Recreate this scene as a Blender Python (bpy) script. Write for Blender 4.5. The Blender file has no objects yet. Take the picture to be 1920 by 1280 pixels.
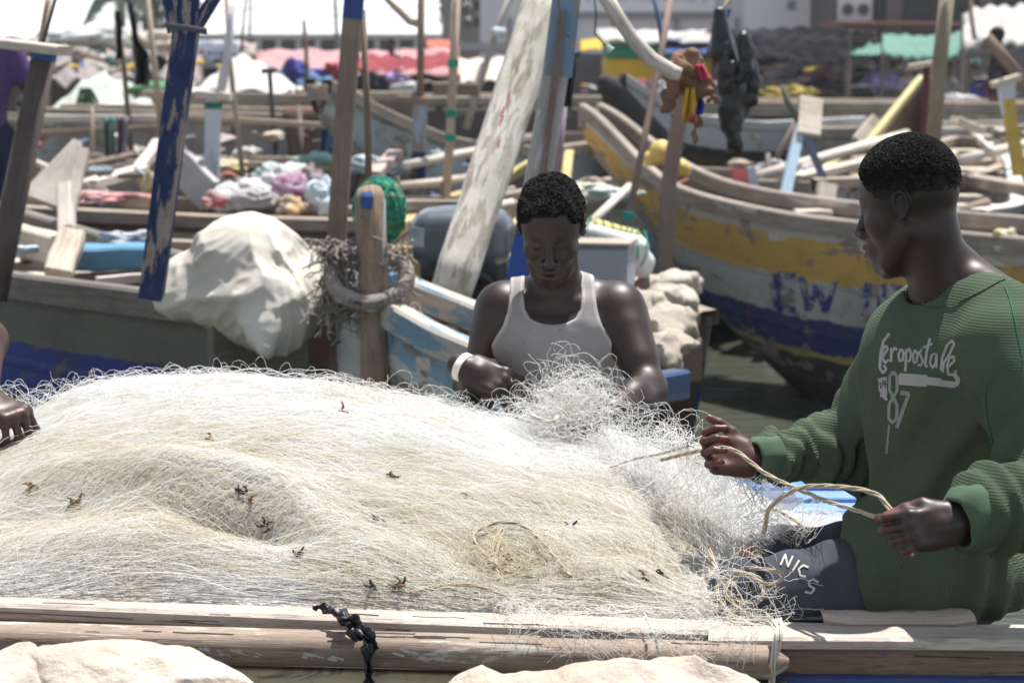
import bpy, math, random
import numpy as np
from mathutils import Vector, Matrix, Euler
from mathutils.bvhtree import BVHTree

# ------------------------------------------------------------------ camera, sky, sun, exposure
SC = bpy.context.scene
COL = SC.collection
H = 1.9                                   # camera height above the water
PITCH = math.atan(530 / 4000)             # horizon at row 110 of 1280
F = 4000.0                                # focal length in photo pixels
cd = bpy.data.cameras.new('camera')
cam = bpy.data.objects.new('camera', cd); COL.objects.link(cam)
cam.location = (0, 0, H)
cam.rotation_euler = (math.pi/2 - PITCH, 0, 0)
cd.sensor_width = 23.5; cd.lens = 23.5 * F / 1920
cd.clip_start = 0.1; cd.clip_end = 2000
cd.dof.use_dof = True; cd.dof.focus_distance = 3.95; cd.dof.aperture_fstop = 4.2
SC.camera = cam
SUN_EL, SUN_AZ = math.radians(72), math.radians(35)      # azimuth from +Y (away from camera) towards +X
sdir = Vector((math.sin(SUN_AZ)*math.cos(SUN_EL), math.cos(SUN_AZ)*math.cos(SUN_EL), math.sin(SUN_EL)))
w = bpy.data.worlds.new('World'); SC.world = w; w.use_nodes = True
nt = w.node_tree
sky = nt.nodes.new('ShaderNodeTexSky'); sky.sky_type = 'NISHITA'; sky.sun_disc = False
sky.sun_elevation = SUN_EL; sky.sun_rotation = SUN_AZ
sky.dust_density = 0.3; sky.air_density = 1.0; sky.ozone_density = 2.5
# thin high haze: the sky's own brightness, most of its colour washed out
bwn = nt.nodes.new('ShaderNodeRGBToBW'); nt.links.new(sky.outputs[0], bwn.inputs[0])
tn = nt.nodes.new('ShaderNodeMix'); tn.data_type='RGBA'; tn.blend_type='MULTIPLY'; tn.inputs[0].default_value=1; tn.inputs[7].default_value=(.93,.98,1.06,1)
nt.links.new(bwn.outputs[0], tn.inputs[6])
tm = nt.nodes.new('ShaderNodeMix'); tm.data_type='RGBA'; tm.inputs[0].default_value=.75
nt.links.new(sky.outputs[0], tm.inputs[6]); nt.links.new(tn.outputs[2], tm.inputs[7]); nt.links.new(tm.outputs[2], nt.nodes['Background'].inputs[0])
nt.nodes['Background'].inputs[1].default_value = 0.125
sl = bpy.data.lights.new('sun', 'SUN'); sl.energy = 4.4; sl.angle = math.radians(0.5); sl.color = (1, .97, .93)
so = bpy.data.objects.new('sun', sl); COL.objects.link(so)
so.rotation_euler = sdir.to_track_quat('Z', 'Y').to_euler(); so.location = (3, 6, 12)
SC.view_settings.view_transform = 'Standard'; SC.view_settings.look = 'None'
SC.view_settings.exposure = 0.98; SC.view_settings.gamma = 1
SC.render.engine = 'CYCLES'
SC.cycles.max_bounces = 6; SC.cycles.diffuse_bounces = 4; SC.cycles.glossy_bounces = 3
SC.cycles.transparent_max_bounces = 8; SC.cycles.caustics_reflective = False; SC.cycles.caustics_refractive = False
random.seed(7); RNG = np.random.default_rng(7)

# ------------------------------------------------------------------ placing helpers
CP, SP = math.cos(PITCH), math.sin(PITCH)
def ray(px, py):
    a, b = (px - 960) / F, (640 - py) / F
    return Vector((a, CP + b*SP, -SP + b*CP))
def W(px, py, Y):                         # the point at distance Y from the camera plane
    d = ray(px, py); return Vector((d.x*Y/d.y, Y, H + d.z*Y/d.y))
def Wz(px, py, z):
    d = ray(px, py); t = (z - H)/d.z; return Vector((d.x*t, d.y*t, z))
def PX(p):
    x, y, z = p[0], p[1], p[2]-H
    dep = y*CP - z*SP; up = y*SP + z*CP
    return 960 + F*x/dep, 640 - F*up/dep

# ------------------------------------------------------------------ mesh helpers
class G:
    """collects primitives into one mesh"""
    def __init__(s): s.v=[]; s.f=[]; s.mi=[]; s.uv=[]; s.m=0
    def add(s, vs, fs, uvs=None, m=None):
        o = len(s.v); s.v += [tuple(v) for v in vs]
        for i, f in enumerate(fs):
            s.f.append([o+k for k in f]); s.mi.append(s.m if m is None else m)
            s.uv.append(uvs[i] if uvs else [(0,0)]*len(f))
        return s
    def tube(s, pts, r, n=8, flat=1.0, up=None, cap=True, m=None, squarish=False):
        pts = [Vector(p) for p in pts]; N = len(pts)
        rr = r if hasattr(r, '__len__') else [r]*N
        t0 = (pts[1]-pts[0]).normalized()
        u = Vector(up) if up is not None else (Vector((0,0,1)) if abs(t0.z) < .9 else Vector((0,1,0)))
        vs=[]; L=0; Ls=[]
        for i,p in enumerate(pts):
            t = (pts[min(i+1,N-1)]-pts[max(i-1,0)]).normalized()
            a = t.cross(u)
            if a.length < 1e-5: a = t.orthogonal()
            a.normalize(); b = a.cross(t).normalized(); u = b
            if i: L += (p-pts[i-1]).length
            Ls.append(L)
            for k in range(n):
                th = 2*math.pi*(k+(.5 if squarish else 0))/n
                vs.append(p + a*math.cos(th)*rr[i] + b*math.sin(th)*rr[i]*flat)
        fs=[]; uvs=[]
        c = 2*math.pi*max(rr)
        for i in range(N-1):
            for k in range(n):
                k2=(k+1)%n
                fs.append((i*n+k, i*n+k2, (i+1)*n+k2, (i+1)*n+k))
                uvs.append([(Ls[i],c*k/n),(Ls[i],c*(k+1)/n),(Ls[i+1],c*(k+1)/n),(Ls[i+1],c*k/n)])
        if cap:
            fs.append(tuple(range(n))[::-1]); uvs.append([(.01*k, 0) for k in range(n)])
            fs.append(tuple((N-1)*n+k for k in range(n))); uvs.append([(.01*k, 0) for k in range(n)])
        return s.add(vs, fs, uvs, m)
    def plank(s, a, b, wd, th, up=(0,0,1), m=None, seg=1, jit=0.0, wd2=None):
        """board from a to b; wd across, th along up"""
        a=Vector(a); b=Vector(b); t=(b-a); L=t.length; t.normalize()
        u=Vector(up); sx=t.cross(u)
        if sx.length<1e-5: sx=t.orthogonal()
        sx.normalize(); u=sx.cross(t).normalized()
        wd2 = wd if wd2 is None else wd2
        vs=[]; e=min(wd,th)*.12
        prof=[(-1,-1,1,0),(-1,-1,0,1),(-1,1,0,-1),(-1,1,1,0),(1,1,-1,0),(1,1,0,-1),(1,-1,0,1),(1,-1,-1,0)]
        for i in range(seg+1):
            q=i/seg; p=a.lerp(b,q); ww=(wd+(wd2-wd)*q)/2; o=Vector((random.uniform(-jit,jit) for _ in range(3)))
            for (x,y,dx,dy) in prof:
                vs.append(p+o+sx*(x*ww+dx*e)+u*(y*th/2+dy*e))
        n=8; fs=[]; uvs=[]
        pv=[0,e,e+th,2*e+th,2*e+th+wd,3*e+th+wd,3*e+2*th+wd,4*e+2*th+wd,4*e+2*th+2*wd]
        ou=random.random()*5
        for i in range(seg):
            u0,u1=ou+L*i/seg,ou+L*(i+1)/seg
            for k in range(n):
                k2=(k+1)%n
                fs.append((i*n+k,(i+1)*n+k,(i+1)*n+k2,i*n+k2)); uvs.append([(u0,pv[k]),(u1,pv[k]),(u1,pv[k+1]),(u0,pv[k+1])])
        fs.append(tuple(range(n))); uvs.append([(0,.02*k) for k in range(n)])
        fs.append(tuple(seg*n+k for k in range(n))[::-1]); uvs.append([(0,.02*k) for k in range(n)])
        return s.add(vs,fs,uvs,m)
    def box(s, c, sz, m=None, rz=0, e=None):
        x,y,z=sz; c=Vector(c); d=Vector((math.cos(rz),math.sin(rz),0))*(x/2)
        return s.plank(c-d, c+d, y, z, m=m)
    def grid(s, rows, m=None, closed=False, uvw=None):
        R=len(rows); n=len(rows[0]); vs=[p for r in rows for p in r]; fs=[]; uvs=[]
        for i in range(R-1):
            for k in range(n-1 + (1 if closed else 0)):
                k2=(k+1)%n
                fs.append((i*n+k, i*n+k2, (i+1)*n+k2, (i+1)*n+k))
                if uvw: uvs.append([uvw(i,k),uvw(i,k+1),uvw(i+1,k+1),uvw(i+1,k)])
                else: uvs.append([(i/(R-1),k/n),(i/(R-1),(k+1)/n),((i+1)/(R-1),(k+1)/n),((i+1)/(R-1),k/n)])
        return s.add(vs,fs,uvs,m)

def root_of(o):
    while o.parent: o = o.parent
    return o
def mesh_obj(name, v, f, mats, parent=None, mi=None, uv=None, smooth=False, cols=None):
    v = np.asarray(v, dtype=np.float32).reshape(-1,3)
    if parent is not None: v = v - np.array(root_of(parent).location, dtype=np.float32)
    me = bpy.data.meshes.new(name)
    if isinstance(f, np.ndarray):
        nf, k = f.shape
        me.vertices.add(len(v)); me.vertices.foreach_set('co', v.ravel())
        me.loops.add(nf*k); me.loops.foreach_set('vertex_index', f.ravel().astype(np.int32))
        me.polygons.add(nf); me.polygons.foreach_set('loop_start', np.arange(0,nf*k,k,dtype=np.int32))
        me.polygons.foreach_set('loop_total', np.full(nf,k,dtype=np.int32))
        me.update(calc_edges=True)
    else:
        me.from_pydata(v.tolist(), [], f)
    if not isinstance(mats,(list,tuple)): mats=[mats]
    for m in mats: me.materials.append(m)
    if mi is not None and len(mats)>1: me.polygons.foreach_set('material_index', np.asarray(mi,dtype=np.int32))
    if uv is not None:
        l = me.uv_layers.new(name='UVMap'); l.data.foreach_set('uv', np.asarray(uv,dtype=np.float32).ravel())
    if smooth: me.polygons.foreach_set('use_smooth', np.ones(len(me.polygons),dtype=bool))
    if cols is not None:
        a = me.color_attributes.new('tint','FLOAT_COLOR','POINT')
        a.data.foreach_set('color', np.asarray(cols,dtype=np.float32).ravel())
    o = bpy.data.objects.new(name, me); COL.objects.link(o)
    if parent is not None: o.parent = parent
    return o
def build(g, name, mats, parent=None, smooth=False, loc=None, solid=0, **tg):
    v = g.v
    if parent is None and loc is not None: v = [tuple(Vector(p)-Vector(loc)) for p in v]
    uv = [c for f in g.uv for c in f]
    o = mesh_obj(name, v, g.f, mats, parent, g.mi, uv, smooth)
    if parent is None and loc is not None: o.location = loc
    if solid:
        md=o.modifiers.new('thickness','SOLIDIFY'); md.thickness=solid; md.offset=0
    if tg: tag(o, **tg)
    return o
def tag(o, label=None, cat=None, group=None, kind=None):
    if label: o['label']=label
    if cat: o['category']=cat
    if group: o['group']=group
    if kind: o['kind']=kind
    return o
def thing(name, loc, label, cat, group=None):
    o = bpy.data.objects.new(name, None); COL.objects.link(o); o.location = Vector(loc); o.empty_display_size=.1
    return tag(o, label, cat, group)

def smoothstep(a,b,x): 
    t=np.clip((x-a)/(b-a),0,1); return t*t*(3-2*t)
def make_noise(seed, n=3):
    rg=np.random.default_rng(seed); ks=rg.normal(size=(n*6,3)); ph=rg.uniform(0,6.28,n*6)
    ks/=np.linalg.norm(ks,axis=1)[:,None]; sc=np.repeat(1.9**np.arange(n),6); am=np.repeat(.55**np.arange(n),6)
    def f(p, freq=1.0):
        p=np.asarray(p)
        r=np.zeros(p.shape[:-1])
        for k,h,s,a in zip(ks,ph,sc,am): r+=a*np.sin((p@k)*freq*s*6.28+h)
        return r/ (am.sum()*.45)
    return f
def catmull(pts, m=8):
    P=[Vector(p) for p in pts]; P=[P[0]*2-P[1]]+P+[P[-1]*2-P[-2]]; out=[]
    for i in range(1,len(P)-2):
        for k in range(m):
            t=k/m; a,b,c,d=P[i-1:i+3]
            out.append(.5*((2*b)+(c-a)*t+(2*a-5*b+4*c-d)*t*t+(3*b-a-3*c+d)*t**3))
    out.append(P[-2]); return out

# ------------------------------------------------------------------ materials
def new_mat(name):
    m=bpy.data.materials.new(name); m.use_nodes=True; t=m.node_tree; b=t.nodes['Principled BSDF']; return m,t,b
def N(t,ty,**k):
    n=t.nodes.new(ty)
    for a,v in k.items():
        if a.startswith('_'): n.inputs[int(a[1:])].default_value=v
        else: setattr(n,a,v)
    return n
def ramp(t, src, stops, interp='LINEAR'):
    r=t.nodes.new('ShaderNodeValToRGB'); r.color_ramp.interpolation=interp; e=r.color_ramp.elements
    while len(e)<len(stops): e.new(.5)
    for i,(p,c) in enumerate(stops):
        e[i].position=p; c = (c,c,c) if isinstance(c,(int,float)) else c; e[i].color=(c[0],c[1],c[2],1)
    t.links.new(src, r.inputs[0]); return r.outputs[0]
def mix(t, fac, a, b, mode='MIX'):
    n=t.nodes.new('ShaderNodeMix'); n.data_type='RGBA'; n.blend_type=mode
    for i,x in ((0,fac),(6,a),(7,b)):
        if hasattr(x,'links'): t.links.new(x,n.inputs[i])
        else: n.inputs[i].default_value = x if i==0 else (x[0],x[1],x[2],1)
    return n.outputs[2]
def coords(t, kind='UV', scale=(1,1,1), loc=(0,0,0)):
    tc=t.nodes.new('ShaderNodeTexCoord'); mp=t.nodes.new('ShaderNodeMapping')
    mp.inputs[3].default_value=scale; mp.inputs[1].default_value=loc
    t.links.new(tc.outputs[kind], mp.inputs[0]); return mp.outputs[0]
def noise(t, vec, scale, detail=4, rough=.6, dist=0):
    n=N(t,'ShaderNodeTexNoise'); n.inputs['Scale'].default_value=scale; n.inputs['Detail'].default_value=detail
    n.inputs['Roughness'].default_value=rough; n.inputs['Distortion'].default_value=dist
    t.links.new(vec,n.inputs['Vector']); return n.outputs[0]
def bump(t,b,h,strength=.3,dist=.01):
    n=t.nodes.new('ShaderNodeBump'); n.inputs['Strength'].default_value=strength; n.inputs['Distance'].default_value=dist
    t.links.new(h,n.inputs['Height']); t.links.new(n.outputs[0],b.inputs['Normal']); return n
MC={}
def wood(base=(.3,.24,.19), dark=(.1,.075,.06), paint=None, amt=.5, paint2=None, rough=.8, sc=1.0, streak=22):
    key=('w',base,dark,paint,amt,paint2,rough,sc,streak)
    if key in MC: return MC[key]
    m,t,b=new_mat('wood'); uv=coords(t,'UV',(3*sc,streak*3*sc,1)); ob=coords(t,'Object')
    gr=noise(t,uv,1.5,6,.65,.3); st=noise(t,ob,2.3*sc,5,.6)
    c=mix(t,ramp(t,gr,[(.3,0),(.7,1)]),dark,base)
    c=mix(t,ramp(t,st,[(.35,0),(.75,.55)]),c,tuple(min(1,x*1.35+.04) for x in base))
    fg=noise(t,coords(t,'UV',(9*sc,streak*16*sc,1),(5,2,0)),1.7,4,.7,.2); c=mix(t,ramp(t,fg,[(.36,.75),(.46,0)]),c,tuple(x*.45 for x in dark))
    sp=noise(t,ob,34,4,.7); c=mix(t,ramp(t,sp,[(.62,0),(.72,.5)]),c,tuple(x*.7 for x in dark))
    if paint:
        uvp=coords(t,'UV',(2.2*sc,11*sc,1),(3.7,1.1,0)); p=noise(t,uvp,1.4,7,.68,.4)
        lo=.72-amt*.5
        if paint2:
            q=noise(t,ob,5,4); pc=mix(t,ramp(t,q,[(.45,0),(.55,1)]),paint,paint2)
        else: pc=mix(t,ramp(t,noise(t,ob,9,4),[(.3,0),(.8,.35)]),paint,tuple(x*.55+.05 for x in paint))
        c=mix(t,ramp(t,p,[(lo-.015,0),(lo+.015,1)]),c,pc)
    t.links.new(c,b.inputs['Base Color']); b.inputs['Roughness'].default_value=rough
    b.inputs['Specular IOR Level'].default_value=.25
    bump(t,b,mix(t,.5,gr,fg),.6,.006); MC[key]=m; return m
def hull_mat(bands, base=(.33,.28,.23), wear=.35, dirt=(.09,.07,.05), seed=0, streak=True):
    """bands: [(v0,colour)...] from keel (0) to gunwale (1); painted planks worn to the wood"""
    m,t,b=new_mat('hull_paint'); uv=coords(t,'UV',(1,1,1),(seed*1.7,0,0))
    sep=t.nodes.new('ShaderNodeSeparateXYZ'); t.links.new(uv,sep.inputs[0])
    nz=noise(t,coords(t,'UV',(3,9,1),(seed,0,0)),2.0,6,.6)
    ma=N(t,'ShaderNodeMath',operation='MULTIPLY_ADD'); t.links.new(nz,ma.inputs[0]); ma.inputs[1].default_value=.07
    sub=N(t,'ShaderNodeMath',operation='SUBTRACT'); t.links.new(sep.outputs[1],sub.inputs[0]); sub.inputs[1].default_value=.035
    t.links.new(sub.outputs[0],ma.inputs[2])
    c=ramp(t,ma.outputs[0],[(v,k) for v,k in bands],'CONSTANT')
    gr=noise(t,coords(t,'UV',(2.5,45,1),(seed,0,0)),1.6,6,.65,.3)
    wd=mix(t,ramp(t,gr,[(.3,0),(.7,1)]),tuple(x*.45 for x in base),base)
    we=noise(t,coords(t,'UV',(1.6,4.0,1),(seed*3.1,0,0)),1.8,9,.72,.5)
    lo=.34+wear*.28
    c=mix(t,ramp(t,noise(t,coords(t,'UV',(4,14,1)),3,5,.7),[(.45,0),(.8,.30)]),c,tuple(x*.7 for x in base))
    c=mix(t,ramp(t,we,[(lo-.012,1),(lo+.012,0)]),c,wd)
    ru=noise(t,coords(t,'UV',(7,1.5,1),(seed*2.3,0,0)),1.9,6,.7,.2)
    c=mix(t,ramp(t,ru,[(.60,0),(.70,.75)]),c,(.2,.085,.035))
    dz=noise(t,coords(t,'Object'),2.2,7,.7)
    c=mix(t,ramp(t,dz,[(.5,0),(.8,.7)]),c,dirt)
    t.links.new(c,b.inputs['Base Color']); b.inputs['Roughness'].default_value=.62; b.inputs['Specular IOR Level'].default_value=.35
    w1=N(t,'ShaderNodeTexWave',wave_type='BANDS',bands_direction='Y'); w1.inputs['Scale'].default_value=1.3; w1.inputs['Distortion'].default_value=.6
    t.links.new(coords(t,'UV',(.3,1,1)),w1.inputs[0])
    hh=mix(t,.75,gr,ramp(t,w1.outputs[1],[(.0,0),(.06,1)])); bump(t,b,hh,.5,.012)
    return m
def cloth(col, col2=None, rough=.9, bs=.3, sc=12, spots=.5, sheen=0, trans=0):
    key=('c',col,col2,rough,bs,sc,spots,trans)
    if key in MC: return MC[key]
    m,t,b=new_mat('cloth'); ob=coords(t,'Object'); n=noise(t,ob,sc*.35,5,.6); n2=noise(t,ob,sc*3,5,.6)
    c2=col2 or tuple(x*.6 for x in col)
    c=mix(t,ramp(t,n,[(.45-spots*.25,1),(.62,0)]),col,c2)
    t.links.new(c,b.inputs['Base Color']); b.inputs['Roughness'].default_value=rough; b.inputs['Specular IOR Level'].default_value=.2
    if trans: b.inputs['Transmission Weight'].default_value=0; b.inputs['Subsurface Weight'].default_value=trans; b.inputs['Subsurface Radius'].default_value=(.02,.02,.015)
    bump(t,b,n2,bs,.01); MC[key]=m; return m
def plain(name,col,rough=.6,metal=0,spec=.4,var=.25,sc=6,bs=.15,alpha=None):
    key=('p',name,col,rough,metal,spec,var,sc)
    if key in MC: return MC[key]
    m,t,b=new_mat(name); n=noise(t,coords(t,'Object'),sc,6,.65)
    c=mix(t,ramp(t,n,[(.3,0),(.75,var*2)]),col,tuple(x*.5 for x in col))
    t.links.new(c,b.inputs['Base Color']); b.inputs['Roughness'].default_value=rough; b.inputs['Metallic'].default_value=metal
    b.inputs['Specular IOR Level'].default_value=spec; bump(t,b,n,bs,.006); MC[key]=m; return m

# ------------------------------------------------------------------ smooth bodies from distance fields
A3=lambda p: np.asarray(p,dtype=float)
def cap(a,b,ra,rb=None): return ('c',A3(a),A3(b),ra,ra if rb is None else rb)
def ell(c,r,R=None): return ('e',A3(c),A3(r),None if R is None else np.asarray(R))
def sph(c,r): return ('s',A3(c),r)
def half(p,n): n=A3(n); return ('h',A3(p),n/np.linalg.norm(n))
def xf(Rm,t,items): return ('x',np.asarray(Rm,dtype=float),A3(t),items)
def grp(items): return ('g',items)
def inter(a,b): return ('i',a,b)
def rbox(c,hs,r,R=None): return ('b',A3(c),A3(hs),r,None if R is None else np.asarray(R))
def sdi(it,p,R=0,c=None):
    k=it[0]
    if k=='s': return np.linalg.norm(p-it[1],axis=1)-it[2]
    if k=='c':
        a,b,ra,rb=it[1:]; ab=b-a; L=max(ab@ab,1e-12); h=np.clip(((p-a)@ab)/L,0,1)
        return np.linalg.norm(p-a-h[:,None]*ab,axis=1)-(ra+(rb-ra)*h)
    if k=='e':
        q=p-it[1]
        if it[3] is not None: q=q@it[3]
        r=it[2]; k0=np.linalg.norm(q/r,axis=1); k1=np.linalg.norm(q/(r*r),axis=1)
        return np.where(k1>1e-9,k0*(k0-1)/np.maximum(k1,1e-9),-r.min())
    if k=='h': return (p-it[1])@it[2]
    if k=='b':
        q=p-it[1]
        if it[4] is not None: q=q@it[4]
        q=np.abs(q)-it[2]; return np.linalg.norm(np.maximum(q,0),axis=1)+np.minimum(q.max(axis=1),0)-it[3]
    if k=='x': return sde(it[3],(p-it[2])@it[1],R,None if c is None else (c-it[2])@it[1])
    if k=='g': return sde(it[1],p,R,c)
    if k=='i': return np.maximum(sdi(it[1],p,R,c),sdi(it[2],p,R,c))
    if k=='f': return it[1](p)
def sde(shape,p,R=0,c=None):
    d=np.full(len(p),9.0)
    for op,kk,it in shape:
        if c is not None and op!='d' and it[0] not in 'xgif':
            if it[0]!='h' and sdi(it,c[None])[0] > R*(2.2 if it[0]=='e' else 1.15)+kk+.02: continue
        if op=='d': d=d+it(p); continue
        q=sdi(it,p,R,c)
        if op=='u':
            if kk>0: h=np.maximum(kk-np.abs(d-q),0)/kk; d=np.minimum(d,q)-h*h*kk*.25
            else: d=np.minimum(d,q)
        elif op=='s':
            q=-q
            if kk>0: h=np.maximum(kk-np.abs(d-q),0)/kk; d=np.maximum(d,q)+h*h*kk*.25
            else: d=np.maximum(d,q)
        elif op=='i':
            if kk>0: h=np.maximum(kk-np.abs(d-q),0)/kk; d=np.maximum(d,q)+h*h*kk*.25
            else: d=np.maximum(d,q)
    return d
def surf(shape, lo, hi, h, B=20, relax=1):
    """surface net of a distance field, worked block by block"""
    lo=A3(lo); hi=A3(hi); sw=lo>hi; lo,hi=np.where(sw,hi-.25,lo),np.where(sw,lo+.25,hi); nb=np.ceil((hi-lo)/(h*B)).astype(int); keys=[]; pos=[]; fk=[]
    r=np.arange(B+1); gx,gy,gz=np.meshgrid(r,r,r,indexing='ij'); base=np.stack([gx,gy,gz],-1).reshape(-1,3)
    Rb=h*B*.5*1.7321
    M=1<<12
    for bi in range(nb[0]):
        for bj in range(nb[1]):
            for bk in range(nb[2]):
                o=np.array([bi,bj,bk])*B; c=lo+(o+B/2)*h
                dc=sde(shape,c[None])[0]
                if abs(dc)>Rb*1.8+.035: continue
                d=sde(shape,lo+(base+o)*h,Rb,c).reshape(B+1,B+1,B+1)
                s=d<0
                if s.all() or not s.any(): continue
                cs=[(i,j,k) for i in (0,1) for j in (0,1) for k in (0,1)]
                cnt=sum(s[i:B+i,j:B+j,k:B+k].astype(int) for i,j,k in cs)
                act=np.argwhere((cnt>0)&(cnt<8)); 
                if not len(act): continue
                acc=np.zeros((len(act),3)); n=np.zeros(len(act))
                for ia in range(8):
                    for ib in range(ia+1,8):
                        ca,cb=np.array(cs[ia]),np.array(cs[ib])
                        if np.abs(ca-cb).sum()!=1: continue
                        a=act+ca; b2=act+cb
                        da=d[a[:,0],a[:,1],a[:,2]]; db=d[b2[:,0],b2[:,1],b2[:,2]]
                        x=(da<0)!=(db<0); tt=np.where(x,da/np.where(x,da-db,1),0)
                        acc+=np.where(x[:,None],a+(cb-ca)*tt[:,None],0); n+=x
                pos.append(lo+(acc/n[:,None]+o)*h)
                g=act+o+1; keys.append((g[:,0]*M+g[:,1])*M+g[:,2])
                for ax in range(3):
                    e=[0,0,0]; e[ax]=1
                    s0=s[:B,:B,:B]; s1=s[e[0]:B+e[0],e[1]:B+e[1],e[2]:B+e[2]]
                    q=np.argwhere(s0!=s1)
                    if not len(q): continue
                    fl=s0[q[:,0],q[:,1],q[:,2]]; q=q+o+1
                    u=np.zeros(3,int); v=np.zeros(3,int); u[(ax+1)%3]=1; v[(ax+2)%3]=1
                    kk=lambda z:(z[:,0]*M+z[:,1])*M+z[:,2]
                    quad=np.stack([kk(q),kk(q-u),kk(q-u-v),kk(q-v)],1)
                    quad[fl]=quad[fl][:,::-1]; fk.append(quad)
    if not fk: return np.zeros((4,3)),np.array([[0,1,2,3]])
    K=np.concatenate(keys); P=np.concatenate(pos); o=np.argsort(K); K=K[o]; P=P[o]
    Q=np.concatenate(fk)[:,::-1]; ix=np.clip(np.searchsorted(K,Q),0,len(K)-1); ok=(K[ix]==Q).all(1); Fc=ix[ok]
    for _ in range(relax):
        S=np.zeros_like(P); C=np.zeros(len(P))
        for a in range(4):
            b=(a+1)%4; np.add.at(S,Fc[:,a],P[Fc[:,b]]); np.add.at(C,Fc[:,a],1); np.add.at(S,Fc[:,b],P[Fc[:,a]]); np.add.at(C,Fc[:,b],1)
        P=P*.5+.5*S/np.maximum(C,1)[:,None]
    return P,Fc
def sdf_obj(name, shape, lo, hi, h, mat, parent=None, cols=None, relax=1, loc=None, **tg):
    P,Fc=surf(shape,lo,hi,h,relax=relax)
    if len(P)<9: print('EMPTY',name,parent,tg)
    if parent is None and loc is not None: P=P-A3(loc)
    o=mesh_obj(name,P,Fc,mat,parent,smooth=True,cols=None if cols is None else cols(P))
    if parent is None and loc is not None: o.location=loc
    if tg: tag(o,**tg)
    return o
def bb(pts,pad): 
    P=np.array([list(p) for p in pts]); return P.min(0)-pad, P.max(0)+pad

# ------------------------------------------------------------------ painted or printed marks laid on a surface
def bvh_of(objs):
    vs=[];fs=[]
    for o in objs:
        off=len(vs); mw=root_of(o).location; me=o.data
        vs+= [v.co+mw for v in me.vertices]; fs+=[[off+i for i in p.vertices] for p in me.polygons]
    return BVHTree.FromPolygons(vs,fs)
def mark(name, strokes, wpx, tree, mat, parent, lift=.0012, closed_polys=(), step=3.0, origin=(0,0,H)):
    """paint strokes (photo pixels, seen from the painter's side) laid on the surface they hit"""
    g=G(); O=Vector(origin)
    def hit(px,py):
        d=ray(px,py).normalized(); r=tree.ray_cast(O,d)
        if r[0] is None: return None
        n=r[1]; 
        if n.dot(d)>0: n=-n
        return r[0]+n*lift
    for st in strokes:
        ww=wpx
        if isinstance(st,tuple): st,ww=st
        P=[Vector((a,b)) for a,b in st]; dense=[]
        for a,b in zip(P,P[1:]):
            k=max(1,int((b-a).length/step)); dense+=[a.lerp(b,i/k) for i in range(k)]
        dense.append(P[-1]); rows=[]
        for i,p in enumerate(dense):
            t=(dense[min(i+1,len(dense)-1)]-dense[max(i-1,0)]); t=t.normalized() if t.length>0 else Vector((1,0)); n=Vector((-t.y,t.x))*ww/2
            h=[hit(*(p+n*q)) for q in (-1,-.33,.33,1)]
            rows.append(h)
        for a,b in zip(rows,rows[1:]):
            for i in range(3):
                q=[a[i],a[i+1],b[i+1],b[i]]
                if all(x is not None for x in q): g.add(q,[(0,1,2,3)])
    if not g.v: return None
    return build(g,name,mat,parent)
# ------------------------------------------------------------------ people
def unit(v): v=A3(v); return v/np.linalg.norm(v)
def frame(fwd, up=(0,0,1)):
    f=unit(fwd); l=unit(np.cross(up,f)); return np.stack([f,l,np.cross(f,l)],1)
def rotm(axis,deg): return np.array(Matrix.Rotation(math.radians(deg),3,Vector(axis)))
def head_items(lips=1.0, jaw=1.0):
    I=[]; u=lambda k,it:I.append(('u',k,it)); s=lambda k,it:I.append(('s',k,it))
    u(0,ell((-.014,0,.036),(.098,.077,.084)))
    u(.03,ell((.030,0,.030),(.062,.066,.066)))
    u(.03,ell((.030,0,-.035),(.058,.060*jaw,.075)))
    for y in (-1,1):
        u(.02,cap((-.008,y*.052,-.040),(.052,y*.034*jaw,-.092),.018,.015))
        u(.012,cap((.072,y*.036,.019),(.084,y*.012,.018),.0115,.0115))
        u(.02,ell((.056,y*.044,-.022),(.026,.022,.024)))
    u(.02,ell((.066,0,-.100),(.022,.024,.018)))
    u(.025,cap((-.03,0,-.06),(.045,0,-.085),.038,.026))
    u(.016,ell((.078,0,-.062),(.022,.034,.030)))
    for y in (-1,1): s(.013,sph((.099,y*.031,.000),.0150))
    for y in (-1,1):
        u(.004,ell((.0755,y*.031,-.001),(.0125,.0155,.012)))
        u(.004,cap((.0845,y*.022,.0035),(.0825,y*.042,.0025),.0035,.003))
    u(.010,cap((.086,0,.010),(.106,0,-.026),.0075,.010))
    u(.007,ell((.109,0,-.034),(.0125,.0125,.0105)))
    for y in (-1,1):
        u(.005,ell((.099,y*.0165,-.038),(.011,.0085,.0085)))
        s(.003,ell((.106,y*.0090,-.0455),(.0055,.0045,.0035)))
    u(.006,ell((.096,0,-.0585),(.0115,.0225*lips,.0065*lips)))
    u(.005,ell((.0945,0,-.0735),(.0125,.0215*lips,.0085*lips)))
    s(.0015,ell((.104,0,-.0655),(.012,.027,.0016)))
    s(.004,ell((.098,0,-.087),(.006,.016,.004)))
    return I
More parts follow.
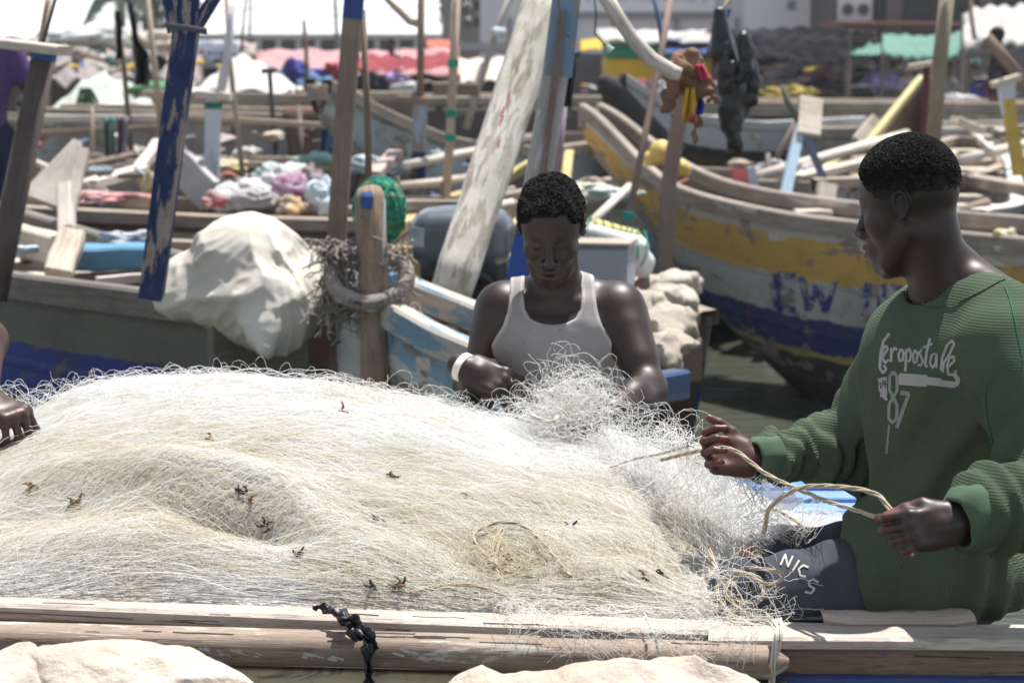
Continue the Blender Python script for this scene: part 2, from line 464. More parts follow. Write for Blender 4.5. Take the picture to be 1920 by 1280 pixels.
def ear_items(y, out=.0):
    I=[]; y0=.074+out; 
    e=[('u',0,ell((-.010,y*y0,.004),(.015,.0060,.024),rotm((0,1,0),-8)))]
    hel=[(a*.8,b*.82+.008) for a,b in [(.004,-.010),(.008,.010),(.002,.024),(-.010,.029),(-.022,.023),(-.027,.008),(-.024,-.010),(-.014,-.026),(-.003,-.031)]]
    for (a,b),(c,d) in zip(hel,hel[1:]): e.append(('u',.004,cap((a,y*(y0+.005),b),(c,y*(y0+.007+(.004 if c<-.01 else 0)),d),.0034,.0036)))
    e.append(('s',.004,ell((-.006,y*(y0+.009),.006),(.0075,.0065,.011))))
    e.append(('u',.003,sph((.004,y*(y0+.002),-.001),.0045)))
    return e
def hand_items(curls, thumb, spread=(6,2,-3,-9)):
    bases=[(.092,.029,0),(.097,.010,.002),(.092,-.010,.001),(.083,-.029,-.003)]
    lens=[(.043,.026,.021),(.047,.029,.022),(.043,.027,.021),(.034,.021,.019)]
    rad=[.0092,.0095,.0090,.0080]
    palm=[('u',0,rbox((.050,0,0),(.034,.026,.003),.0115)),('u',.02,cap((-.02,0,0),(.03,0,0),.024,.026)),
          ('u',.015,cap((.02,.024,-.008),(.055,.034,-.010),.018,.012)),('u',.015,cap((.02,-.025,-.006),(.06,-.030,-.006),.016,.012))]
    for b in bases: palm.append(('u',.010,sph((b[0]-.004,b[1],b[2]+.003),.0115)))
    fing=[]; tips=[]
    for b,L,r,cu,sp in zip(bases,lens,rad,curls,spread):
        p=A3(b); a=0; one=[]
        for i in range(3):
            a+=math.radians(cu[i]); s=math.radians(sp)
            d=A3((math.cos(a)*math.cos(s),math.sin(s),-math.sin(a))); q=p+d*L[i]
            one.append(('u',.002 if i else 0,cap(p,q,r*(1-.06*i),r*(1-.06*(i+1))))); 
            if i<2: one.append(('u',.003,sph(q+A3((0,0,.0008)),r*1.03)))
            p=q
        tips.append(p); fing.append(('u',.0,grp(one)))
    th=[A3(q) for q in thumb]; one=[]
    for i,(a,b) in enumerate(zip(th,th[1:])): one.append(('u',.006 if i else 0,cap(a,b,(.016,.0125,.0108,.01)[i],(.0125,.0108,.0092,.009)[i])))
    tips.append(th[-1])
    return [('u',0,grp(palm)),('u',.009,grp(fing)),('u',.012,grp(one))], tips
def face_spots(q):
    E=lambda c,r:(lambda P:(1-smoothstep(.75,1.25,np.linalg.norm((q-A3(c))/A3(r),axis=1))))
    sp=[]
    for y in (-1,1):
        sp.append((E((.082,y*.029,.0225),(.022,.0175,.0042)),0,(.30,.28,.28),0))
        sp.append((E((.087,y*.031,-.0065),(.012,.0125,.0015)),0,(.22,.2,.2),0))
        sp.append((E((.086,y*.031,.0075),(.010,.0125,.0012)),0,(.5,.48,.48),0))
    return sp
def skin_mat(name,col,deep,rough=.45):
    m,t,b=new_mat(name); ob=coords(t,'Object')
    at=N(t,'ShaderNodeAttribute',attribute_name='tint')
    n=noise(t,ob,38,6,.6); n2=noise(t,ob,7,3,.5)
    c=mix(t,ramp(t,n2,[(.35,0),(.7,.5)]),col,deep)
    c=mix(t,at.outputs[2],c,(.33,.12,.085)) if False else c
    mm=t.nodes.new('ShaderNodeMix'); mm.data_type='RGBA'; mm.blend_type='MULTIPLY'; mm.inputs[0].default_value=1
    t.links.new(c,mm.inputs[6]); t.links.new(at.outputs[0],mm.inputs[7])
    t.links.new(mm.outputs[2],b.inputs['Base Color']); b.inputs['Roughness'].default_value=rough
    b.inputs['Specular IOR Level'].default_value=.42
    b.inputs['Subsurface Weight'].default_value=.08; b.inputs['Subsurface Radius'].default_value=(.010,.004,.002); b.inputs['Subsurface Scale'].default_value=.6
    fine=noise(t,ob,420,3,.6); hh=mix(t,.5,n,fine); bump(t,b,hh,.22,.002)
    return m
SKIN=skin_mat('dark_skin',(.031,.0155,.0112),(.019,.0098,.0075))
HAIRM=plain('hair',(.011,.0095,.009),.75,spec=.25,var=.2,sc=60,bs=.3)
def tint(P,spots,base=(1,1,1)):
    C=np.ones((len(P),4)); C[:,:3]=base
    for c,r,col,soft in spots:
        if hasattr(c,'__call__'): wgt=c(P)
        else: wgt=1-smoothstep(1-soft,1+soft,np.linalg.norm((P-A3(c))/A3(r),axis=1))
        C[:,:3]=C[:,:3]*(1-wgt[:,None])+A3(col)*wgt[:,None]
    return C
def curls_mesh(name,mat,parent,P,Nn,n,rg,size=.004,rad=.0009,lift=.002):
    """short kinked hairs standing on the scalp"""
    ix=rg.integers(0,len(P),n); p=P[ix]; nn=Nn[ix]
    t=np.cross(nn,rg.normal(size=(n,3))); t/=np.linalg.norm(t,axis=1)[:,None]; b=np.cross(nn,t)
    S=5; th=np.linspace(0,5.2,S); pts=[]
    for i in range(S):
        r=size*rg.uniform(.75,1.2,(n,1))*.5
        pts.append(p+nn*(lift+size*.28*i)+ (t*math.cos(th[i])+b*math.sin(th[i]))*r)
    strands_mesh(name,mat,parent,np.stack(pts,1),rad,3)
def strands_mesh(name,mat,parent,Pts,rad,sides=3,**tg):
    """Pts: n x k x 3 -> thin tubes, one mesh"""
    n,k,_=Pts.shape; T=np.gradient(Pts,axis=1); T/=np.maximum(np.linalg.norm(T,axis=2,keepdims=True),1e-9)
    up=np.array([.13,.22,.97]); A=np.cross(T,up); l=np.linalg.norm(A,axis=2,keepdims=True); A=np.where(l<1e-3,np.array([1,0,0]),A/np.maximum(l,1e-9)); B=np.cross(A,T)
    rr=np.asarray(rad); rr=rr.reshape(-1,1,1) if rr.ndim else rr
    V=np.stack([Pts+(A*math.cos(2*math.pi*j/sides)+B*math.sin(2*math.pi*j/sides))*rr for j in range(sides)],2)
    idx=np.arange(n*k*sides).reshape(n,k,sides)
    q=[]
    for j in range(sides):
        j2=(j+1)%sides
        q.append(np.stack([idx[:,:-1,j],idx[:,:-1,j2],idx[:,1:,j2],idx[:,1:,j]],-1).reshape(-1,4))
    o=mesh_obj(name,V.reshape(-1,3),np.concatenate(q),mat,parent,smooth=True)
    if tg: tag(o,**tg)
    return o
def normals(P,Fc):
    n=np.cross(P[Fc[:,2]]-P[Fc[:,0]],P[Fc[:,3]]-P[Fc[:,1]]); V=np.zeros_like(P)
    for a in range(4): np.add.at(V,Fc[:,a],n)
    return V/np.maximum(np.linalg.norm(V,axis=1)[:,None],1e-12)
def fabric(name,col,col2,waffle=0,rough=.9,bs=.5,stain=None):
    m,t,b=new_mat(name); ob=coords(t,'Object'); n=noise(t,ob,5,5,.6)
    c=mix(t,ramp(t,n,[(.35,0),(.7,1)]),col,col2)
    if stain:
        vo=N(t,'ShaderNodeTexVoronoi'); vo.inputs['Scale'].default_value=24; t.links.new(ob,vo.inputs[0])
        c=mix(t,ramp(t,vo.outputs[0],[(.05,.8),(.12,0)]),c,stain)
        c=mix(t,ramp(t,noise(t,ob,3,5,.65),[(.5,0),(.75,.6)]),c,stain)
    if waffle:
        sp=t.nodes.new('ShaderNodeSeparateXYZ'); t.links.new(coords(t,'Object'),sp.inputs[0]); parts=[]
        for i,f in ((0,waffle),(2,waffle)):
            a=N(t,'ShaderNodeMath',operation='MULTIPLY'); a.inputs[1].default_value=f; t.links.new(sp.outputs[i],a.inputs[0])
            if i==0:
                a2=N(t,'ShaderNodeMath',operation='MULTIPLY'); a2.inputs[1].default_value=-f*.8; t.links.new(sp.outputs[1],a2.inputs[0])
                a3=N(t,'ShaderNodeMath',operation='ADD'); t.links.new(a.outputs[0],a3.inputs[0]); t.links.new(a2.outputs[0],a3.inputs[1]); a=a3
            q=N(t,'ShaderNodeMath',operation='SINE'); t.links.new(a.outputs[0],q.inputs[0]); parts.append(q.outputs[0])
        mx=N(t,'ShaderNodeMath',operation='MAXIMUM'); t.links.new(parts[0],mx.inputs[0]); t.links.new(parts[1],mx.inputs[1])
        c=mix(t,ramp(t,mx.outputs[0],[(.2,.45),(.9,0)]),c,tuple(x*.45 for x in col)); bump(t,b,mx.outputs[0],bs,.0025)
    else: bump(t,b,noise(t,ob,90,4,.6),bs*.5,.002)
    t.links.new(c,b.inputs['Base Color']); b.inputs['Roughness'].default_value=rough; b.inputs['Specular IOR Level'].default_value=.15
    return m

def ortho(x,z,left=False):
    x=unit(x); z=unit(A3(z)-x*(A3(z)@x)); y=np.cross(z,x); return np.stack([x,-y if left else y,z],1)
# ------------------------------------------------------------------ water and shore
def water():
    m,t,b=new_mat('harbour_water'); ob=coords(t,'Object',(1,1,1))
    n=noise(t,coords(t,'Object',(1.1,3.6,1)),2.6,3,.5); n2=noise(t,coords(t,'Object',(1,2.4,1)),12,3,.5)
    c=mix(t,ramp(t,noise(t,ob,.8,4),[(.35,0),(.7,1)]),(.070,.075,.055),(.05,.055,.04))
    t.links.new(c,b.inputs['Base Color']); b.inputs['Roughness'].default_value=.04; b.inputs['IOR'].default_value=1.33
    h=mix(t,.15,n,n2); bump(t,b,h,.75,.05)
    g=G(); g.add([(-120,-10,0),(120,-10,0),(120,33,0),(-120,33,0)],[(0,1,2,3)]); build(g,'water',m,kind='structure')
water()
def shore():
    m,t,b=new_mat('sand_ground'); c=mix(t,ramp(t,noise(t,coords(t,'Object'),.5,8,.7),[(.35,0),(.65,1)]),(.26,.22,.18),(.14,.12,.10))
    t.links.new(c,b.inputs['Base Color']); b.inputs['Roughness'].default_value=.95
    ys=[31.5,33,34,60,120,400,900]; zs=[-.3,.25,.32,.35,.5,.6,.6]; xs=[-900,-300,-60,-20,0,20,60,300,900]
    g=G(); g.grid([[(x,y,z) for x in xs] for y,z in zip(ys,zs)]); build(g,'ground',m,kind='structure')
shore()
# ------------------------------------------------------------------ far buildings
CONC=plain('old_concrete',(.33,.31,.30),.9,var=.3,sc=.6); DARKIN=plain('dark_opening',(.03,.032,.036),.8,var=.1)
def arcade():
    Y=115; a=W(300,64,Y); b=W(1040,64,Y); z0=.5
    r=thing('arcade_building',((a.x+b.x)/2,Y,z0),'long low pale building with a row of open bays on the skyline','building')
    g=G(); g.plank((a.x,Y+1.5,a.z-.14),(b.x,Y+1.5,a.z-.14),3.4,.30); build(g,'roof',CONC,r)
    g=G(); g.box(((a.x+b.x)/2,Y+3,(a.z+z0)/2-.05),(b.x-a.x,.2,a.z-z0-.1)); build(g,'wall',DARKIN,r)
    n=21
    for i in range(n):
        x=a.x+(b.x-a.x)*i/(n-1); g=G(); g.box((x,Y,(z0+a.z-.3)/2),(.28,.28,a.z-.3-z0)); build(g,'column',CONC,r)
    g=G(); g.box(((a.x+b.x)/2,Y+.2,z0+.75),(b.x-a.x,.16,1.5)); build(g,'parapet',CONC,r)
arcade()
def tower():
    Y=82; a=W(828,0,Y); b=W(908,0,Y); top=a.z+3; z0=.4
    r=thing('block_building',((a.x+b.x)/2,Y,z0),'grey-brown concrete block beside the pale warehouse','building')
    m=plain('grimy_block',(.20,.175,.165),.95,var=.35,sc=.5)
    g=G(); xm0=W(866,0,Y).x; xm1=W(884,0,Y).x
    g.box(((a.x+xm0)/2,Y+2,(top+z0)/2),(xm0-a.x,4,top-z0)); g.box(((b.x+xm1)/2,Y+2,(top+z0)/2),(b.x-xm1,4,top-z0))
    zz=W(0,40,Y).z; g.box(((xm0+xm1)/2,Y+2,(zz+z0)/2),(xm1-xm0,3.9,zz-z0)); build(g,'wall',m,r)
    for k in range(2):
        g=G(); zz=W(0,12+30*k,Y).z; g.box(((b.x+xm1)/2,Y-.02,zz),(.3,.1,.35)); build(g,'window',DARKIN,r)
    bundle_tree(W(874,18,Y+8),1.1,'small green tree in the gap of the concrete block')
def crown_mesh(c,r,n,seed,mat,name,parent,size=.12,flat=.8):
    rg=np.random.default_rng(seed); d=rg.normal(size=(n,3)); d/=np.linalg.norm(d,axis=1)[:,None]
    nz=make_noise(seed,2); rad=r*(.55+.45*rg.random(n)**.4)*(1+.35*nz(d,1.2)); p=A3(c)+d*rad[:,None]*A3((1,1,flat))
    keep_=nz(p,.9/r)>-.35; p=p[keep_]; n=len(p)
    a=rg.normal(size=(n,3)); a/=np.linalg.norm(a,axis=1)[:,None]; b=rg.normal(size=(n,3)); b=np.cross(a,b); b/=np.linalg.norm(b,axis=1)[:,None]
    s=size*rg.uniform(.6,1.4,(n,1)); V=np.stack([p-a*s,p+b*s*.5,p+a*s,p-b*s*.5],1).reshape(-1,3)
    return mesh_obj(name,V,np.arange(4*n).reshape(n,4),mat,parent)
LEAF=plain('leaf',(.06,.085,.045),.7,var=.4,sc=3); BARK=plain('bark',(.14,.11,.09),.95,var=.4,sc=8)
def bundle_tree(c,r,label,n=900):
    t_=thing('tree',(c.x,c.y,.4),label,'tree')
    g=G(); g.tube([(c.x,c.y,.35),(c.x+.05,c.y,c.z*.6),(c.x,c.y,c.z)],[.16,.11,.05],8); build(g,'trunk',BARK,t_)
    crown_mesh(c,r,n,int(c.x*10)%97+3,LEAF,'crown',t_,size=r*.13)
tower()
bundle_tree(W(312,22,88),1.3,'grey-green feathery tree beside the palm on the skyline',1300)
def palm():
    Y=78; c=W(225,-18,Y); r=thing('palm_tree',(c.x+.3,Y,.4),'coconut palm with drooping dark fronds above the tarpaulin roofs','palm tree')
    g=G(); g.tube(catmull([(c.x+.3,Y,.3),(c.x+.1,Y,2),(c.x,Y,c.z)],5),[.2,.19,.18,.17,.16,.15,.15,.14,.14,.14,.13][:11],10); build(g,'trunk',BARK,r)
    rg=random.Random(4)
    for k in range(17):
        a=2*math.pi*k/17+rg.uniform(-.2,.2); el=rg.uniform(-.1,.9); L=rg.uniform(2.0,2.7); g=G(); pts=[]
        for i in range(9):
            s=i/8; pts.append(Vector(c)+Vector((math.cos(a)*L*s*(1-.25*s),math.sin(a)*L*s*(1-.25*s),L*(el*s-1.15*s*s))))
        g.tube(pts,[.035*(1-.8*i/8) for i in range(9)],5)
        for i in range(1,9):
            for q in range(4):
                s=(i-1+q/4); p=pts[i-1].lerp(pts[i],q/4); t_=(pts[i]-pts[i-1]).normalized(); side=t_.cross(Vector((0,0,1))).normalized()
                for sg in (-1,1):
                    l=.55*(1-.06*s)*rg.uniform(.8,1.1); e=p+side*sg*l*.55+t_*l*.45+Vector((0,0,-l*.75)); w_=t_*.035
                    g.add([p-w_,p+w_,e+w_*.3,e-w_*.3],[(0,1,2,3)])
        build(g,'frond',LEAF,r)
    for k in range(6):
        a=k; g=G(); cc=Vector(c)+Vector((math.cos(a)*.25,math.sin(a)*.25,-.25)); rows=[]
        for i in range(7): rows.append([cc+Vector((math.sin(math.pi*i/6)*math.cos(2*math.pi*j/8),math.sin(math.pi*i/6)*math.sin(2*math.pi*j/8),math.cos(math.pi*i/6)))*.14 for j in range(8)])
        g.grid(rows,closed=True); build(g,'coconut',LEAF,r,smooth=True)
palm()
def warehouse():
    Y=64; a=W(900,0,Y); b=W(1556,0,Y); top=a.z+4; z0=.35
    r=thing('warehouse',((a.x+b.x)/2,Y,z0),'large pale grey metal-clad warehouse rising behind the market','warehouse')
    m,t,bs=new_mat('clad'); wv=N(t,'ShaderNodeTexWave',wave_type='BANDS',bands_direction='X'); wv.inputs['Scale'].default_value=2.2
    t.links.new(coords(t,'Object'),wv.inputs[0]); n=noise(t,coords(t,'Object',(1,1,.3)),.8,5,.6)
    c=mix(t,ramp(t,n,[(.35,0),(.7,.6)]),(.50,.50,.53),(.36,.36,.40)); t.links.new(c,bs.inputs['Base Color']); bs.inputs['Roughness'].default_value=.6; bump(t,bs,wv.outputs[1],.3,.03)
    g=G(); g.box(((a.x+b.x)/2,Y+6,(top+z0)/2),(b.x-a.x,12,top-z0)); build(g,'wall',m,r)
    lt=plain('pale_panel',(.62,.62,.65),.55,var=.1,sc=.5); gy=plain('grey_trim',(.20,.20,.22),.6,var=.2)
    x0,x1=W(1085,0,Y).x,W(1340,0,Y).x; za,zb=W(0,24,Y).z,W(0,-60,Y).z
    g=G(); g.box(((x0+x1)/2,Y-.08,(za+zb)/2),(x1-x0,.14,zb-za)); sg=build(g,'sign_board',lt,r)
    g=G(); zz=W(0,30,Y).z; g.box(((x0+x1)/2,Y-.12,zz),(x1-x0+.6,.22,.14)); build(g,'ledge',gy,r)
    for px in (955,1150,1268,1382,1548):
        xx=W(px,0,Y).x; g=G(); g.box((xx,Y-.04,(z0+W(0,34,Y).z)/2),(.12,.1,W(0,34,Y).z-z0)); build(g,'post',gy,r)
    x0,x1=W(1395,0,Y).x,W(1540,0,Y).x; g=G(); g.box(((x0+x1)/2,Y-.05,(z0+top)/2),(x1-x0,.09,top-z0-.2)); build(g,'panel',lt,r)
    xx=W(1482,0,Y).x; g=G(); g.box((xx,Y-.12,W(0,11,Y).z),(.24,.08,.26)); build(g,'window',gy,r)
    # cut-off row of blue painted letters along the sign board
    blu=plain('pale_blue_letters',(.30,.36,.58),.6,var=.1)
    tree=bvh_of([sg]); st=[]
    x=1100
    for w_ in (14,12,16,12,20,12,14,16,12,12,22,14):
        y0,y1=-14,3
        st+=[[(x,y0),(x,y1)],[(x,y1),(x+w_*.7,y1)]] if w_%4 else [[(x,y0),(x,y1)],[(x,(y0+y1)/2),(x+w_*.7,(y0+y1)/2)],[(x+w_*.7,y0),(x+w_*.7,y1)]]
        x+=w_+5
    mark('lettering',st,4,tree,blu,sg,.01)
warehouse()
def dark_building():
    Y=60; a=W(1556,0,Y); b=W(2300,0,Y); z0=.35; top=a.z+3
    r=thing('shop_building',((a.x+b.x)/2,Y,z0),'dark brown building with shutters and an air conditioner over the market','building')
    m=plain('brown_wall',(.085,.07,.068),.85,var=.3,sc=.7); m2=plain('brown_pier',(.15,.12,.115),.85,var=.3,sc=.7)
    g=G(); g.box(((a.x+b.x)/2,Y+5,(top+z0)/2),(b.x-a.x,10,top-z0)); build(g,'wall',m,r)
    for p0,p1 in ((1660,1690),(1835,1860),(1556,1572)):
        x0,x1=W(p0,0,Y).x,W(p1,0,Y).x; g=G(); g.box(((x0+x1)/2,Y-.1,(z0+top)/2),(x1-x0,.2,top-z0-.1)); build(g,'pier',m2,r)
    for p0,p1 in ((1695,1745),(1760,1830),(1640,1656),(1866,1960)):
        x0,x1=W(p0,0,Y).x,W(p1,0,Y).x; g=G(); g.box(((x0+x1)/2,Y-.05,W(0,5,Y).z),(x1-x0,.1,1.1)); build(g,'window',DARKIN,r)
    rust=plain('rusty_sheet',(.20,.10,.075),.8,var=.4,sc=3)
    g=G(); p,q=W(1558,50,Y-1.6),W(2300,58,Y-1.6); g.plank(p+Vector((0,.8,.1)),q+Vector((0,.8,.1)),1.9,.09); build(g,'awning',rust,r)
    # air conditioner: case, two fan rings with blades
    ac=thing('air_conditioner',W(1603,42,Y-.45),'white twin-fan air conditioner on the dark brown building','air conditioner')
    wm=plain('ac_case',(.52,.53,.54),.5,var=.1); x0,x1=W(1571,0,Y-.3).x,W(1634,0,Y-.3).x; zb,zt=W(0,42,Y-.3).z,W(0,-4,Y-.3).z
    g=G(); g.box(((x0+x1)/2,Y-.3,(zb+zt)/2),(x1-x0,.34,zt-zb)); build(g,'case',wm,ac)
    for k in (0,1):
        c=Vector((x0+(x1-x0)*(.27+.46*k),Y-.49,(zb+zt)/2+.0)); rr=(x1-x0)*.19
        g=G(); g.tube([c,c+Vector((0,.03,0))],rr,24); f_=build(g,'fan',DARKIN,ac)
        g=G(); ring=[c+Vector((math.cos(2*math.pi*i/24),-.02/rr,math.sin(2*math.pi*i/24)))*rr for i in range(25)]; g.tube(ring,.018,6,cap=False); build(g,'fan_ring',wm,f_)
        g=G()
        for q in range(3):
            a=q*2.09; g.plank(c+Vector((0,-.03,0)),c+Vector((math.cos(a)*rr*.9,-.03,math.sin(a)*rr*.9)),.07,.02,up=(0,1,0))
        build(g,'fan_blade',gyb,f_)
    g=G(); g.box(((x0+x1)/2,Y-.3,zb-.04),((x1-x0)*.9,.5,.05)); build(g,'bracket',gyb,ac)
gyb=plain('dark_grey_metal',(.09,.09,.10),.6,var=.2)
dark_building()
def wire(label,pts,r=.02):
    g=G(); g.tube(catmull(pts,8),r,5); build(g,'power_line',gyb,loc=pts[0],label=label,cat='cable')
wire('thin sagging power line crossing the pale sky, the lower one',[W(300,92,100),W(500,48,100),W(830,5,100),W(1000,-30,100)],.022)
wire('thin power line high across the pale sky',[W(300,30,104),W(600,14,104),W(900,42,104),W(1100,70,104)],.018)

# ------------------------------------------------------------------ market: canopies, stalls, people
def drape(name,label,cat,c4,mat,sag=.1,fold=.03,seed=0,n=26,posts=True,group=None,solid=.02,postm=None,fringe=0):
    """cloth roof over four corners (front-near a, front-far b, back b2, back a2) on poles"""
    a,b,c,d=[Vector(p) for p in c4]; nz=make_noise(seed+50,3); ctr=(a+b+c+d)/4
    r=thing(name,(ctr.x,ctr.y,.35),label,cat,group); rows=[]
    for i in range(n+1):
        u=i/n; row=[]
        for j in range(n+1):
            v=j/n; p=(a*(1-u)+b*u)*(1-v)+(d*(1-u)+c*u)*v
            p=p.copy(); p.z+=-sag*4*u*(1-u)*(.5+.5*math.sin(v*3.14))+fold*float(nz(np.array([[u*4,v*4,seed]]),.5)[0])+fold*.6*math.sin(u*40+3*math.sin(v*5))
            if fringe and v<.001: p.z-=fringe*(.6+.4*math.sin(u*50))
            row.append(p)
        rows.append(row)
    g=G(); g.grid(rows); build(g,'canopy',mat,r,smooth=True,solid=solid)
    if posts:
        pm=postm or POSTW
        for p in (a,b,c,d):
            g=G(); g.tube([(p.x,p.y,.3),(p.x,p.y,p.z)],.035,6); build(g,'post',pm,r)
    return r
POSTW=wood((.24,.2,.17),(.1,.08,.07))
PINK=cloth((.42,.25,.25),(.32,.18,.18),sc=3,spots=.2); MAR=cloth((.28,.05,.06),sc=3); CREAM=cloth((.55,.47,.41),(.40,.34,.30),sc=3); BLK=cloth((.022,.022,.026),(.035,.034,.04),rough=.95,sc=4)
GRNC=cloth((.12,.23,.185),(.07,.15,.12),sc=3); WHT=cloth((.44,.42,.39),(.30,.28,.26),sc=3); TARP=cloth((.30,.27,.25),(.18,.16,.15),sc=4); ORG=cloth((.50,.14,.10),sc=4)
def roof(name,label,cat,px0,py0,px1,py1,Y,depth,mat,rise=0,**k):
    """canopy whose front edge runs px0..px1 at row py1 and back edge at row py0"""
    a=W(px0,py1,Y); b=W(px1,py1,Y); c=W(px1,py0,Y+depth); d=W(px0,py0,Y+depth)
    return drape(name,label,cat,(a,b,c,d),mat,**k)
roof('canopy','wide faded pink cloth canopy sheltering market stalls','canopy',478,92,860,140,34.6,6,PINK,sag=.05,fold=.04,seed=1)
roof('canopy','dark red cloth canopy sagging behind the thin poles','canopy',640,100,850,128,35.5,1.5,MAR,sag=.12,fold=.05,seed=2)
roof('canopy','small orange-red sheet roof under the concrete block','canopy',800,76,852,90,42,3,ORG,sag=.02,fold=.03,seed=3)
roof('canopy','flat black sheet roof beside the white slanted plank','canopy',852,80,975,96,41,3,BLK,sag=.03,fold=.02,seed=4)
roof('canopy','cream cloth canopy below the black sheet roof','canopy',755,106,1000,152,34.5,5,CREAM,sag=.08,fold=.05,seed=5)
roof('canopy','long black tarpaulin canopy over the crowded stalls','canopy',1372,54,1592,114,34.9,.35,BLK,sag=-.03,fold=.05,seed=6,fringe=.02)
roof('canopy','pale green cloth canopy with a scalloped edge','canopy',1655,62,1815,98,35.5,7,GRNC,sag=.1,fold=.03,seed=7,fringe=.1)
roof('canopy','big grimy white canopy above the standing man','canopy',1806,26,1990,92,33.5,3,WHT,sag=-.25,fold=.06,seed=8,fringe=.12)
roof('canopy','low grey-brown tarpaulin roof behind the tilted dark post','canopy',-60,72,250,100,39,5,TARP,sag=.08,fold=.09,seed=9)
roof('canopy','brown patched tarpaulin roof below the palm','canopy',200,84,480,112,36,4,cloth((.33,.27,.23),(.2,.17,.15),sc=4),sag=.04,fold=.1,seed=10)
roof('canopy','torn grey tarpaulin draped in front of the brown patched roof','canopy',90,108,380,150,34,3,cloth((.22,.20,.20),(.3,.26,.23),sc=5),sag=.08,fold=.14,seed=11)
roof('canopy','thin yellow sunshade over the plank bench','canopy',1088,78,1140,97,40,2,cloth((.60,.38,.05),sc=3),sag=-.08,fold=.01,seed=12)
roof('canopy','narrow green cloth strip hanging over hanging laundry','canopy',1585,80,1665,102,36,6,GRNC,sag=.03,fold=.02,seed=13)
_z=W(1372,58,35).z  # extra roof sheet, added to keep the sun off the stall goods
drape('canopy','added dark roof sheet shading the stalls behind the hanging black tarpaulin','canopy',[Vector((W(1372,60,35.3).x,35.3,_z)),Vector((W(1592,60,35.3).x,35.3,_z)),Vector((W(1640,60,43).x,43,_z+.1)),Vector((W(1340,60,43).x,43,_z+.1))],BLK,sag=.05,fold=.03,seed=26)
def kiosk():
    Y=37; r=thing('kiosk',W(1190,170,Y),'kiosk painted in green, yellow and red bands under a white sheet roof','kiosk')
    pc=plain('green_board',(.03,.23,.12),.7,var=.2); py_=plain('yellow_board',(.62,.40,.03),.7,var=.15); pr=plain('red_board',(.38,.03,.04),.7,var=.2)
    x0,x1=W(1138,0,Y).x,W(1335,0,Y).x
    for nm,a,b,m in (('green_panel',82,110,pc),('yellow_panel',110,156,py_),('red_panel',156,182,pr)):
        z1,z0=W(0,a,Y).z,W(0,b,Y).z; g=G(); g.box(((x0+x1)/2,Y+1,(z0+z1)/2),(x1-x0,2,z1-z0)); build(g,nm,m,r)
    rows=[]; nz=make_noise(5)
    for i in range(13):
        row=[]
        for j in range(17):
            p=W(1128+220*j/16,0,Y); v=i/12; z=W(0,82,Y).z+.02+.22*v+.03*float(nz(np.array([[j*.3,i*.3,0]]))[0])*2
            row.append(Vector((p.x,Y-.3+2.8*v,z)))
        rows.append(row)
    g=G(); g.grid(rows); build(g,'roof',WHT,r,smooth=True,solid=.03)
kiosk()
roof('canopy','dark blue sheet sloping beside the painted kiosk','canopy',1245,72,1345,100,36.3,1.2,cloth((.05,.09,.22),sc=3),sag=.02,fold=.02,seed=14)
def bundle(name,label,cat,c,r,mat,seed=1,amp=.22,n=26,group=None,parent=None,crease=1.0):
    nz=make_noise(seed,3); rows=[]; c=Vector(c)
    for i in range(n+1):
        th=math.pi*i/n; row=[]
        for j in range(n*2):
            ph=math.pi*j/n; d=np.array([math.sin(th)*math.cos(ph),math.sin(th)*math.sin(ph),math.cos(th)])
            k=1+amp*float(nz(d[None],.35*crease)[0])-amp*.6*abs(float(nz(d[None]+7,.8*crease)[0]))
            row.append(c+Vector((d[0]*r[0]*k,d[1]*r[1]*k,max(d[2],-.65)*r[2]*k)))
        rows.append(row)
    g=G(); g.grid(rows,closed=True)
    if parent is not None: return build(g,name,mat,parent,smooth=True)
    base=(c.x,c.y,c.z-r[2]*.65)
    return build(g,name,mat,smooth=True,loc=base,label=label,cat=cat,**({'group':group} if group else {}))
cc=lambda *c: cloth(c,sc=8)
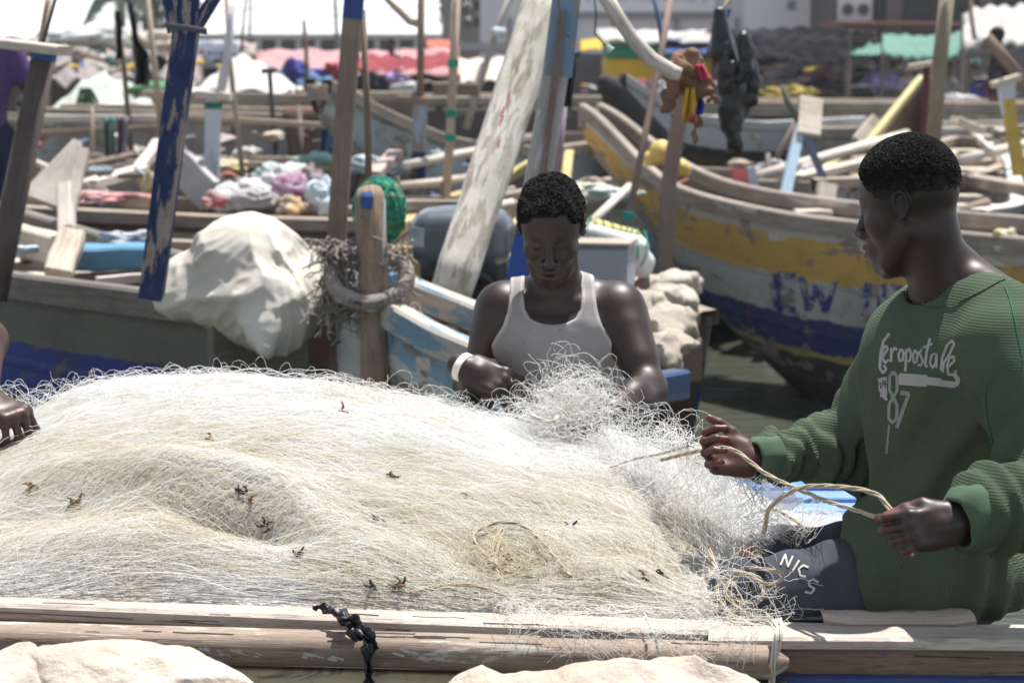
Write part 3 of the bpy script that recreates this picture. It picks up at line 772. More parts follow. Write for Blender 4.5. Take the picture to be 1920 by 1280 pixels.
goods=[(560,148,34,.35,.28,(.05,.05,.35),'blue clothes pile below the pink canopy'),(628,140,34,.22,.25,(.40,.03,.06),'small crimson cloth pile below the pink canopy'),
 (598,160,33,.30,.2,(.10,.25,.45),'light blue cloth pile by the raised canoe tip'),(505,150,33.5,.25,.2,(.05,.14,.22),'dark teal cloth pile next to the thin cross pole'),
 (1460,150,36,.35,.25,(.28,.27,.27),'grey sack pile inside the black canopy stall'),(1520,125,38,.30,.22,(.62,.60,.60),'white plastic bag pile on a stall table'),
 (1555,133,37.5,.25,.2,(.60,.30,.35),'rosy fabric heap on a stall table'),(1610,120,40,.35,.2,(.62,.62,.66),'white laundry heap under the green strip'),
 (1655,155,36,.25,.18,(.35,.30,.62),'lilac bundle on the market table'),(1700,160,36,.22,.18,(.62,.60,.62),'white bundle beside the lilac one'),
 (1735,168,35,.22,.16,(.55,.55,.68),'pale violet bundle before the thick pole'),(1480,175,34,.4,.14,(.45,.33,.03),'yellow tray pile at the quay edge'),
 (1840,168,35,.16,.16,(.02,.03,.6),'bright blue bundle beyond the thick pole'),(1862,175,34.5,.12,.12,(.5,.03,.03),'red bundle next to the bright blue one'),
 (1590,165,36,.35,.12,(.10,.10,.12),'dark sack row under the market tables'),(1795,185,33,.3,.12,(.60,.60,.62),'white cloth heap on the quay behind the thick pole'),
 (150,112,37,.5,.16,(.38,.32,.30),'brown rubbish heap on the tarpaulin roof'),(700,158,34,.3,.2,(.03,.03,.04),'black cloth heap beneath the cream canopy'),
 (742,148,34,.18,.16,(.40,.25,.55),'violet cloth lump beneath the cream canopy'),(765,165,33,.2,.12,(.7,.7,.7),'white rag lump behind the long brown boat'),
 (1195,166,34,.18,.14,(.6,.12,.12),'pink-red cloth lump behind the black canoe tip'),(1255,160,34,.25,.1,(.65,.6,.6),'white crockery pile in front of the red band')]
for i,(px,py,Y,rx,rz,col,lab) in enumerate(goods):
    bundle('cloth_bundle',lab,'bundle',W(px,py,Y),(rx,rx*.8,rz*.8),cc(*[x*.75+.2*sum(col)/3 for x in col]),seed=i+1,amp=.6,n=22,crease=1.8)
DK=plain('stall_shade_boards',(.035,.032,.035),.9,var=.2)  # dark stall interior put into the colour of the back boards
def stall(label,px0,px1,pyt,Y,mat):
    a,b=W(px0,pyt,Y),W(px1,pyt,Y); r=thing('market_table',((a.x+b.x)/2,Y,.32),label,'table')
    g=G(); g.plank(a+Vector((0,.3,0)),b+Vector((0,.3,0)),.8,.05); build(g,'table_top',mat,r)
    for p in (a,b):
        for dy in (0,.6): g=G(); g.tube([(p.x,Y+dy,.3),(p.x,Y+dy,p.z)],.03,6); build(g,'leg',mat,r)
stall('long market table under the black canopy',1400,1590,168,36.5,POSTW); stall('low market table under the green canopy',1600,1745,172,36.5,POSTW)
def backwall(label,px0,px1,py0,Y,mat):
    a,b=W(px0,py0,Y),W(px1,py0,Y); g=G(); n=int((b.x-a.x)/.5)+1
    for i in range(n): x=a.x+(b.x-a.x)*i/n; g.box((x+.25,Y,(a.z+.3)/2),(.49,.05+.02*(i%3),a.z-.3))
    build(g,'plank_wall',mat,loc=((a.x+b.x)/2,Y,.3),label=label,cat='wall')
backwall('back boards coloured dark as the shaded inside of the black canopy stalls',1360,1640,105,43,DK); backwall('grey boarded wall beside the white canopy',1640,1990,95,45,plain('grey_boards',(.12,.11,.115),.9,var=.3))
backwall('boarded wall coloured as the shade behind the pink and cream canopies',470,1100,128,42,plain('brown_boards',(.09,.075,.075),.9,var=.3)); backwall('grey boarded shack wall between post and kiosk',1075,1140,100,40,plain('grey_boards2',(.16,.16,.18),.9,var=.3))  # brown boards darkened in colour for the shade under the canopies
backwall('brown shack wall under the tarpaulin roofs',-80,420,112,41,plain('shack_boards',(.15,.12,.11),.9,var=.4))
def banner():
    Y=36; a,b=W(366,80,Y),W(452,76,Y); zt,zb=W(0,76,Y).z,W(0,128,Y).z
    r=thing('banner',((a.x+b.x)/2,Y,.35),'white banner with blue writing and a red mark behind the white tarpaulin','banner')
    g=G(); g.grid([[Vector((a.x+(b.x-a.x)*j/10,Y+.04*math.sin(j*1.3),zt+(zb-zt)*i/4)) for j in range(11)] for i in range(5)]); c=build(g,'sheet',plain('banner_white',(.62,.66,.72),.7,var=.1),r,smooth=True,solid=.01)
    for x in (a.x,b.x): g=G(); g.tube([(x,Y+.05,.3),(x,Y+.05,zt+.1)],.03,6); build(g,'pole',POSTW,r)
    tr=bvh_of([c]); bl=plain('banner_blue',(.05,.1,.5),.7,var=.1)
    mark('lettering',[[(390,97),(390,103),(396,97),(396,103)],[(400,103),(403,97),(406,103)],[(410,97),(410,103)],[(414,97),(420,97),(414,103),(420,103)],[(424,103),(427,97),(430,103)],[(372,116),(388,116)],[(394,116),(420,117)]],2.2,tr,bl,c,.02)
    mark('emblem',[[(374,96),(378,102),(382,96),(374,96)]],4,tr,plain('banner_red',(.5,.04,.04),.7,var=.1),c,.02)
banner()
# ------------------------------------------------------------------ distant people
def figure(label,base,h,yaw,shirt,shorts,pose='stand',res=.02,lean=0,skirt=False):
    """small full figure; base = point under the feet or seat"""
    r=thing('person',base,label,'person'); s=h/1.72; B=A3(base); f=A3((math.cos(yaw),math.sin(yaw),0)); l=A3((-f[1],f[0],0)); u=A3((0,0,1))
    P=lambda a,b,c: B+(f*a+l*b+u*c)*s
    if pose=='stand':
        hip=.92; kn=[(.04,.1,.5),(-.02,-.1,.5)]; ft=[(.0,.12,.06),(-.06,-.11,.06)]
    else: hip=.14 if pose=='sit' else .6; kn=[(.42,.1,hip+.04),(.42,-.1,hip+.04)]; ft=[(.44,.1,hip-.36),(.44,-.1,hip-.36)]
    sh_=hip+.50; ln=lean
    chest=(ln*.6,0,hip+.36); nk=(ln,0,sh_+.08); hd_=(ln+.03,0,sh_+.25)
    ha=[(.22+ln,.30,hip+.10),(.28+ln,-.22,hip+.20)]; el_=[(.0+ln,.30,hip+.22),(.02+ln,-.30,hip+.22)]
    bd=[('u',0,ell(P(*chest),A3((.11,.17,.22))*s,np.stack([f,l,u],1))),('u',.05,cap(P(0,0,hip),P(ln*.4,0,hip+.25),.14*s,.13*s)),('u',.03,cap(P(*nk),P(*hd_),.055*s,.055*s)),
        ('u',.03,ell(P(*hd_),A3((.098,.077,.115))*s,np.stack([f,l,u],1))),('u',.01,cap(P(ln+.12,0,sh_+.22),P(ln+.135,0,sh_+.2),.014*s,.014*s))]
    for i,b in enumerate((.17,-.17)):
        S=P(ln,b,sh_); bd+=[('u',.03,cap(S,P(*el_[i]),.05*s,.04*s)),('u',.02,cap(P(*el_[i]),P(*ha[i]),.038*s,.028*s)),('u',.02,ell(P(*ha[i]),A3((.05,.035,.045))*s))]
        hp=P(0,b*.55,hip); bd+=[('u',.03,cap(hp,P(*kn[i]),.085*s,.06*s)),('u',.02,cap(P(*kn[i]),P(*ft[i]),.055*s,.038*s)),('u',.02,cap(P(*ft[i]),P(ft[i][0]+.15,ft[i][1],ft[i][2]-.02),.038*s,.03*s))]
    pts=[P(ft[0][0]-.1,.2,min(ft[0][2],0)),P(ft[0][0]+.25,-.3,0),P(ln+.2,.3,sh_+.35),P(-.25,-.4,0.),P(-.2,.35,sh_)]
    lo,hi=bb(pts,.16*s); sdf_obj('body',bd,lo,hi,res,SKIN,r,cols=lambda P:np.ones((len(P),4)))
    HR_=np.stack([f,l,u],1)
    hh=[('u',0,ell(P(hd_[0]-.015,0,hd_[2]+.03),A3((.10,.085,.10))*s,HR_)),('i',0,half(P(hd_[0]+.03,0,hd_[2]+.035),(HR_@A3((.75,0,-.65)))))]
    sdf_obj('hair',hh,P(hd_[0]-.2,-.2,hd_[2]-.15)*0+A3(P(*hd_))-.2,A3(P(*hd_))+.2,res*.7,HAIRM,r)
    if shirt is not None:
        q=[('u',0,grp(bd[:2])),('u',.03,cap(P(ln,.17,sh_),P(*[(a+b)/2 for a,b in zip((ln,.17,sh_),el_[0])]),.058*s,.055*s)),('u',.03,cap(P(ln,-.17,sh_),P(*[(a+b)/2 for a,b in zip((ln,-.17,sh_),el_[1])]),.058*s,.055*s)),('d',0,lambda p:np.full(len(p),-.016))]
        sdf_obj('shirt',q,lo,hi,res,shirt,r)
    if shorts is not None:
        q=[('u',0,cap(P(0,0,hip),P(0,0,hip+.05),.155*s,.15*s))]
        for i,b in enumerate((.17,-.17)):
            hp=P(0,b*.55,hip); kk=P(*kn[i]); q.append(('u',.03,cap(hp,hp+(kk-hp)*.85,.105*s,.09*s)))
        sdf_obj('shorts',q,lo,hi,res,shorts,r)
    return r
PURP=fabric('purple_cotton',(.085,.05,.15),(.06,.035,.11)); CAMO=fabric('camouflage',(.16,.13,.08),(.03,.03,.025)); BLKT=fabric('black_cotton',(.02,.02,.022),(.03,.03,.032)); NAVY=fabric('navy_cotton',(.02,.025,.05),(.015,.02,.04))
figure('man in a black top and patterned shorts standing on a moored boat',W(1872,318,26.5),1.68,2.9,BLKT,CAMO,'stand',.018,lean=.05)
p_=W(-26,560,12.2); figure('person in a purple shirt and dark trousers cut off by the picture edge',(p_.x,12.2,p_.z),1.72,1.7,PURP,NAVY,'stand',.012)
mk=[(1776,200,42,'seated market woman in a white top behind the thick pole',(.6,.6,.6),'sit',3.6),(1722,178,43,'market woman in a pale blouse seated beside lilac bundles',(.55,.5,.6),'sit',4.4),
    (1512,168,40,'market seller in a grey shirt under the black canopy',(.2,.2,.22),'sit',3.4),(1568,164,41,'market seller in a red top under the black canopy',(.35,.06,.07),'sit',4.9),
    (1640,160,41,'market seller in a blue top beneath hanging laundry',(.05,.1,.3),'sit',4.0),(735,165,38,'person in black with a violet scarf under the maroon canopy',(.03,.03,.035),'sit',3.9),
    (1328,150,39,'person in a pink top beside the painted kiosk',(.5,.2,.25),'sit',4.4)]
for px,py,Y,lab,c,po,yaw in mk:
    q_=W(px,py,Y); figure(lab,(q_.x,Y,max(.45,q_.z)-.1),1.66,yaw,fabric('blouse',c,tuple(x*.7 for x in c)),None,po,.03)

def clutter(name,label,spots,pal,seed):
    """uncountable small wares: lumps, boxes and rags heaped together"""
    rg=random.Random(seed); g=G(); nm=len(pal)
    for (x0,x1,y0,y1,Ya,Yb,n,sa,sb) in spots:
        for k in range(n):
            Y=rg.uniform(Ya,Yb); c=W(rg.uniform(x0,x1),rg.uniform(y0,y1),Y); s=rg.uniform(sa,sb); m=rg.randrange(nm)
            if rg.random()<.62:
                a=rg.uniform(0,3.1); g.m=m; d=Vector((math.cos(a),math.sin(a)*.6,rg.uniform(-.3,.3))).normalized()*s; g.plank(c-d*1.5,c+d*1.5,s*rg.uniform(.3,1.2),s*rg.uniform(.08,.7),up=(rg.uniform(-.6,.6),rg.uniform(-.6,.6),1),m=m)
            else:
                rows=[]; 
                for i in range(6):
                    th=math.pi*i/5; rows.append([c+Vector((math.sin(th)*math.cos(p)*s*rg.uniform(.6,1.9),math.sin(th)*math.sin(p)*s*rg.uniform(.6,1.6),math.cos(th)*s*.55*rg.uniform(.5,1.5))) for p in [2*math.pi*q/8 for q in range(8)]])
                g.grid(rows,m=m,closed=True)
    o=build(g,name,pal,kind='stuff'); o['label']=label; return o
PALM=[cc(*c) for c in ((.62,.61,.60),(.40,.38,.36),(.24,.20,.17),(.05,.045,.045),(.03,.03,.035),(.07,.06,.06),(.10,.09,.09),(.05,.08,.25),(.40,.07,.08),(.55,.38,.10),(.12,.28,.24),(.50,.30,.34),(.34,.28,.46),(.06,.06,.07),(.22,.16,.12))]
clutter('market_goods','jumble of small wares, washing and baskets under the market canopies',[(1370,1600,118,178,35,41,90,.04,.13),(1600,1900,112,180,35,43,100,.04,.12),(470,850,135,168,34,40,60,.04,.12),(1075,1345,155,178,34.5,36,40,.04,.09),(60,460,95,140,34.5,38,60,.06,.16)],PALM,11)
# ------------------------------------------------------------------ canoes
def interp(tb,t): return float(np.interp(t,[a for a,_ in tb],[b for _,b in tb]))
def smooth_tab(tb,t,w_=.04): return sum(interp(tb,min(1,max(0,t+k*w_/2))) for k in (-2,-1,0,1,2))/5
RAILW=wood((.40,.335,.27),(.12,.085,.06))
INW=wood((.24,.175,.125),(.07,.05,.035))
THW=wood((.60,.53,.44),(.26,.20,.15),streak=14)
def canoe(label,stern,bow,zg,bw,zk,mats,thw=(),rail=(.05,.06),railm=None,n=60,group=None,stem=True,thwm=None,thwn=.2,ribs=(),name='canoe',cat='boat',inner=None,thw_drop=.10,flare=.5,junk=5):
    """open plank canoe; stern and bow are points on the water; t runs 0 (stern) to 1 (bow)"""
    S=Vector((stern[0],stern[1],0)); B=Vector((bow[0],bow[1],0)); ax=(B-S); L=ax.length; ax.normalize(); sd=Vector((ax.y,-ax.x,0))
    r=thing(name,(S+B)/2,label,cat,group); K=13; outer=[];inn=[];topl={1:[],-1:[]}; th=.035
    rowo=[];rowi=[]
    for i in range(n+1):
        t=i/n; c=S.lerp(B,t); zG=smooth_tab(zg,t); b=smooth_tab(bw,t,.03); zK=smooth_tab(zk,t)
        ro=[];ri=[]
        for k in range(-K,K+1):
            s=abs(k)/K; sg=1 if k>=0 else -1
            off=b*s**flare; z=zK+(zG-zK)*s**1.25
            ro.append(c+sd*sg*off+Vector((0,0,z)))
            bi=max(b-th,.004); zi=min(zK+.05,zG-.01); ri.append(c+sd*sg*bi*s**flare+Vector((0,0,zi+(zG-.004-zi)*s**1.25)))
        rowo.append(ro); rowi.append(ri)
        for sg in (1,-1): topl[sg].append(c+sd*sg*max(b-.4*th,.004)+Vector((0,0,zG+.004)))
    g=G(); g.grid(rowo,uvw=lambda i,k:(L*i/n,max(0.,1-(rowo[i][0].z-rowo[i][k%(2*K+1)].z)/1.2))); hull=build(g,'hull',mats,r,smooth=True)
    g=G(); g.grid([x[::-1] for x in rowi],uvw=lambda i,k:(L*i/n,abs(k-K)/K)); build(g,'inner_planking',inner or INW,r,smooth=True)
    for sg in (1,-1):
        g=G()
        P=topl[sg]
        rw,rh=rail; pv=[(-rw*.5,-rh*.6),(rw*.5,-rh*.6),(rw*.55,rh*.3),(rw*.4,rh*.42),(-rw*.4,rh*.42),(-rw*.55,rh*.3)]
        rows=[[p+sd*x+Vector((0,0,z)) for x,z in pv] for p in P]
        g.grid(rows,closed=True,uvw=lambda i,k:(L*i/n,.06*k)); build(g,'gunwale',railm or RAILW,r)
    if stem:
        c0=[]; 
        for i in range(n+1):
            t=i/n
            if t>.8: c0.append(S.lerp(B,t)+Vector((0,0,smooth_tab(zk,t))))
        g=G(); zt=smooth_tab(zg,1); pts=c0[:-1]+[B+Vector((0,0,zt+.0))]
        g.tube(pts,[.045]*len(pts),8,up=sd); build(g,'stem',railm or RAILW,r)
        # transoms at both ends close the hull
        for t in (0,1):
            c=S.lerp(B,t); b=smooth_tab(bw,t,.03); zG=smooth_tab(zg,t); zK=smooth_tab(zk,t)
            if b>.02: g=G(); g.plank(c-sd*b*1.02+Vector((0,0,(zG+zK)/2+(zG-zK)*.25)),c+sd*b*1.02+Vector((0,0,(zG+zK)/2+(zG-zK)*.25)),.05,(zG-zK)*.55,m=0); build(g,'end_board',railm or RAILW,r)
    for q in thw:
        t,w_=(q if isinstance(q,tuple) else (q,thwn)); c=S.lerp(B,t); b=smooth_tab(bw,t)-.01; z=smooth_tab(zg,t)-thw_drop
        g=G(); k=random.uniform(-.05,.05); g.plank(c-sd*b+ax*k+Vector((0,0,z)),c+sd*b-ax*k+Vector((0,0,z)),w_,.045,seg=2,jit=.006); build(g,'thwart',thwm or THW,r)
    for k in range(junk):
        t=random.uniform(.12,.8); c=S.lerp(B,t); b=smooth_tab(bw,t)*.8; z=smooth_tab(zg,t)-random.uniform(.08,.22); l=random.uniform(.35,1.1); a=random.uniform(-.5,.5)
        d=ax*l*.5*math.cos(a)+sd*min(b,l*.5*abs(math.sin(a)))*(1 if a>0 else -1); o=sd*random.uniform(-.5,.5)*b+Vector((0,0,z))
        g=G(); g.plank(c+o-d,c+o+d+Vector((0,0,random.uniform(-.12,.12))),random.uniform(.05,.16),.03); build(g,'loose_plank',random.choice((THW,RAILW,INW,GREYW)),r)
    for t in ribs:
        c=S.lerp(B,t); b=smooth_tab(bw,t); zG=smooth_tab(zg,t); zK=smooth_tab(zk,t); P=[]
        for k in range(-8,9):
            s=abs(k)/8; P.append(c+sd*(1 if k>=0 else -1)*(b-.05)*s**flare+Vector((0,0,zK+.07+(zG-zK-.07)*s**1.25)))
        g=G(); g.tube(P,.03,6); build(g,'rib',THW,r)
    return r,hull
def wp(px,Y): v=W(px,600,Y); return (v.x,Y)
GREYW=wood((.25,.185,.14),(.11,.08,.06))
# D: the big yellow, white and blue canoe with raised prow
hm=hull_mat([(0,(.05,.045,.05)),(.36,(.42,.34,.12)),(.39,(.022,.045,.15)),(.55,(.44,.45,.43)),(.73,(.52,.33,.08)),(.915,(.45,.42,.37))],wear=.30,seed=3)
rD,hD=canoe('large weathered canoe painted yellow, white and dark blue with a tall raked prow',(4.05,9.5),(.50,13.5),
  [(0,1.0),(.4,1.0),(.6,1.02),(.7,1.05),(.8,1.10),(.86,1.18),(.9,1.29),(.95,1.46),(1,1.62)],[(0,.55),(.3,.6),(.6,.48),(.8,.27),(.9,.15),(1,.085)],
  [(0,-.15),(.62,-.12),(.72,.18),(.8,.45),(.9,.90),(.95,1.16),(1,1.42)],[hm],thw=[(.2,.2),(.35,.22),(.5,.2),(.63,.2)],rail=(.06,.085),ribs=(.28,.42,.57),railm=wood((.36,.31,.26),(.14,.11,.09),paint=(.5,.48,.44),amt=.22),flare=.42)
blu,_t,_b=new_mat('navy_letter_paint'); _n=noise(_t,coords(_t,'Object'),11,7,.75,.6)
_t.links.new(mix(_t,ramp(_t,_n,[(.50,0),(.54,1)]),(.022,.045,.18),(.36,.37,.37)),_b.inputs['Base Color']); _b.inputs['Roughness'].default_value=.7
trD=bvh_of([hD])
mark('painted_lettering',[([(1458,513),(1458,578)],15),([(1458,515),(1492,519)],13),([(1458,546),(1486,549)],12),([(1458,577),(1493,581)],13),
 ([(1503,519),(1517,582)],13),([(1517,582),(1533,534)],11),([(1533,534),(1549,585)],13),([(1549,585),(1566,526)],11),
 ([(1628,530),(1622,592)],13),([(1656,534),(1650,595)],14),([(1656,536),(1690,540),(1692,562),(1656,566)],11),([(1666,566),(1698,598)],12),
 ([(1726,542),(1724,600)],13),([(1760,546),(1758,605)],13)],13,trD,blu,hD,.004)
# second black prow behind it
hm=hull_mat([(0,(.022,.02,.02)),(.45,(.07,.045,.03)),(.72,(.02,.02,.022)),(.80,(.42,.44,.46))],wear=.12,seed=5)
_e,_=canoe('black and white canoe with a blunt black prow behind the yellow one',(2.9,21.5),(.86,18.6),[(0,1.30),(.6,1.30),(.8,1.38),(.9,1.52),(1,1.76)],[(0,.7),(.6,.7),(.85,.34),(1,.12)],[(0,-.1),(.45,-.1),(.7,.5),(.85,.95),(1,1.5)],[hm],thw=[.2,.4,.6],rail=(.07,.08),railm=wood((.42,.42,.42),(.25,.25,.25)),flare=.4)
g=G(); g.tube([W(1290,318,19.2),W(1235,262,18.9),W(1180,205,18.7),W(1140,160,18.5),W(1128,146,18.45)],[.10,.12,.12,.10,.05],10,up=(0,1,0)); build(g,'prow_timber',wood((.05,.045,.045),(.02,.02,.02)),_e,smooth=True)
for ch in _e.children:
    if ch.name.startswith(('stem','end_board')): ch.data.materials[0]=wood((.05,.045,.045),(.02,.02,.02))
# long brown boats far behind
hmB=hull_mat([(0,(.09,.08,.08)),(.5,(.36,.40,.43)),(.9,(.45,.38,.30))],wear=.3,seed=8)
BRN=wood((.42,.25,.15),(.26,.15,.09)); 
canoe('long boat with fresh orange-brown inner planking and pale cross boards',(9.5,27),(1.2,27.3),[(0,1.30),(1,1.34)],[(0,1.0),(.9,1.0),(1,.5)],[(0,-.1),(1,-.1)],[hmB],thw=[(x,.35) for x in (.1,.22,.34,.46,.56,.66,.78,.9)],rail=(.10,.12),inner=BRN,stem=False,thw_drop=.12,n=30)
canoe('pale-railed long boat with wide slanting boards behind the tall poles',(.9,26.5),(-1.9,25.5),[(0,1.42),(1,1.42)],[(0,1.1),(.85,1.0),(1,.6)],[(0,-.1),(1,-.1)],[hull_mat([(0,(.07,.05,.05)),(.6,(.10,.08,.08))],seed=9)],thw=[(x,.45) for x in (.12,.3,.48,.66,.82)],rail=(.10,.10),inner=wood((.10,.075,.07),(.04,.03,.03)),stem=False,thw_drop=.1,n=30)
hmH=hull_mat([(0,(.13,.09,.07)),(.5,(.22,.17,.13)),(.68,(.36,.42,.44))],wear=.35,seed=11)
rH,hH=canoe('brown and pale blue canoe with blue writing and a lifted log-like tip',(.95,21),(-1.38,15.3),[(0,1.15),(.5,1.12),(.75,1.25),(.9,1.5),(1,1.74)],[(0,.55),(.6,.52),(.85,.26),(1,.07)],[(0,-.1),(.5,-.05),(.72,.5),(1,1.55)],[hmH],thw=[.3,.5],rail=(.08,.09),flare=.4)
mark('painted_lettering',[[(700,213),(702,224)],[(700,213),(708,216)],[(714,219),(716,231),(722,222),(724,234)],[(730,224),(732,236)],[(730,230),(738,232)],[(738,226),(740,238)],[(748,229),(756,231),(752,241)],[(762,233),(764,243)],[(770,235),(778,237)]],3.2,bvh_of([hH]),blu,hH,.008)
# left middle rows
hmG=hull_mat([(0,(.06,.05,.05)),(.45,(.26,.27,.29)),(.8,(.30,.28,.26))],wear=.4,seed=13)
canoe('grey rust-streaked boat hull with a railing pole, behind the colourful net pile',(-1.55,18.2),(-4.3,19.6),[(0,1.42),(1,1.45)],[(0,.7),(.8,.7),(1,.3)],[(0,-.1),(1,-.1)],[hmG],thw=[.2,.4,.6,.8],rail=(.07,.07),stem=False,n=30)
canoe('second grey-white boat with rusty sides carrying the domed white tarpaulin',(-1.4,21.2),(-3.7,22.6),[(0,1.52),(1,1.55)],[(0,.8),(.8,.8),(1,.4)],[(0,-.1),(1,-.1)],[hull_mat([(0,(.1,.08,.07)),(.5,(.42,.40,.36))],wear=.4,seed=14)],thw=[.2,.5,.8],rail=(.08,.09),stem=False,n=30)
canoe('brown canoe under the green-white tarpaulin',(-2.9,20.5),(-7,23),[(0,1.3),(1,1.3)],[(0,.7),(.8,.7),(1,.4)],[(0,-.1),(1,-.1)],[hull_mat([(0,(.10,.08,.07)),(.6,(.2,.16,.13))],wear=.4,seed=15)],thw=[.2,.4,.6,.8],stem=False,n=30)
canoe('slim rounded brown dugout between the grey hull and the net pile',(-1.2,15.9),(-3.1,16.9),[(0,1.05),(.3,1.12),(1,1.10)],[(0,.12),(.3,.38),(1,.4)],[(0,.9),(.25,.3),(1,0)],[hull_mat([(0,(.2,.17,.14)),(.5,(.27,.22,.18))],wear=.4,seed=16)],thw=[.5],stem=False,n=30)
canoe('open bare-wood canoe with stacked cross boards at mid distance',(-2.05,14.6),(-5.2,16.2),[(0,1.22),(.4,1.05),(1,1.1)],[(0,.2),(.3,.6),(1,.6)],[(0,.7),(.3,-.1),(1,-.1)],[hull_mat([(0,(.2,.17,.14)),(.6,(.36,.32,.27))],wear=.5,seed=17)],thw=[(.25,.2),(.4,.25),(.55,.25),(.7,.2),(.85,.2)],ribs=(.3,.5,.7),n=30)
hmF=hull_mat([(0,(.05,.06,.05)),(.5,(.075,.10,.075)),(.88,(.19,.14,.11))],wear=.3,seed=18)
canoe('low green-sided canoe loaded with nets and rags',(-.55,11.9),(-3.6,12.9),[(0,1.0),(1,1.06)],[(0,.35),(.3,.55),(.8,.5),(1,.3)],[(0,-.1),(1,-.1)],[hmF],thw=[.15,.35,.6,.85],rail=(.10,.07),stem=False,n=30)
canoe('narrow white and maroon canoe half hidden behind the big white tarpaulin',(-.75,10.3),(-2.6,11.0),[(0,.93),(1,.95)],[(0,.3),(.5,.4),(1,.3)],[(0,-.1),(1,-.1)],[hull_mat([(0,(.02,.09,.06)),(.6,(.15,.06,.06)),(.8,(.45,.5,.52))],wear=.2,seed=19)],thw=[.5],rail=(.09,.05),stem=False,n=30)
hmA=hull_mat([(0,(.009,.026,.18)),(.80,(.095,.095,.078)),(.93,(.08,.072,.06))],base=(.13,.12,.10),wear=.20,dirt=(.03,.03,.027),seed=21)
rA,hA=canoe('dark grey-green and blue canoe with a heavy square rail',(-4.15,12.2),(-.93,7.75),[(0,1.25),(.5,1.03),(1,1.0)],[(0,.5),(.5,.62),(.8,.45),(1,.18)],[(0,-.1),(.8,-.1),(.93,.2),(1,.55)],[hmA],thw=[(.2,.2),(.35,.2),(.5,.25),(.62,.2),(.75,.2)],rail=(.07,.10),railm=wood((.19,.17,.15),(.09,.08,.07)),flare=.33,ribs=(.45,.58,.7))
hmB2=hull_mat([(0,(.03,.06,.22)),(.70,(.46,.49,.48)),(.88,(.20,.33,.43))],wear=.40,base=(.30,.25,.20),seed=25)
rB,hB=canoe('white and blue canoe with peeling paint and a mooring post at its bow',(.24,6.7),(-.60,7.65),[(0,.88),(.5,1.0),(.8,1.08),(1,1.15)],[(0,.16),(.4,.19),(.8,.13),(1,.06)],[(0,-.1),(.8,-.05),(.93,.1),(1,.25)],[hmB2],thw=[.2,.45,.7],junk=0,rail=(.07,.09),railm=wood((.5,.46,.4),(.25,.22,.2),paint=(.17,.29,.38),amt=.35),flare=.36)
for ch in rB.children:
    if ch.name.startswith('end_board'): ch.data.materials[0]=wood((.16,.12,.09),(.08,.055,.04),paint=(.05,.11,.24),amt=.4)
trB=bvh_of([hB])
ob=mark('painted_star',[[(867,632),(888,662),(900,690)],[(856,680),(884,666),(912,655)],[(868,633),(905,640)],[(856,680),(900,688)]],5.5,trB,blu,hB,.003)
mark('painted_lettering',[([(621,588),(621,650)],4),([(614,604),(634,598)],4),([(636,602),(637,640)],4),([(616,648),(640,640)],5),([(620,622),(634,620)],3.5)],4,trB,blu,hB,.003)
# right-hand boats
hmR=hull_mat([(0,(.10,.09,.09)),(.5,(.20,.24,.27)),(.85,(.50,.50,.48))],wear=.35,seed=31)
canoe('pale canoe with a curved white rim and closely set cross boards',(3.9,19.5),(2.55,12.0),[(0,1.25),(.6,1.02),(.9,1.0),(1,1.03)],[(0,.3),(.4,.5),(.85,.38),(1,.06)],[(0,0),(.8,-.05),(.94,.2),(1,.5)],[hmR],thw=[(.3,.2),(.42,.22),(.54,.2),(.66,.2),(.76,.2),(.85,.2),(.92,.14)],rail=(.10,.07),railm=wood((.58,.55,.5),(.36,.32,.28),paint=(.35,.5,.58),amt=.25),thw_drop=.06,ribs=(.6,.75,.88))
canoe('dark-hulled canoe with grey-white planking at the edge of the view',(4.2,20.0),(3.55,11.9),[(0,1.2),(.6,1.05),(1,1.1)],[(0,.6),(.5,.65),(1,.25)],[(0,0),(.8,-.05),(1,.2)],[hull_mat([(0,(.03,.035,.04)),(.55,(.08,.11,.13)),(.85,(.38,.38,.36))],wear=.3,seed=32)],thw=[(.2,.3),(.32,.3),(.44,.3),(.56,.3),(.68,.3),(.8,.3)],rail=(.11,.08),thw_drop=.05)
canoe('white and grey-blue canoe behind the rail of the yellow one',(4.3,18.5),(1.75,13.9),[(0,1.2),(.5,1.03),(1,1.1)],[(0,.5),(.5,.55),(1,.2)],[(0,0),(.8,0),(1,.4)],[hull_mat([(0,(.1,.1,.1)),(.4,(.30,.36,.40)),(.8,(.5,.5,.48))],wear=.4,seed=33)],thw=[(.15,.25),(.3,.25),(.45,.25),(.6,.25),(.75,.25),(.88,.2)],rail=(.09,.07))
canoe('grey-white canoe with a dark cabin side, beyond the yellow one',(5.0,20.6),(2.0,20.2),[(0,1.25),(1,1.22)],[(0,.6),(.5,.65),(1,.3)],[(0,0),(1,0)],[hull_mat([(0,(.03,.035,.05)),(.72,(.40,.42,.44))],wear=.3,seed=34)],thw=[.15,.3,.5,.7,.85],rail=(.10,.10),stem=False)
canoe('yellow, red and white canoe bow pointing upward near the thick pole',(2.6,16.4),(3.55,18.4),[(0,1.0),(.6,1.12),(1,1.75)],[(0,.3),(.5,.4),(1,.05)],[(0,0),(.6,.3),(1,1.3)],[hull_mat([(0,(.30,.05,.06)),(.6,(.58,.50,.14))],wear=.2,seed=35)],thw=[.3],rail=(.06,.06),railm=wood((.62,.55,.25),(.4,.32,.2)))
hmM=hull_mat([(0,(.10,.12,.15)),(.45,(.24,.30,.38)),(.82,(.42,.42,.40))],wear=.3,seed=36)
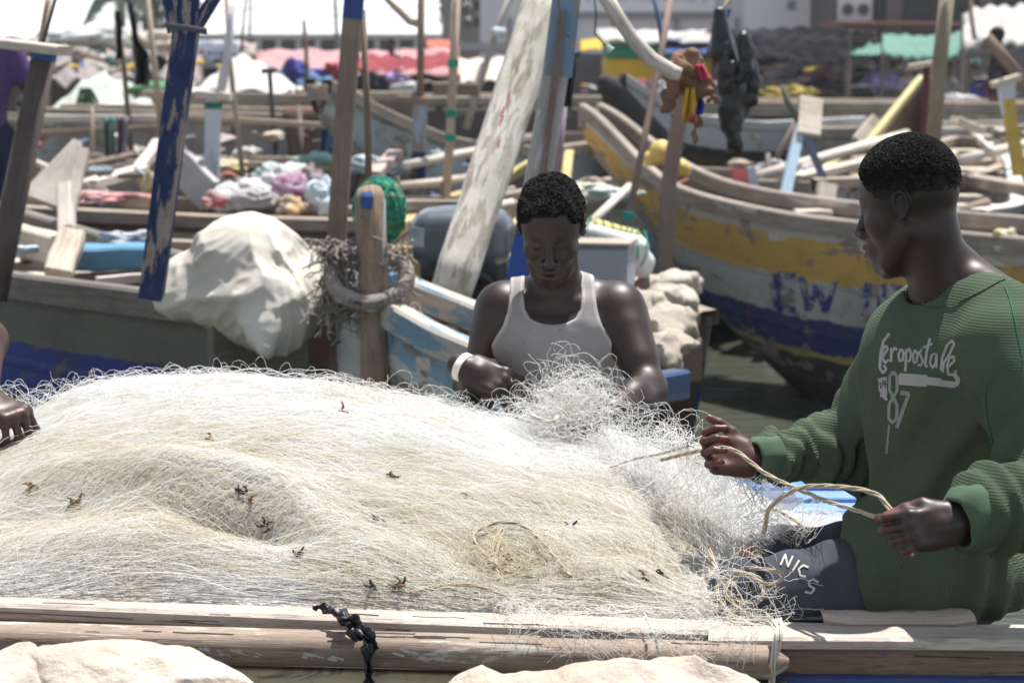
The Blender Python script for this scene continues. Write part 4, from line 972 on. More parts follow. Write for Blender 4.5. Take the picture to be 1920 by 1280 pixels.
canoe('grey-blue canoe with pale rails behind the outboard motor',(1.6,15.2),(-.78,12.2),[(0,1.1),(.6,1.0),(1,1.08)],[(0,.4),(.5,.5),(1,.15)],[(0,0),(.8,0),(1,.4)],[hmM],thw=[.2,.35,.5,.65,.8],rail=(.08,.06))
canoe('blue, red and white striped canoe beyond the slanting white plank',(-.5,10.6),(.35,15.6),[(0,.95),(.7,1.05),(1,1.22)],[(0,.25),(.5,.4),(1,.08)],[(0,0),(.7,.1),(1,1.0)],[hull_mat([(0,(.10,.25,.45)),(.45,(.45,.05,.07)),(.58,(.6,.6,.6)),(.72,(.12,.28,.48)),(.92,(.60,.45,.08))],wear=.12,seed=37)],thw=[.4,.6],rail=(.06,.06),railm=wood((.50,.40,.16),(.3,.22,.12)))
canoe('weathered canoe under the sacks and foam beside the seated man',(.52,8.5),(-.15,9.3),[(0,.84),(1,.92)],[(0,.4),(.5,.5),(1,.3)],[(0,-.1),(1,0)],[hull_mat([(0,(.05,.1,.2)),(.6,(.1,.2,.3)),(.85,(.4,.38,.34))],wear=.4,seed=38)],thw=[.2,.35,.5,.65,.8],rail=(.1,.06),stem=False)

# ------------------------------------------------------------------ poles and posts
DKW=wood((.115,.09,.08),(.04,.032,.03)); BAMB=wood((.42,.34,.26),(.26,.2,.15),streak=8); LTW=wood((.60,.54,.47),(.36,.31,.27))
def pole(label,pts,r,mat=GREYW,n=8,name='pole',cat='pole',parts=None,sq=False,flat=1,group=None):
    P=[W(*p) for p in pts]; b=min(P,key=lambda q:q.z); R_=thing(name,b,label,cat,group)
    rr=r if hasattr(r,'__len__') else [r]*len(P)
    if len(P)==2 and not sq:
        Q=[P[0].lerp(P[1],k/8)+Vector((random.uniform(-1,1),0,random.uniform(-1,1)))*rr[0]*.10 for k in range(9)]; rr=[rr[0]+(rr[1]-rr[0])*k/8 for k in range(9)]; P=Q
    g=G(); g.tube(P,rr,4 if sq else n,squarish=sq,flat=flat,up=(0,1,0)); build(g,'shaft',mat,R_,smooth=not sq)
    return R_
def addp(R_,name,mat,f):
    g=G(); f(g); return build(g,name,mat,R_)
def down(px,py,Y,dz): v=W(px,py,Y); return v+Vector((0,0,-dz))
def lower(p,dz):  # continue a post down below the point where other things hide it
    return p
r_=pole('thick dark leaning post with a pale cross board on top',[(86,88,8),(10,452,8),(-12,560,8)],[.046,.05,.052],DKW)
addp(r_,'cross_board',THW,lambda g:g.plank(W(-40,76,8.1),W(122,96,7.9),.09,.035))
addp(r_,'blue_binding',cc(.05,.12,.3),lambda g:g.tube([W(83,94,8),W(80,112,8)],.05,10))
pole('thin bamboo cane standing behind the dark leaning post',[(92,-10,8.4),(74,100,8.4),(60,330,8.4)],[.014,.013,.014],BAMB)
pole('blackish thin stick crossing the bamboo cane',[(106,-10,8.3),(78,90,8.3),(70,200,8.3)],[.008,.008,.008],DKW)
BLW=wood((.36,.30,.26),(.2,.16,.14),paint=(.017,.030,.105),paint2=(.03,.045,.12),amt=.5)
r_=pole('blue painted square post with a forked top',[(350,50,7.1),(284,556,7.3)],[.056,.055],BLW,sq=True,name='forked_post',cat='post')
for a,b,w_ in (((326,60),(314,-20),.04),((347,60),(348,-20),.05),((368,52),(412,-20),.04),((358,55),(362,-20),.045)):
    addp(r_,'prong',BLW,lambda g:g.plank(W(a[0],a[1],7.08),W(b[0],b[1],7.05),w_,.04,up=(0,1,0)))
addp(r_,'wire_binding',gyb,lambda g:[g.tube([W(318,46+k*3,7.0),W(352,50+k*3,6.98),W(388,56+k*3,7.0)],.006,6) for k in range(3)])
r_=pole('tall brown square mast with a faded blue tip',[(664,-10,8.6),(645,240,8.6),(628,500,8.6)],[.052,.052,.052],GREYW,sq=True,name='mast',cat='mast')
addp(r_,'blue_tip',wood((.2,.2,.3),(.1,.1,.15),paint=(.03,.06,.22),amt=.9),lambda g:g.tube([W(665,-12,8.6),W(661,36,8.6)],.054,4,squarish=True,up=(0,1,0)))
pole('slim grey stick beside the tall brown mast',[(680,20,8.9),(688,190,8.9),(692,345,8.9)],[.013,.014,.015],GREYW)
r_=pole('square post with flaking pale blue and navy patches',[(788,192,14),(784,345,14),(776,440,14)],[.062,.062,.062],wood((.34,.27,.23),(.2,.15,.13),paint=(.28,.38,.47),amt=.35),sq=True,name='post',cat='post')
addp(r_,'navy_patch',plain('navy_patch',(.012,.025,.10),.6,var=.2),lambda g:g.tube([W(786,285,14),W(785,345,14)],.0635,4,squarish=True,up=(0,1,0)))
addp(r_,'cross_board',GREYW,lambda g:g.plank(W(744,186,14),W(802,190,14),.10,.05))
r_=pole('thin mast rising from the blue-patched post',[(790,-10,14),(789,90,14),(788,188,14)],[.024,.024,.024],GREYW)
pole('crooked branch tied to the thin mast',[(700,-40,14),(728,2,14),(750,22,14),(768,40,14),(788,46,14)],[.016,.02,.024,.026,.026],BAMB,name='branch',cat='branch')
r_=pole('straight bamboo pole with green ties',[(856,-10,13),(849,140,13),(843,270,13),(835,380,13)],[.026,.026,.027,.028],BAMB)
for y in (118,212,258): addp(r_,'green_tie',cc(.04,.30,.20),lambda g:g.tube([W(850-(y-118)*.04,y-6,13),W(850-(y-118)*.04,y+8,13)],.034,10))
addp(r_,'cross_board',GREYW,lambda g:g.plank(W(812,166,13.4),W(896,168,13.4),.1,.08))
pole('leaning pale grey pole with a rag at its top',[(960,-10,17),(930,60,17),(874,242,17)],[.026,.026,.028],wood((.40,.38,.34),(.25,.22,.2)))
bundle('rag','small pale blue rag tied high on the leaning grey pole','rag',W(935,62,16.9),(.05,.05,.05),cc(.5,.6,.62),seed=61,amp=.4,n=10)
# broad white plank
m_=wood((.46,.42,.34),(.17,.155,.115),paint=(.60,.56,.50),paint2=(.50,.47,.40),amt=.46,streak=7,sc=1.6)
def slab():
    a,b=W(1030,-20,8.25),W(846,545,7.55); r=thing('plank',b,'broad white weathered plank leaning diagonally with faint red marks','plank')
    g=G(); P_=[a.lerp(b,i/12) for i in range(13)]; g.tube(P_,[.084-.008*i/12+.0015*math.sin(i*1.9) for i in range(13)],16,flat=.5,up=(0,1,0)); s=build(g,'board',m_,r,smooth=True)
    rd=plain('faded_red_paint',(.45,.12,.10),.8,var=.2); tr=bvh_of([s])
    mark('red_marks',[([(957,174),(952,182),(953,190),(948,199)],3),([(946,202),(940,214),(943,220),(937,232)],3.5),([(938,262),(933,270),(936,276)],3),([(813,505),(807,510),(809,515)],4)],4,tr,rd,s,.003)
    0 and mark('weather_stains',[([(885,360),(866,420),(850,470)],7),([(905,300),(893,330)],5),([(870,460),(862,490)],5)],4,tr,plain('moss_stain',(.22,.22,.14),.9,var=.3),s,.003)
slab()
r_=pole('tall square post painted light blue at the top and bare grey below',[(1062,-10,7.0),(1040,150,7.0),(1010,330,7.0),(974,520,7.0)],[.062,.060,.062,.058],wood((.46,.44,.42),(.26,.23,.21),paint=(.56,.56,.56),amt=.3),sq=True,name='post',cat='post')
addp(r_,'blue_top',wood((.3,.28,.27),(.18,.15,.14),paint=(.17,.27,.37),amt=.46),lambda g:g.tube([W(1063,-12,7.0),W(1046,143,7.0)],.064,4,squarish=True,up=(0,1,0)))
addp(r_,'bare_strip',wood((.22,.17,.14),(.10,.075,.06)),lambda g:g.plank(W(1056,20,6.94),W(1018,330,6.94),.022,.012,up=(0,1,0)))
addp(r_,'blue_foot',wood((.1,.12,.25),(.05,.06,.12),paint=(.03,.08,.30),amt=.9),lambda g:g.tube([W(1006,352,7.0),W(974,530,7.0)],.063,4,squarish=True,up=(0,1,0)))
addp(r_,'wire',gyb,lambda g:g.tube(catmull([W(1046,-5,6.9),W(1055,50,6.9),W(1068,70,6.92)],6),.0035,6))
pole('pale curved branch hanging from the top of the blue post',[(1128,-18,6.8),(1160,35,6.8),(1187,75,6.8),(1222,112,6.8),(1262,136,6.8),(1276,140,6.8)],[.025,.023,.022,.024,.024,.021],wood((.50,.45,.41),(.33,.29,.26),streak=6),n=12,name='branch',cat='branch')
addp(pole('dark green cord dangling by the curved branch',[(1114,-5,7),(1118,30,7),(1115,62,7),(1140,92,7)],[.003]*4,cc(.05,.12,.1),n=6,name='cord',cat='cord'),'knot',cc(.4,.5,.5),lambda g:g.tube([W(1136,86,7),W(1146,96,7)],[.01,.014],8))
addp(pole('thin brown pole propped against the yellow canoe',[(1258,-10,10.6),(1240,98,10.4),(1212,240,10.2),(1178,412,10)],[.016,.016,.016,.017],wood((.25,.18,.155),(.13,.09,.08))),'green_tie',cc(.03,.25,.2),lambda g:g.tube([W(1180,398,10),W(1176,414,10)],.028,8))
pole('thin dark blue stick crossing the brown pole',[(1226,-5,11),(1236,45,11),(1240,80,11)],[.010,.010,.010],plain('blue_stick',(.03,.08,.2),.6))
pole('square brown mooring post under the brown rag bundle',[(1282,120,12),(1272,230,12),(1254,345,12),(1246,520,12)],[.058,.06,.06,.06],wood((.27,.2,.165),(.15,.11,.09)),sq=True,name='post',cat='post')
pole('thick greenish-brown pole standing behind the man in green',[(1776,-10,15),(1762,120,15),(1748,280,15)],[.052,.054,.056],wood((.24,.21,.15),(.13,.11,.08)),n=12)
pole('bamboo pole far behind the blue forked post',[(276,-10,16),(290,130,16),(302,240,16)],[.02,.022,.024],BAMB)
pole('dark thin pole with a torn black rag',[(218,20,17),(232,120,17),(247,300,17)],[.018,.02,.024],GREYW)
addp(pole('thin dark pole with a small cross piece by the green sheet',[(505,128,17),(510,200,17),(520,312,17)],[.018,.02,.02],DKW),'cross_piece',DKW,lambda g:g.plank(W(490,134,17),W(518,132,17),.05,.04))
r_=pole('white square post bound with a green band',[(400,180,13),(399,260,13),(395,356,13)],[.062,.06,.066],wood((.46,.47,.49),(.3,.3,.32),paint=(.50,.54,.58),amt=.6),sq=True,name='post',cat='post')
addp(r_,'cap_board',LTW,lambda g:g.plank(W(370,176,13),W(434,182,13),.16,.045))
addp(r_,'green_band',cc(.03,.2,.14),lambda g:g.tube([W(400,192,13),W(400,204,13)],.068,4,squarish=True,up=(0,1,0)))
pole('pale thin board standing above the capped white post',[(436,10,13),(426,110,13),(414,170,13)],[.022,.028,.03],wood((.55,.53,.55),(.4,.38,.4)),flat=.5)
pole('reddish brown stick next to the capped white post',[(424,-10,13.5),(430,100,13.5),(440,200,13.5),(456,335,13.5)],[.014,.016,.016,.018],BAMB)
pole('fine upright cane above the white tarpaulin',[(462,-10,18),(455,60,18),(452,100,18)],[.01,.01,.01],GREYW)
pole('light blue prop post leaning between the boats',[(1500,236,14),(1466,392,13.6)],[.045,.05],wood((.42,.46,.50),(.3,.32,.34),paint=(.36,.48,.58),amt=.6),sq=True,name='prop_post',cat='post')
pole('navy blue prop leaning the other way',[(1506,245,14.2),(1546,340,14)],[.03,.034],wood((.05,.07,.12),(.03,.04,.07)),sq=True,name='prop_post',cat='post')
pole('greenish crooked stick above the white cap board',[(1466,160,14),(1476,190,14),(1502,232,14)],[.014,.022,.03],wood((.14,.16,.13),(.07,.08,.06)))
pole('brown leaning stick beside the light blue prop',[(1492,230,15),(1455,300,15),(1442,345,15)],[.02,.022,.024],wood((.2,.14,.11),(.1,.07,.06)))
g=G(); g.plank(W(1497,215,14),W(1540,222,14),.30,.04,up=(0,-.8,.6)); build(g,'cap_board',THW,loc=W(1518,218,14),label='white cut board resting on the light blue prop',cat='board')
r_=pole('maroon pole capped with a short white board',[(1738,122,16),(1736,180,16),(1733,255,16)],[.03,.03,.032],wood((.12,.03,.035),(.06,.02,.02)))
addp(r_,'cap_board',THW,lambda g:g.plank(W(1704,126,16),W(1752,118,16),.12,.04))
r_=pole('white, yellow and blue painted T-shaped post',[(1886,155,15.5),(1894,220,15.4),(1912,330,15.3)],[.06,.055,.055],wood((.50,.36,.06),(.3,.22,.06)),sq=True,name='post',cat='post')
addp(r_,'white_section',wood((.5,.52,.54),(.36,.37,.38)),lambda g:g.tube([W(1886,152,15.5),W(1890,215,15.42)],[.085,.05],4,squarish=True,up=(0,1,0)))
addp(r_,'blue_section',wood((.1,.25,.33),(.06,.15,.2)),lambda g:g.tube([W(1903,275,15.36),W(1914,340,15.3)],.058,4,squarish=True,up=(0,1,0)))
addp(r_,'top_board',THW,lambda g:g.plank(W(1860,160,15.5),W(1912,144,15.5),.14,.045))
pole('grey board propped diagonally before the standing man',[(1850,70,17),(1880,105,17),(1925,158,17)],[.045,.045,.045],GREYW,flat=.4)
pole('hanging thin rope below the dark building',[(1818,-10,30),(1822,40,30),(1828,75,30)],[.03,.03,.03],GREYW,n=6,name='rope',cat='rope')
# hanging bags and cloth
def hanging(name,label,cat,outline,Y,mat,depth=.05,seed=0,amp=.02,extra=None):
    """crumpled hanging sheet with folds; outline = rows of (x0,x1) photo pixels from top down"""
    nz=make_noise(seed+90,3); rows=[]; m=18
    for (py,x0,x1) in outline:
        row=[]
        for j in range(m+1):
            u=j/m; p=W(x0+(x1-x0)*u,py,Y); q=np.array([[p.x*3,py*.01,seed]])
            p.y+= depth*math.sin(u*9+py*.02)*.5+amp*2*float(nz(np.array([[p.x,p.z,0]]),6)[0])
            row.append(p)
        rows.append(row)
    g=G(); g.grid(rows); b=rows[-1][m//2]; return build(g,name,mat,smooth=True,loc=b,solid=.006,label=label,cat=cat)
def ol(rows,k=4):
    out=[]
    for a,b in zip(rows,rows[1:]):
        for i in range(k): t=i/k; out.append(tuple(x+(y-x)*t for x,y in zip(a,b)))
    return out+[rows[-1]]
BAG=plain('black_plastic',(.007,.007,.009),.30,spec=.45,var=.2,sc=22,bs=1.0)
nzb=make_noise(67,3)
def bagsdf(label,pts,Y,h=.007):
    P_=[(A3(W(x,y,Y)),r) for x,y,r in pts]; sh=[]
    for (p,r),(q,r2) in zip(P_,P_[1:]): sh.append(('u',.02,cap(p,q,r,r2)))
    sh.append(('d',0,lambda p:.004-.030*np.abs(nzb(p*A3((1,1,.55)),3.2))-.010*np.abs(nzb(p,9))))
    lo,hi=bb([p for p,_ in P_],.12); sdf_obj('plastic_bag',sh,lo,hi,h,BAG,loc=tuple(P_[-1][0]),label=label,cat='plastic bag')
bagsdf('large torn black plastic bag hanging from a pole',[(1350,22,.008),(1352,60,.030),(1356,95,.055),(1366,130,.062),(1372,165,.058),(1366,200,.048),(1374,235,.034),(1382,262,.024),(1388,288,.010)],10.5)
bagsdf('shiny crumpled black plastic bunched on the side of the big torn bag',[(1392,70,.020),(1400,100,.030),(1398,128,.028),(1386,150,.022)],10.45)
bagsdf('trailing tail of black plastic beside the big torn bag',[(1400,130,.030),(1412,160,.034),(1408,185,.022),(1392,212,.016),(1376,228,.010)],10.55)
pole('brown stick carrying the black plastic bag',[(1372,-10,10.6),(1352,30,10.6),(1346,60,10.6)],[.012,.012,.012],BAMB)
pole('short bright blue stick beside the black plastic bag',[(1368,16,10.7),(1358,45,10.7)],[.012,.012],plain('blue_stick2',(.04,.1,.35),.5))
hanging('plastic_bag','ragged black plastic strip on the thin dark pole','plastic bag',ol([(20,214,226),(60,214,230),(112,216,230)]),16.9,BAG,.06,3)
hanging('plastic_bag','tattered black plastic clump fluttering beside the thin dark pole','plastic bag',ol([(0,236,246),(35,240,256),(80,246,262),(100,246,280),(130,250,284),(160,252,282)]),16.8,BAG,.1,4,.03)
hanging('cloth','black cloth hanging behind the blue and grey post','cloth',ol([(98,1068,1088),(120,1066,1080),(160,1060,1074),(200,1058,1072)]),9,BLK,.04,5)
RAGB=fabric('brown_rag',(.23,.135,.09),(.12,.07,.045),0,.9,.7)
nzr=make_noise(77,3)
ragc=A3(W(1288,140,7.0))
sdf_obj('rag_bundle',[('u',0,ell(A3(W(1285,130,6.95)),(.062,.05,.05))),('u',.02,ell(A3(W(1302,160,7.0)),(.05,.045,.055))),('u',.02,cap(A3(W(1270,120,6.9)),A3(W(1296,112,6.95)),.03,.03)),
   ('u',.02,cap(A3(W(1262,150,6.95)),A3(W(1256,205,6.95)),.022,.016)),('u',.02,cap(A3(W(1300,165,6.95)),A3(W(1342,182,6.9)),.022,.010)),('u',.02,cap(A3(W(1308,140,6.95)),A3(W(1330,165,6.95)),.02,.014)),
   ('u',.015,cap(A3(W(1306,195,7.0)),A3(W(1303,262,7.0)),.012,.006)),
   ('d',0,lambda p:-.014*np.abs(nzr(p,8))-.006*np.sin(nzr(p,4)*9)-.006*(1-np.abs(nzr(p,14)))**2+.004)],A3(W(1250,270,7.1))-.06,A3(W(1350,95,6.8))+.08,.004,RAGB,loc=W(1285,200,7),label='brown rag bundle knotted round the end of the curved branch',cat='rag')
hanging('cloth','red and yellow striped cloth hanging under the brown rag bundle','cloth',ol([(165,1285,1300),(195,1280,1305),(230,1277,1306)]),6.97,cloth((.30,.03,.06),(.55,.36,.05),sc=40,spots=.1),.03,6)
hanging('cloth','small royal blue cloth beside the striped one','cloth',ol([(170,1300,1312),(195,1302,1320),(214,1304,1316)]),6.98,cc(.02,.05,.30),.03,7)
hanging('cloth','pink scrap of cloth on top of the brown rag bundle','cloth',ol([(122,1304,1316),(135,1308,1324),(150,1314,1328)]),6.9,cc(.55,.06,.12),.02,8)
hanging('cloth','faded green cloth hung over the boat rail','cloth',ol([(218,196,216),(260,196,214),(318,198,212)]),15,cc(.12,.22,.19),.06,9)
hanging('cloth','grey-violet cloth hung beside the faded green one','cloth',ol([(218,220,240),(260,222,238),(300,222,236)]),15,cc(.20,.18,.21),.06,10)
hanging('jeans','washed blue jeans draped over the rusty hull','jeans',ol([(200,606,636),(240,602,632),(290,600,628)]),17.2,fabric('denim',(.10,.17,.30),(.07,.12,.22)),.08,11)
# white tarps
def mound(name,label,cat,px0,px1,pyt,pyb,Y,depth,mat,seed=0,fold=.05,peak=.5,power=1.6,solid=.012,cr=1.0,n=56):
    a,b=W(px0,pyb,Y),W(px1,pyb,Y); w_=b.x-a.x; h=W((px0+px1)/2,pyt,Y+depth/2).z-a.z; nz=make_noise(seed+30,3); rows=[]
    for i in range(n+1):
        v=i/n; row=[]
        for j in range(n+1):
            u=j/n; x=(u-peak)/(peak if u<peak else 1-peak); y=(v-.5)*2; rr=min(1,(abs(x)**2.2+abs(y)**2.6)**.5)
            ang=math.atan2(y,x); z=h*(1-rr**power)
            q=np.array([[u*3,v*2.4,seed]])
            z+=fold*(float(nz(q,.55*cr)[0])*.8-.8*abs(float(nz(q+3,1.0*cr)[0])))*(1-rr**4)+fold*.35*math.sin(ang*9+2*float(nz(q,.3)[0]))*rr
            row.append(Vector((a.x+w_*u,Y+depth*v,a.z+max(z,-.02))))
        rows.append(row)
    g=G(); g.grid(rows); return build(g,name,mat,smooth=True,loc=((a.x+b.x)/2,Y+depth/2,a.z),solid=solid,label=label,cat=cat)
WT=cloth((.56,.55,.52),(.44,.42,.38),sc=3,spots=.2,bs=.15)
mound('tarpaulin','white tarpaulin with a green edge draped like a tent over a boat','tarpaulin',62,316,130,222,22,1.8,cloth((.50,.52,.48),(.36,.42,.34),sc=2),seed=1,fold=.16,peak=.42,power=1.0)
mound('tarpaulin','domed bright white tarpaulin over the cargo of a rusty boat','tarpaulin',352,540,104,172,21.5,1.6,WT,seed=2,fold=.08,peak=.42,power=1.5)
hanging('cloth','dark green cloth fold hanging from the tent-like tarpaulin','cloth',ol([(165,150,172),(185,146,182),(215,140,190)]),21.8,cc(.10,.16,.12),.08,21)
bundle('cloth_bundle','green cloth heap beside the tent-like tarpaulin','bundle',W(290,172,22),(.30,.2,.10),cc(.12,.26,.13),seed=71,amp=.4,n=16)
bundle('cloth_bundle','white sack heap beneath the green cloth heap','bundle',W(272,205,21.6),(.22,.2,.12),cc(.6,.6,.58),seed=72,amp=.4,n=16)
# pile on the tarp roof
for i,(px,py,w__,lab,c) in enumerate([(150,74,.9,'wide heap of white plastic sacks on the tarpaulin roof',(.62,.64,.62)),(215,84,.7,'pale greenish sack heap on the roof before the palm',(.50,.56,.50)),(275,80,.5,'small beige sack heap on the roof before the palm',(.50,.44,.38)),(110,92,.5,'cream sack heap at the edge of the tarpaulin roof',(.6,.57,.5))]):
    bundle('sack_heap',lab,'sacks',W(px,py,38.5+i*.3),(w__,.6,.22),cc(*c),seed=80+i,amp=.55,n=20,crease=1.6)
tpk=A3(W(492,385,7.75))
def tarpf(p):
    q=p-tpk; r=np.linalg.norm(q,axis=1); an=np.arctan2(q[:,0]+.35*q[:,1],-q[:,2]); gr=smoothstep(.05,.30,r)
    w1=an*4.3+1.8*nzr(p,1.2); w2=an*23+2.5*nzr(p,2.2)
    return -gr*(.024*(1-np.abs(np.sin(w1)))**1.3+.004*(1-np.abs(np.sin(w2)))**2)-.012*nzr(p,1.3)-.010*(1-np.abs(nzr(p,1.9)))**4-.004*(1-np.abs(nzr(p,4.5)))**3
sd_=[('u',0,ell(A3(W(470,520,7.75)),(.205,.22,.235))),('u',.10,ell(A3(W(375,535,7.9)),(.14,.2,.12))),('u',.06,ell(A3(W(560,545,7.8)),(.09,.15,.12))),('u',.10,ell(A3(W(512,590,7.5)),(.105,.07,.135))),('u',.08,ell(A3(W(560,575,7.65)),(.075,.08,.12))),('u',.06,cap(A3(W(500,620,7.45)),A3(W(498,652,7.4)),.05,.02)),
     ('u',.06,cap(A3(W(335,560,7.75)),A3(W(420,562,7.6)),.045,.05)),
     ('d',0,tarpf)]
sdf_obj('tarpaulin',sd_,A3(W(290,690,8.3))-.05,A3(W(625,390,7.3))+.12,.007,cloth((.60,.57,.505),(.47,.43,.37),sc=3,spots=.3,bs=.3),loc=W(470,600,7.6),label='large cream-white tarpaulin bulging over the stern of the dark canoe',cat='tarpaulin')
0 and hanging('cloth','loose lower fold of cream cloth hanging over the dark hull','cloth',ol([(540,420,604),(575,430,608),(610,446,608),(640,468,604),(668,492,566)]),7.36,cloth((.60,.57,.505),(.47,.43,.37),sc=3,spots=.3,bs=.3),.07,31,.012)
# clutter in the boats
CL=[(455,368,12.4,.16,.10,(.55,.53,.52),'whitish fishing net bundle on the green-sided canoe'),(520,350,12.6,.17,.13,(.50,.50,.52),'grey-white net bundle with a green cord, on the loaded canoe'),
 (480,375,12.2,.12,.08,(.42,.36,.36),'brownish net bundle in front of the white ones'),(548,362,12.3,.11,.10,(.32,.06,.22),'magenta cloth bundle on the net pile'),
 (545,385,12.1,.08,.06,(.62,.32,.05),'orange cloth scrap below the magenta bundle'),(400,378,12.2,.07,.05,(.5,.03,.05),'small red cloth by the foot of the white post'),
 (580,345,12.5,.09,.10,(.16,.05,.05),'maroon board-like cushion behind the net pile'),(605,375,12.2,.13,.11,(.48,.60,.68),'pale blue sheet heap next to the tall brown mast'),
 (505,325,12.8,.10,.06,(.20,.50,.45),'turquoise rag on top of the net pile'),(195,372,12.3,.20,.035,(.55,.14,.12),'flat coral-red sheet folded on the boat rail'),
 (280,345,13,.05,.08,(.50,.36,.04),'yellow container-like bundle behind the blue post'),(600,300,15.5,.22,.06,(.16,.48,.38),'mint-green sheet folded over a boat behind the mast'),
 (690,310,15,.16,.07,(.35,.48,.52),'pale blue-green plastic heap between mast and stick'),(255,448,9.6,.14,.05,(.28,.31,.38),'silvery blue folded plastic sheet beside the blue post'),
 (45,470,9.3,.05,.03,(.4,.55,.62),'light blue plastic scrap in the dark canoe'),(1150,365,12,.16,.05,(.45,.58,.52),'pale green sheet behind the foam bundle'),
 (1110,355,12.3,.12,.05,(.62,.58,.40),'cream sheet behind the foam bundle'),(1210,640,8.0,.12,.06,(.48,.44,.38),'crumpled beige sack on the low canoe'),
 (1450,318,15,.10,.07,(.48,.47,.46),'pale net bundle beside the maroon board'),(1510,325,15,.12,.06,(.6,.52,.54),'white and pink rag pile between the props'),
 (1610,410,13,.16,.05,(.62,.64,.66),'white sheet in the canoe before the seated man'),(1400,330,15,.08,.05,(.3,.3,.3),'dark grey rag under the bag tail'),
 (350,300,15,.12,.04,(.42,.5,.55),'light blue plastic sheet behind the blue post'),(310,330,14,.05,.04,(.7,.7,.7),'small white plastic scrap behind the blue post'),
 (425,312,14,.14,.04,(.5,.38,.08),'yellow and blue rag line behind the white post'),(1890,455,10.5,.07,.06,(.62,.5,.14),'yellow sack at the edge of the dark-hulled canoe')]
for i,(px,py,Y,rx,rz,col,lab) in enumerate(CL):
    bundle('cloth_bundle',lab,'bundle',W(px,py,Y),(rx,rx*.8,rz),cloth(tuple(x*.7+.3*sum(col)/3 for x in col),tuple(.35*x+.3 for x in col),sc=40,spots=.1,bs=.6),seed=i+101,amp=.45,n=24,crease=1.7)
def board(label,a,b,w_,t_,mat=THW,up=(0,0,1),name='board',wd2=None,cat='board'):
    A,B=W(*a),W(*b); g=G(); g.plank(A,B,w_,t_,up=up,seg=3,jit=.004,wd2=wd2); return build(g,name,mat,loc=(A+B)/2,label=label,cat=cat)
board('bleached triangular stern board tapering to a tall tip',(90,385,11),(146,268,11.2),.30,.05,LTW,up=(0,1,0),wd2=.05)
board('curved pale timber rising beside the triangular stern board',(128,410,10.9),(158,280,11.1),.06,.06,LTW,up=(0,1,0))
board('short round-ended pale timber hanging below the stern board',(122,350,10.6),(126,432,10.4),.075,.08,LTW,up=(0,1,0))
board('wide white frame timber across the dark canoe',(20,445,9.9),(112,470,9.6),.10,.14,THW)
board('upright white frame timber curving down to the rail',(136,440,9.2),(108,515,9.0),.12,.07,THW,up=(0,1,0))
board('long light timber slanting up to the white-tented boat',(150,352,12.6),(265,318,13.6),.11,.06,LTW)
board('pale timber continuing steeply behind the blue post',(258,322,13.6),(298,268,14),.08,.06,LTW)
board('grey board standing on edge behind the net pile',(330,300,12.9),(395,370,12.7),.05,.22,wood((.42,.41,.42),(.28,.27,.28)))
board('white-topped plank lying behind the curved tarpaulin',(140,442,11.2),(230,446,11.2),.10,.05,THW)
board('blue tarpaulin-covered plank lying in the dark canoe',(140,482,9.4),(290,478,9.4),.30,.10,wood((.10,.22,.32),(.05,.12,.2),paint=(.10,.24,.36),amt=.8))
board('smooth rounded driftwood pole across the canoe',(180,528,8.8),(275,520,8.9),.04,.04,LTW)
board('rounded red and beige sign-like board standing in a boat',(1398,380,13),(1392,318,13.1),.14,.04,wood((.32,.06,.06),(.2,.05,.05),paint=(.4,.35,.28),amt=.2),up=(0,1,0))
board('light blue thin plank beside the red board',(1420,385,13),(1408,312,13),.05,.04,wood((.42,.50,.55),(.3,.36,.4)),up=(0,1,0))
board('bright white bent board in front of the light blue prop',(1492,400,12.5),(1556,398,12.5),.22,.04,THW)
board('upright white board leaning on the bent one',(1545,400,12.7),(1552,345,12.8),.12,.05,THW,up=(0,1,0))
board('white plank sloping up from a grey canoe',(1610,270,18),(1645,226,18.2),.14,.06,THW,up=(0,1,0))
board('small broad white deck at the bow near the thick pole',(1790,225,15.5),(1840,245,15.5),.30,.05,THW)
board('long grey-brown timber crossing low behind the raked prow',(1380,345,15.2),(1660,262,17.5),.09,.07,wood((.30,.25,.2),(.18,.14,.12)))
board('pale long timber lying on the white canoe',(1490,335,14.2),(1640,300,15),.12,.05,THW)
board('weathered long railing pole along the rusty hull',(350,219,16.6),(620,236,16.4),.045,.045,BAMB)
board('bleached railing timber before the tent-like tarpaulin',(60,222,17.5),(300,222,17),.06,.06,LTW)
board('second railing timber under the first',(60,252,16.5),(300,240,16.2),.05,.05,GREYW)
board('pink-tinged sheet metal strip behind the blue rag',(536,206,19),(622,208,19),.14,.05,wood((.42,.24,.19),(.25,.14,.1)))
board('white slanting board between mast and navy-patched post',(700,330,13.6),(742,288,14),.10,.06,wood((.5,.38,.34),(.36,.26,.22)))
# rafts of yellow floats, nets
YF=plain('yellow_float',(.62,.42,.12),.5,var=.15)
for i,(px,py,rx,lab) in enumerate([(1240,290,.075,'upper yellow float behind the square brown post'),(1222,300,.05,'small yellow float beside the upper one'),(1278,318,.055,'lower yellow float hanging before the dark hull')]):
    bundle('float',lab,'float',W(px,py,12.2),(rx,rx,rx*1.1),YF,seed=200+i,amp=.06,n=16)
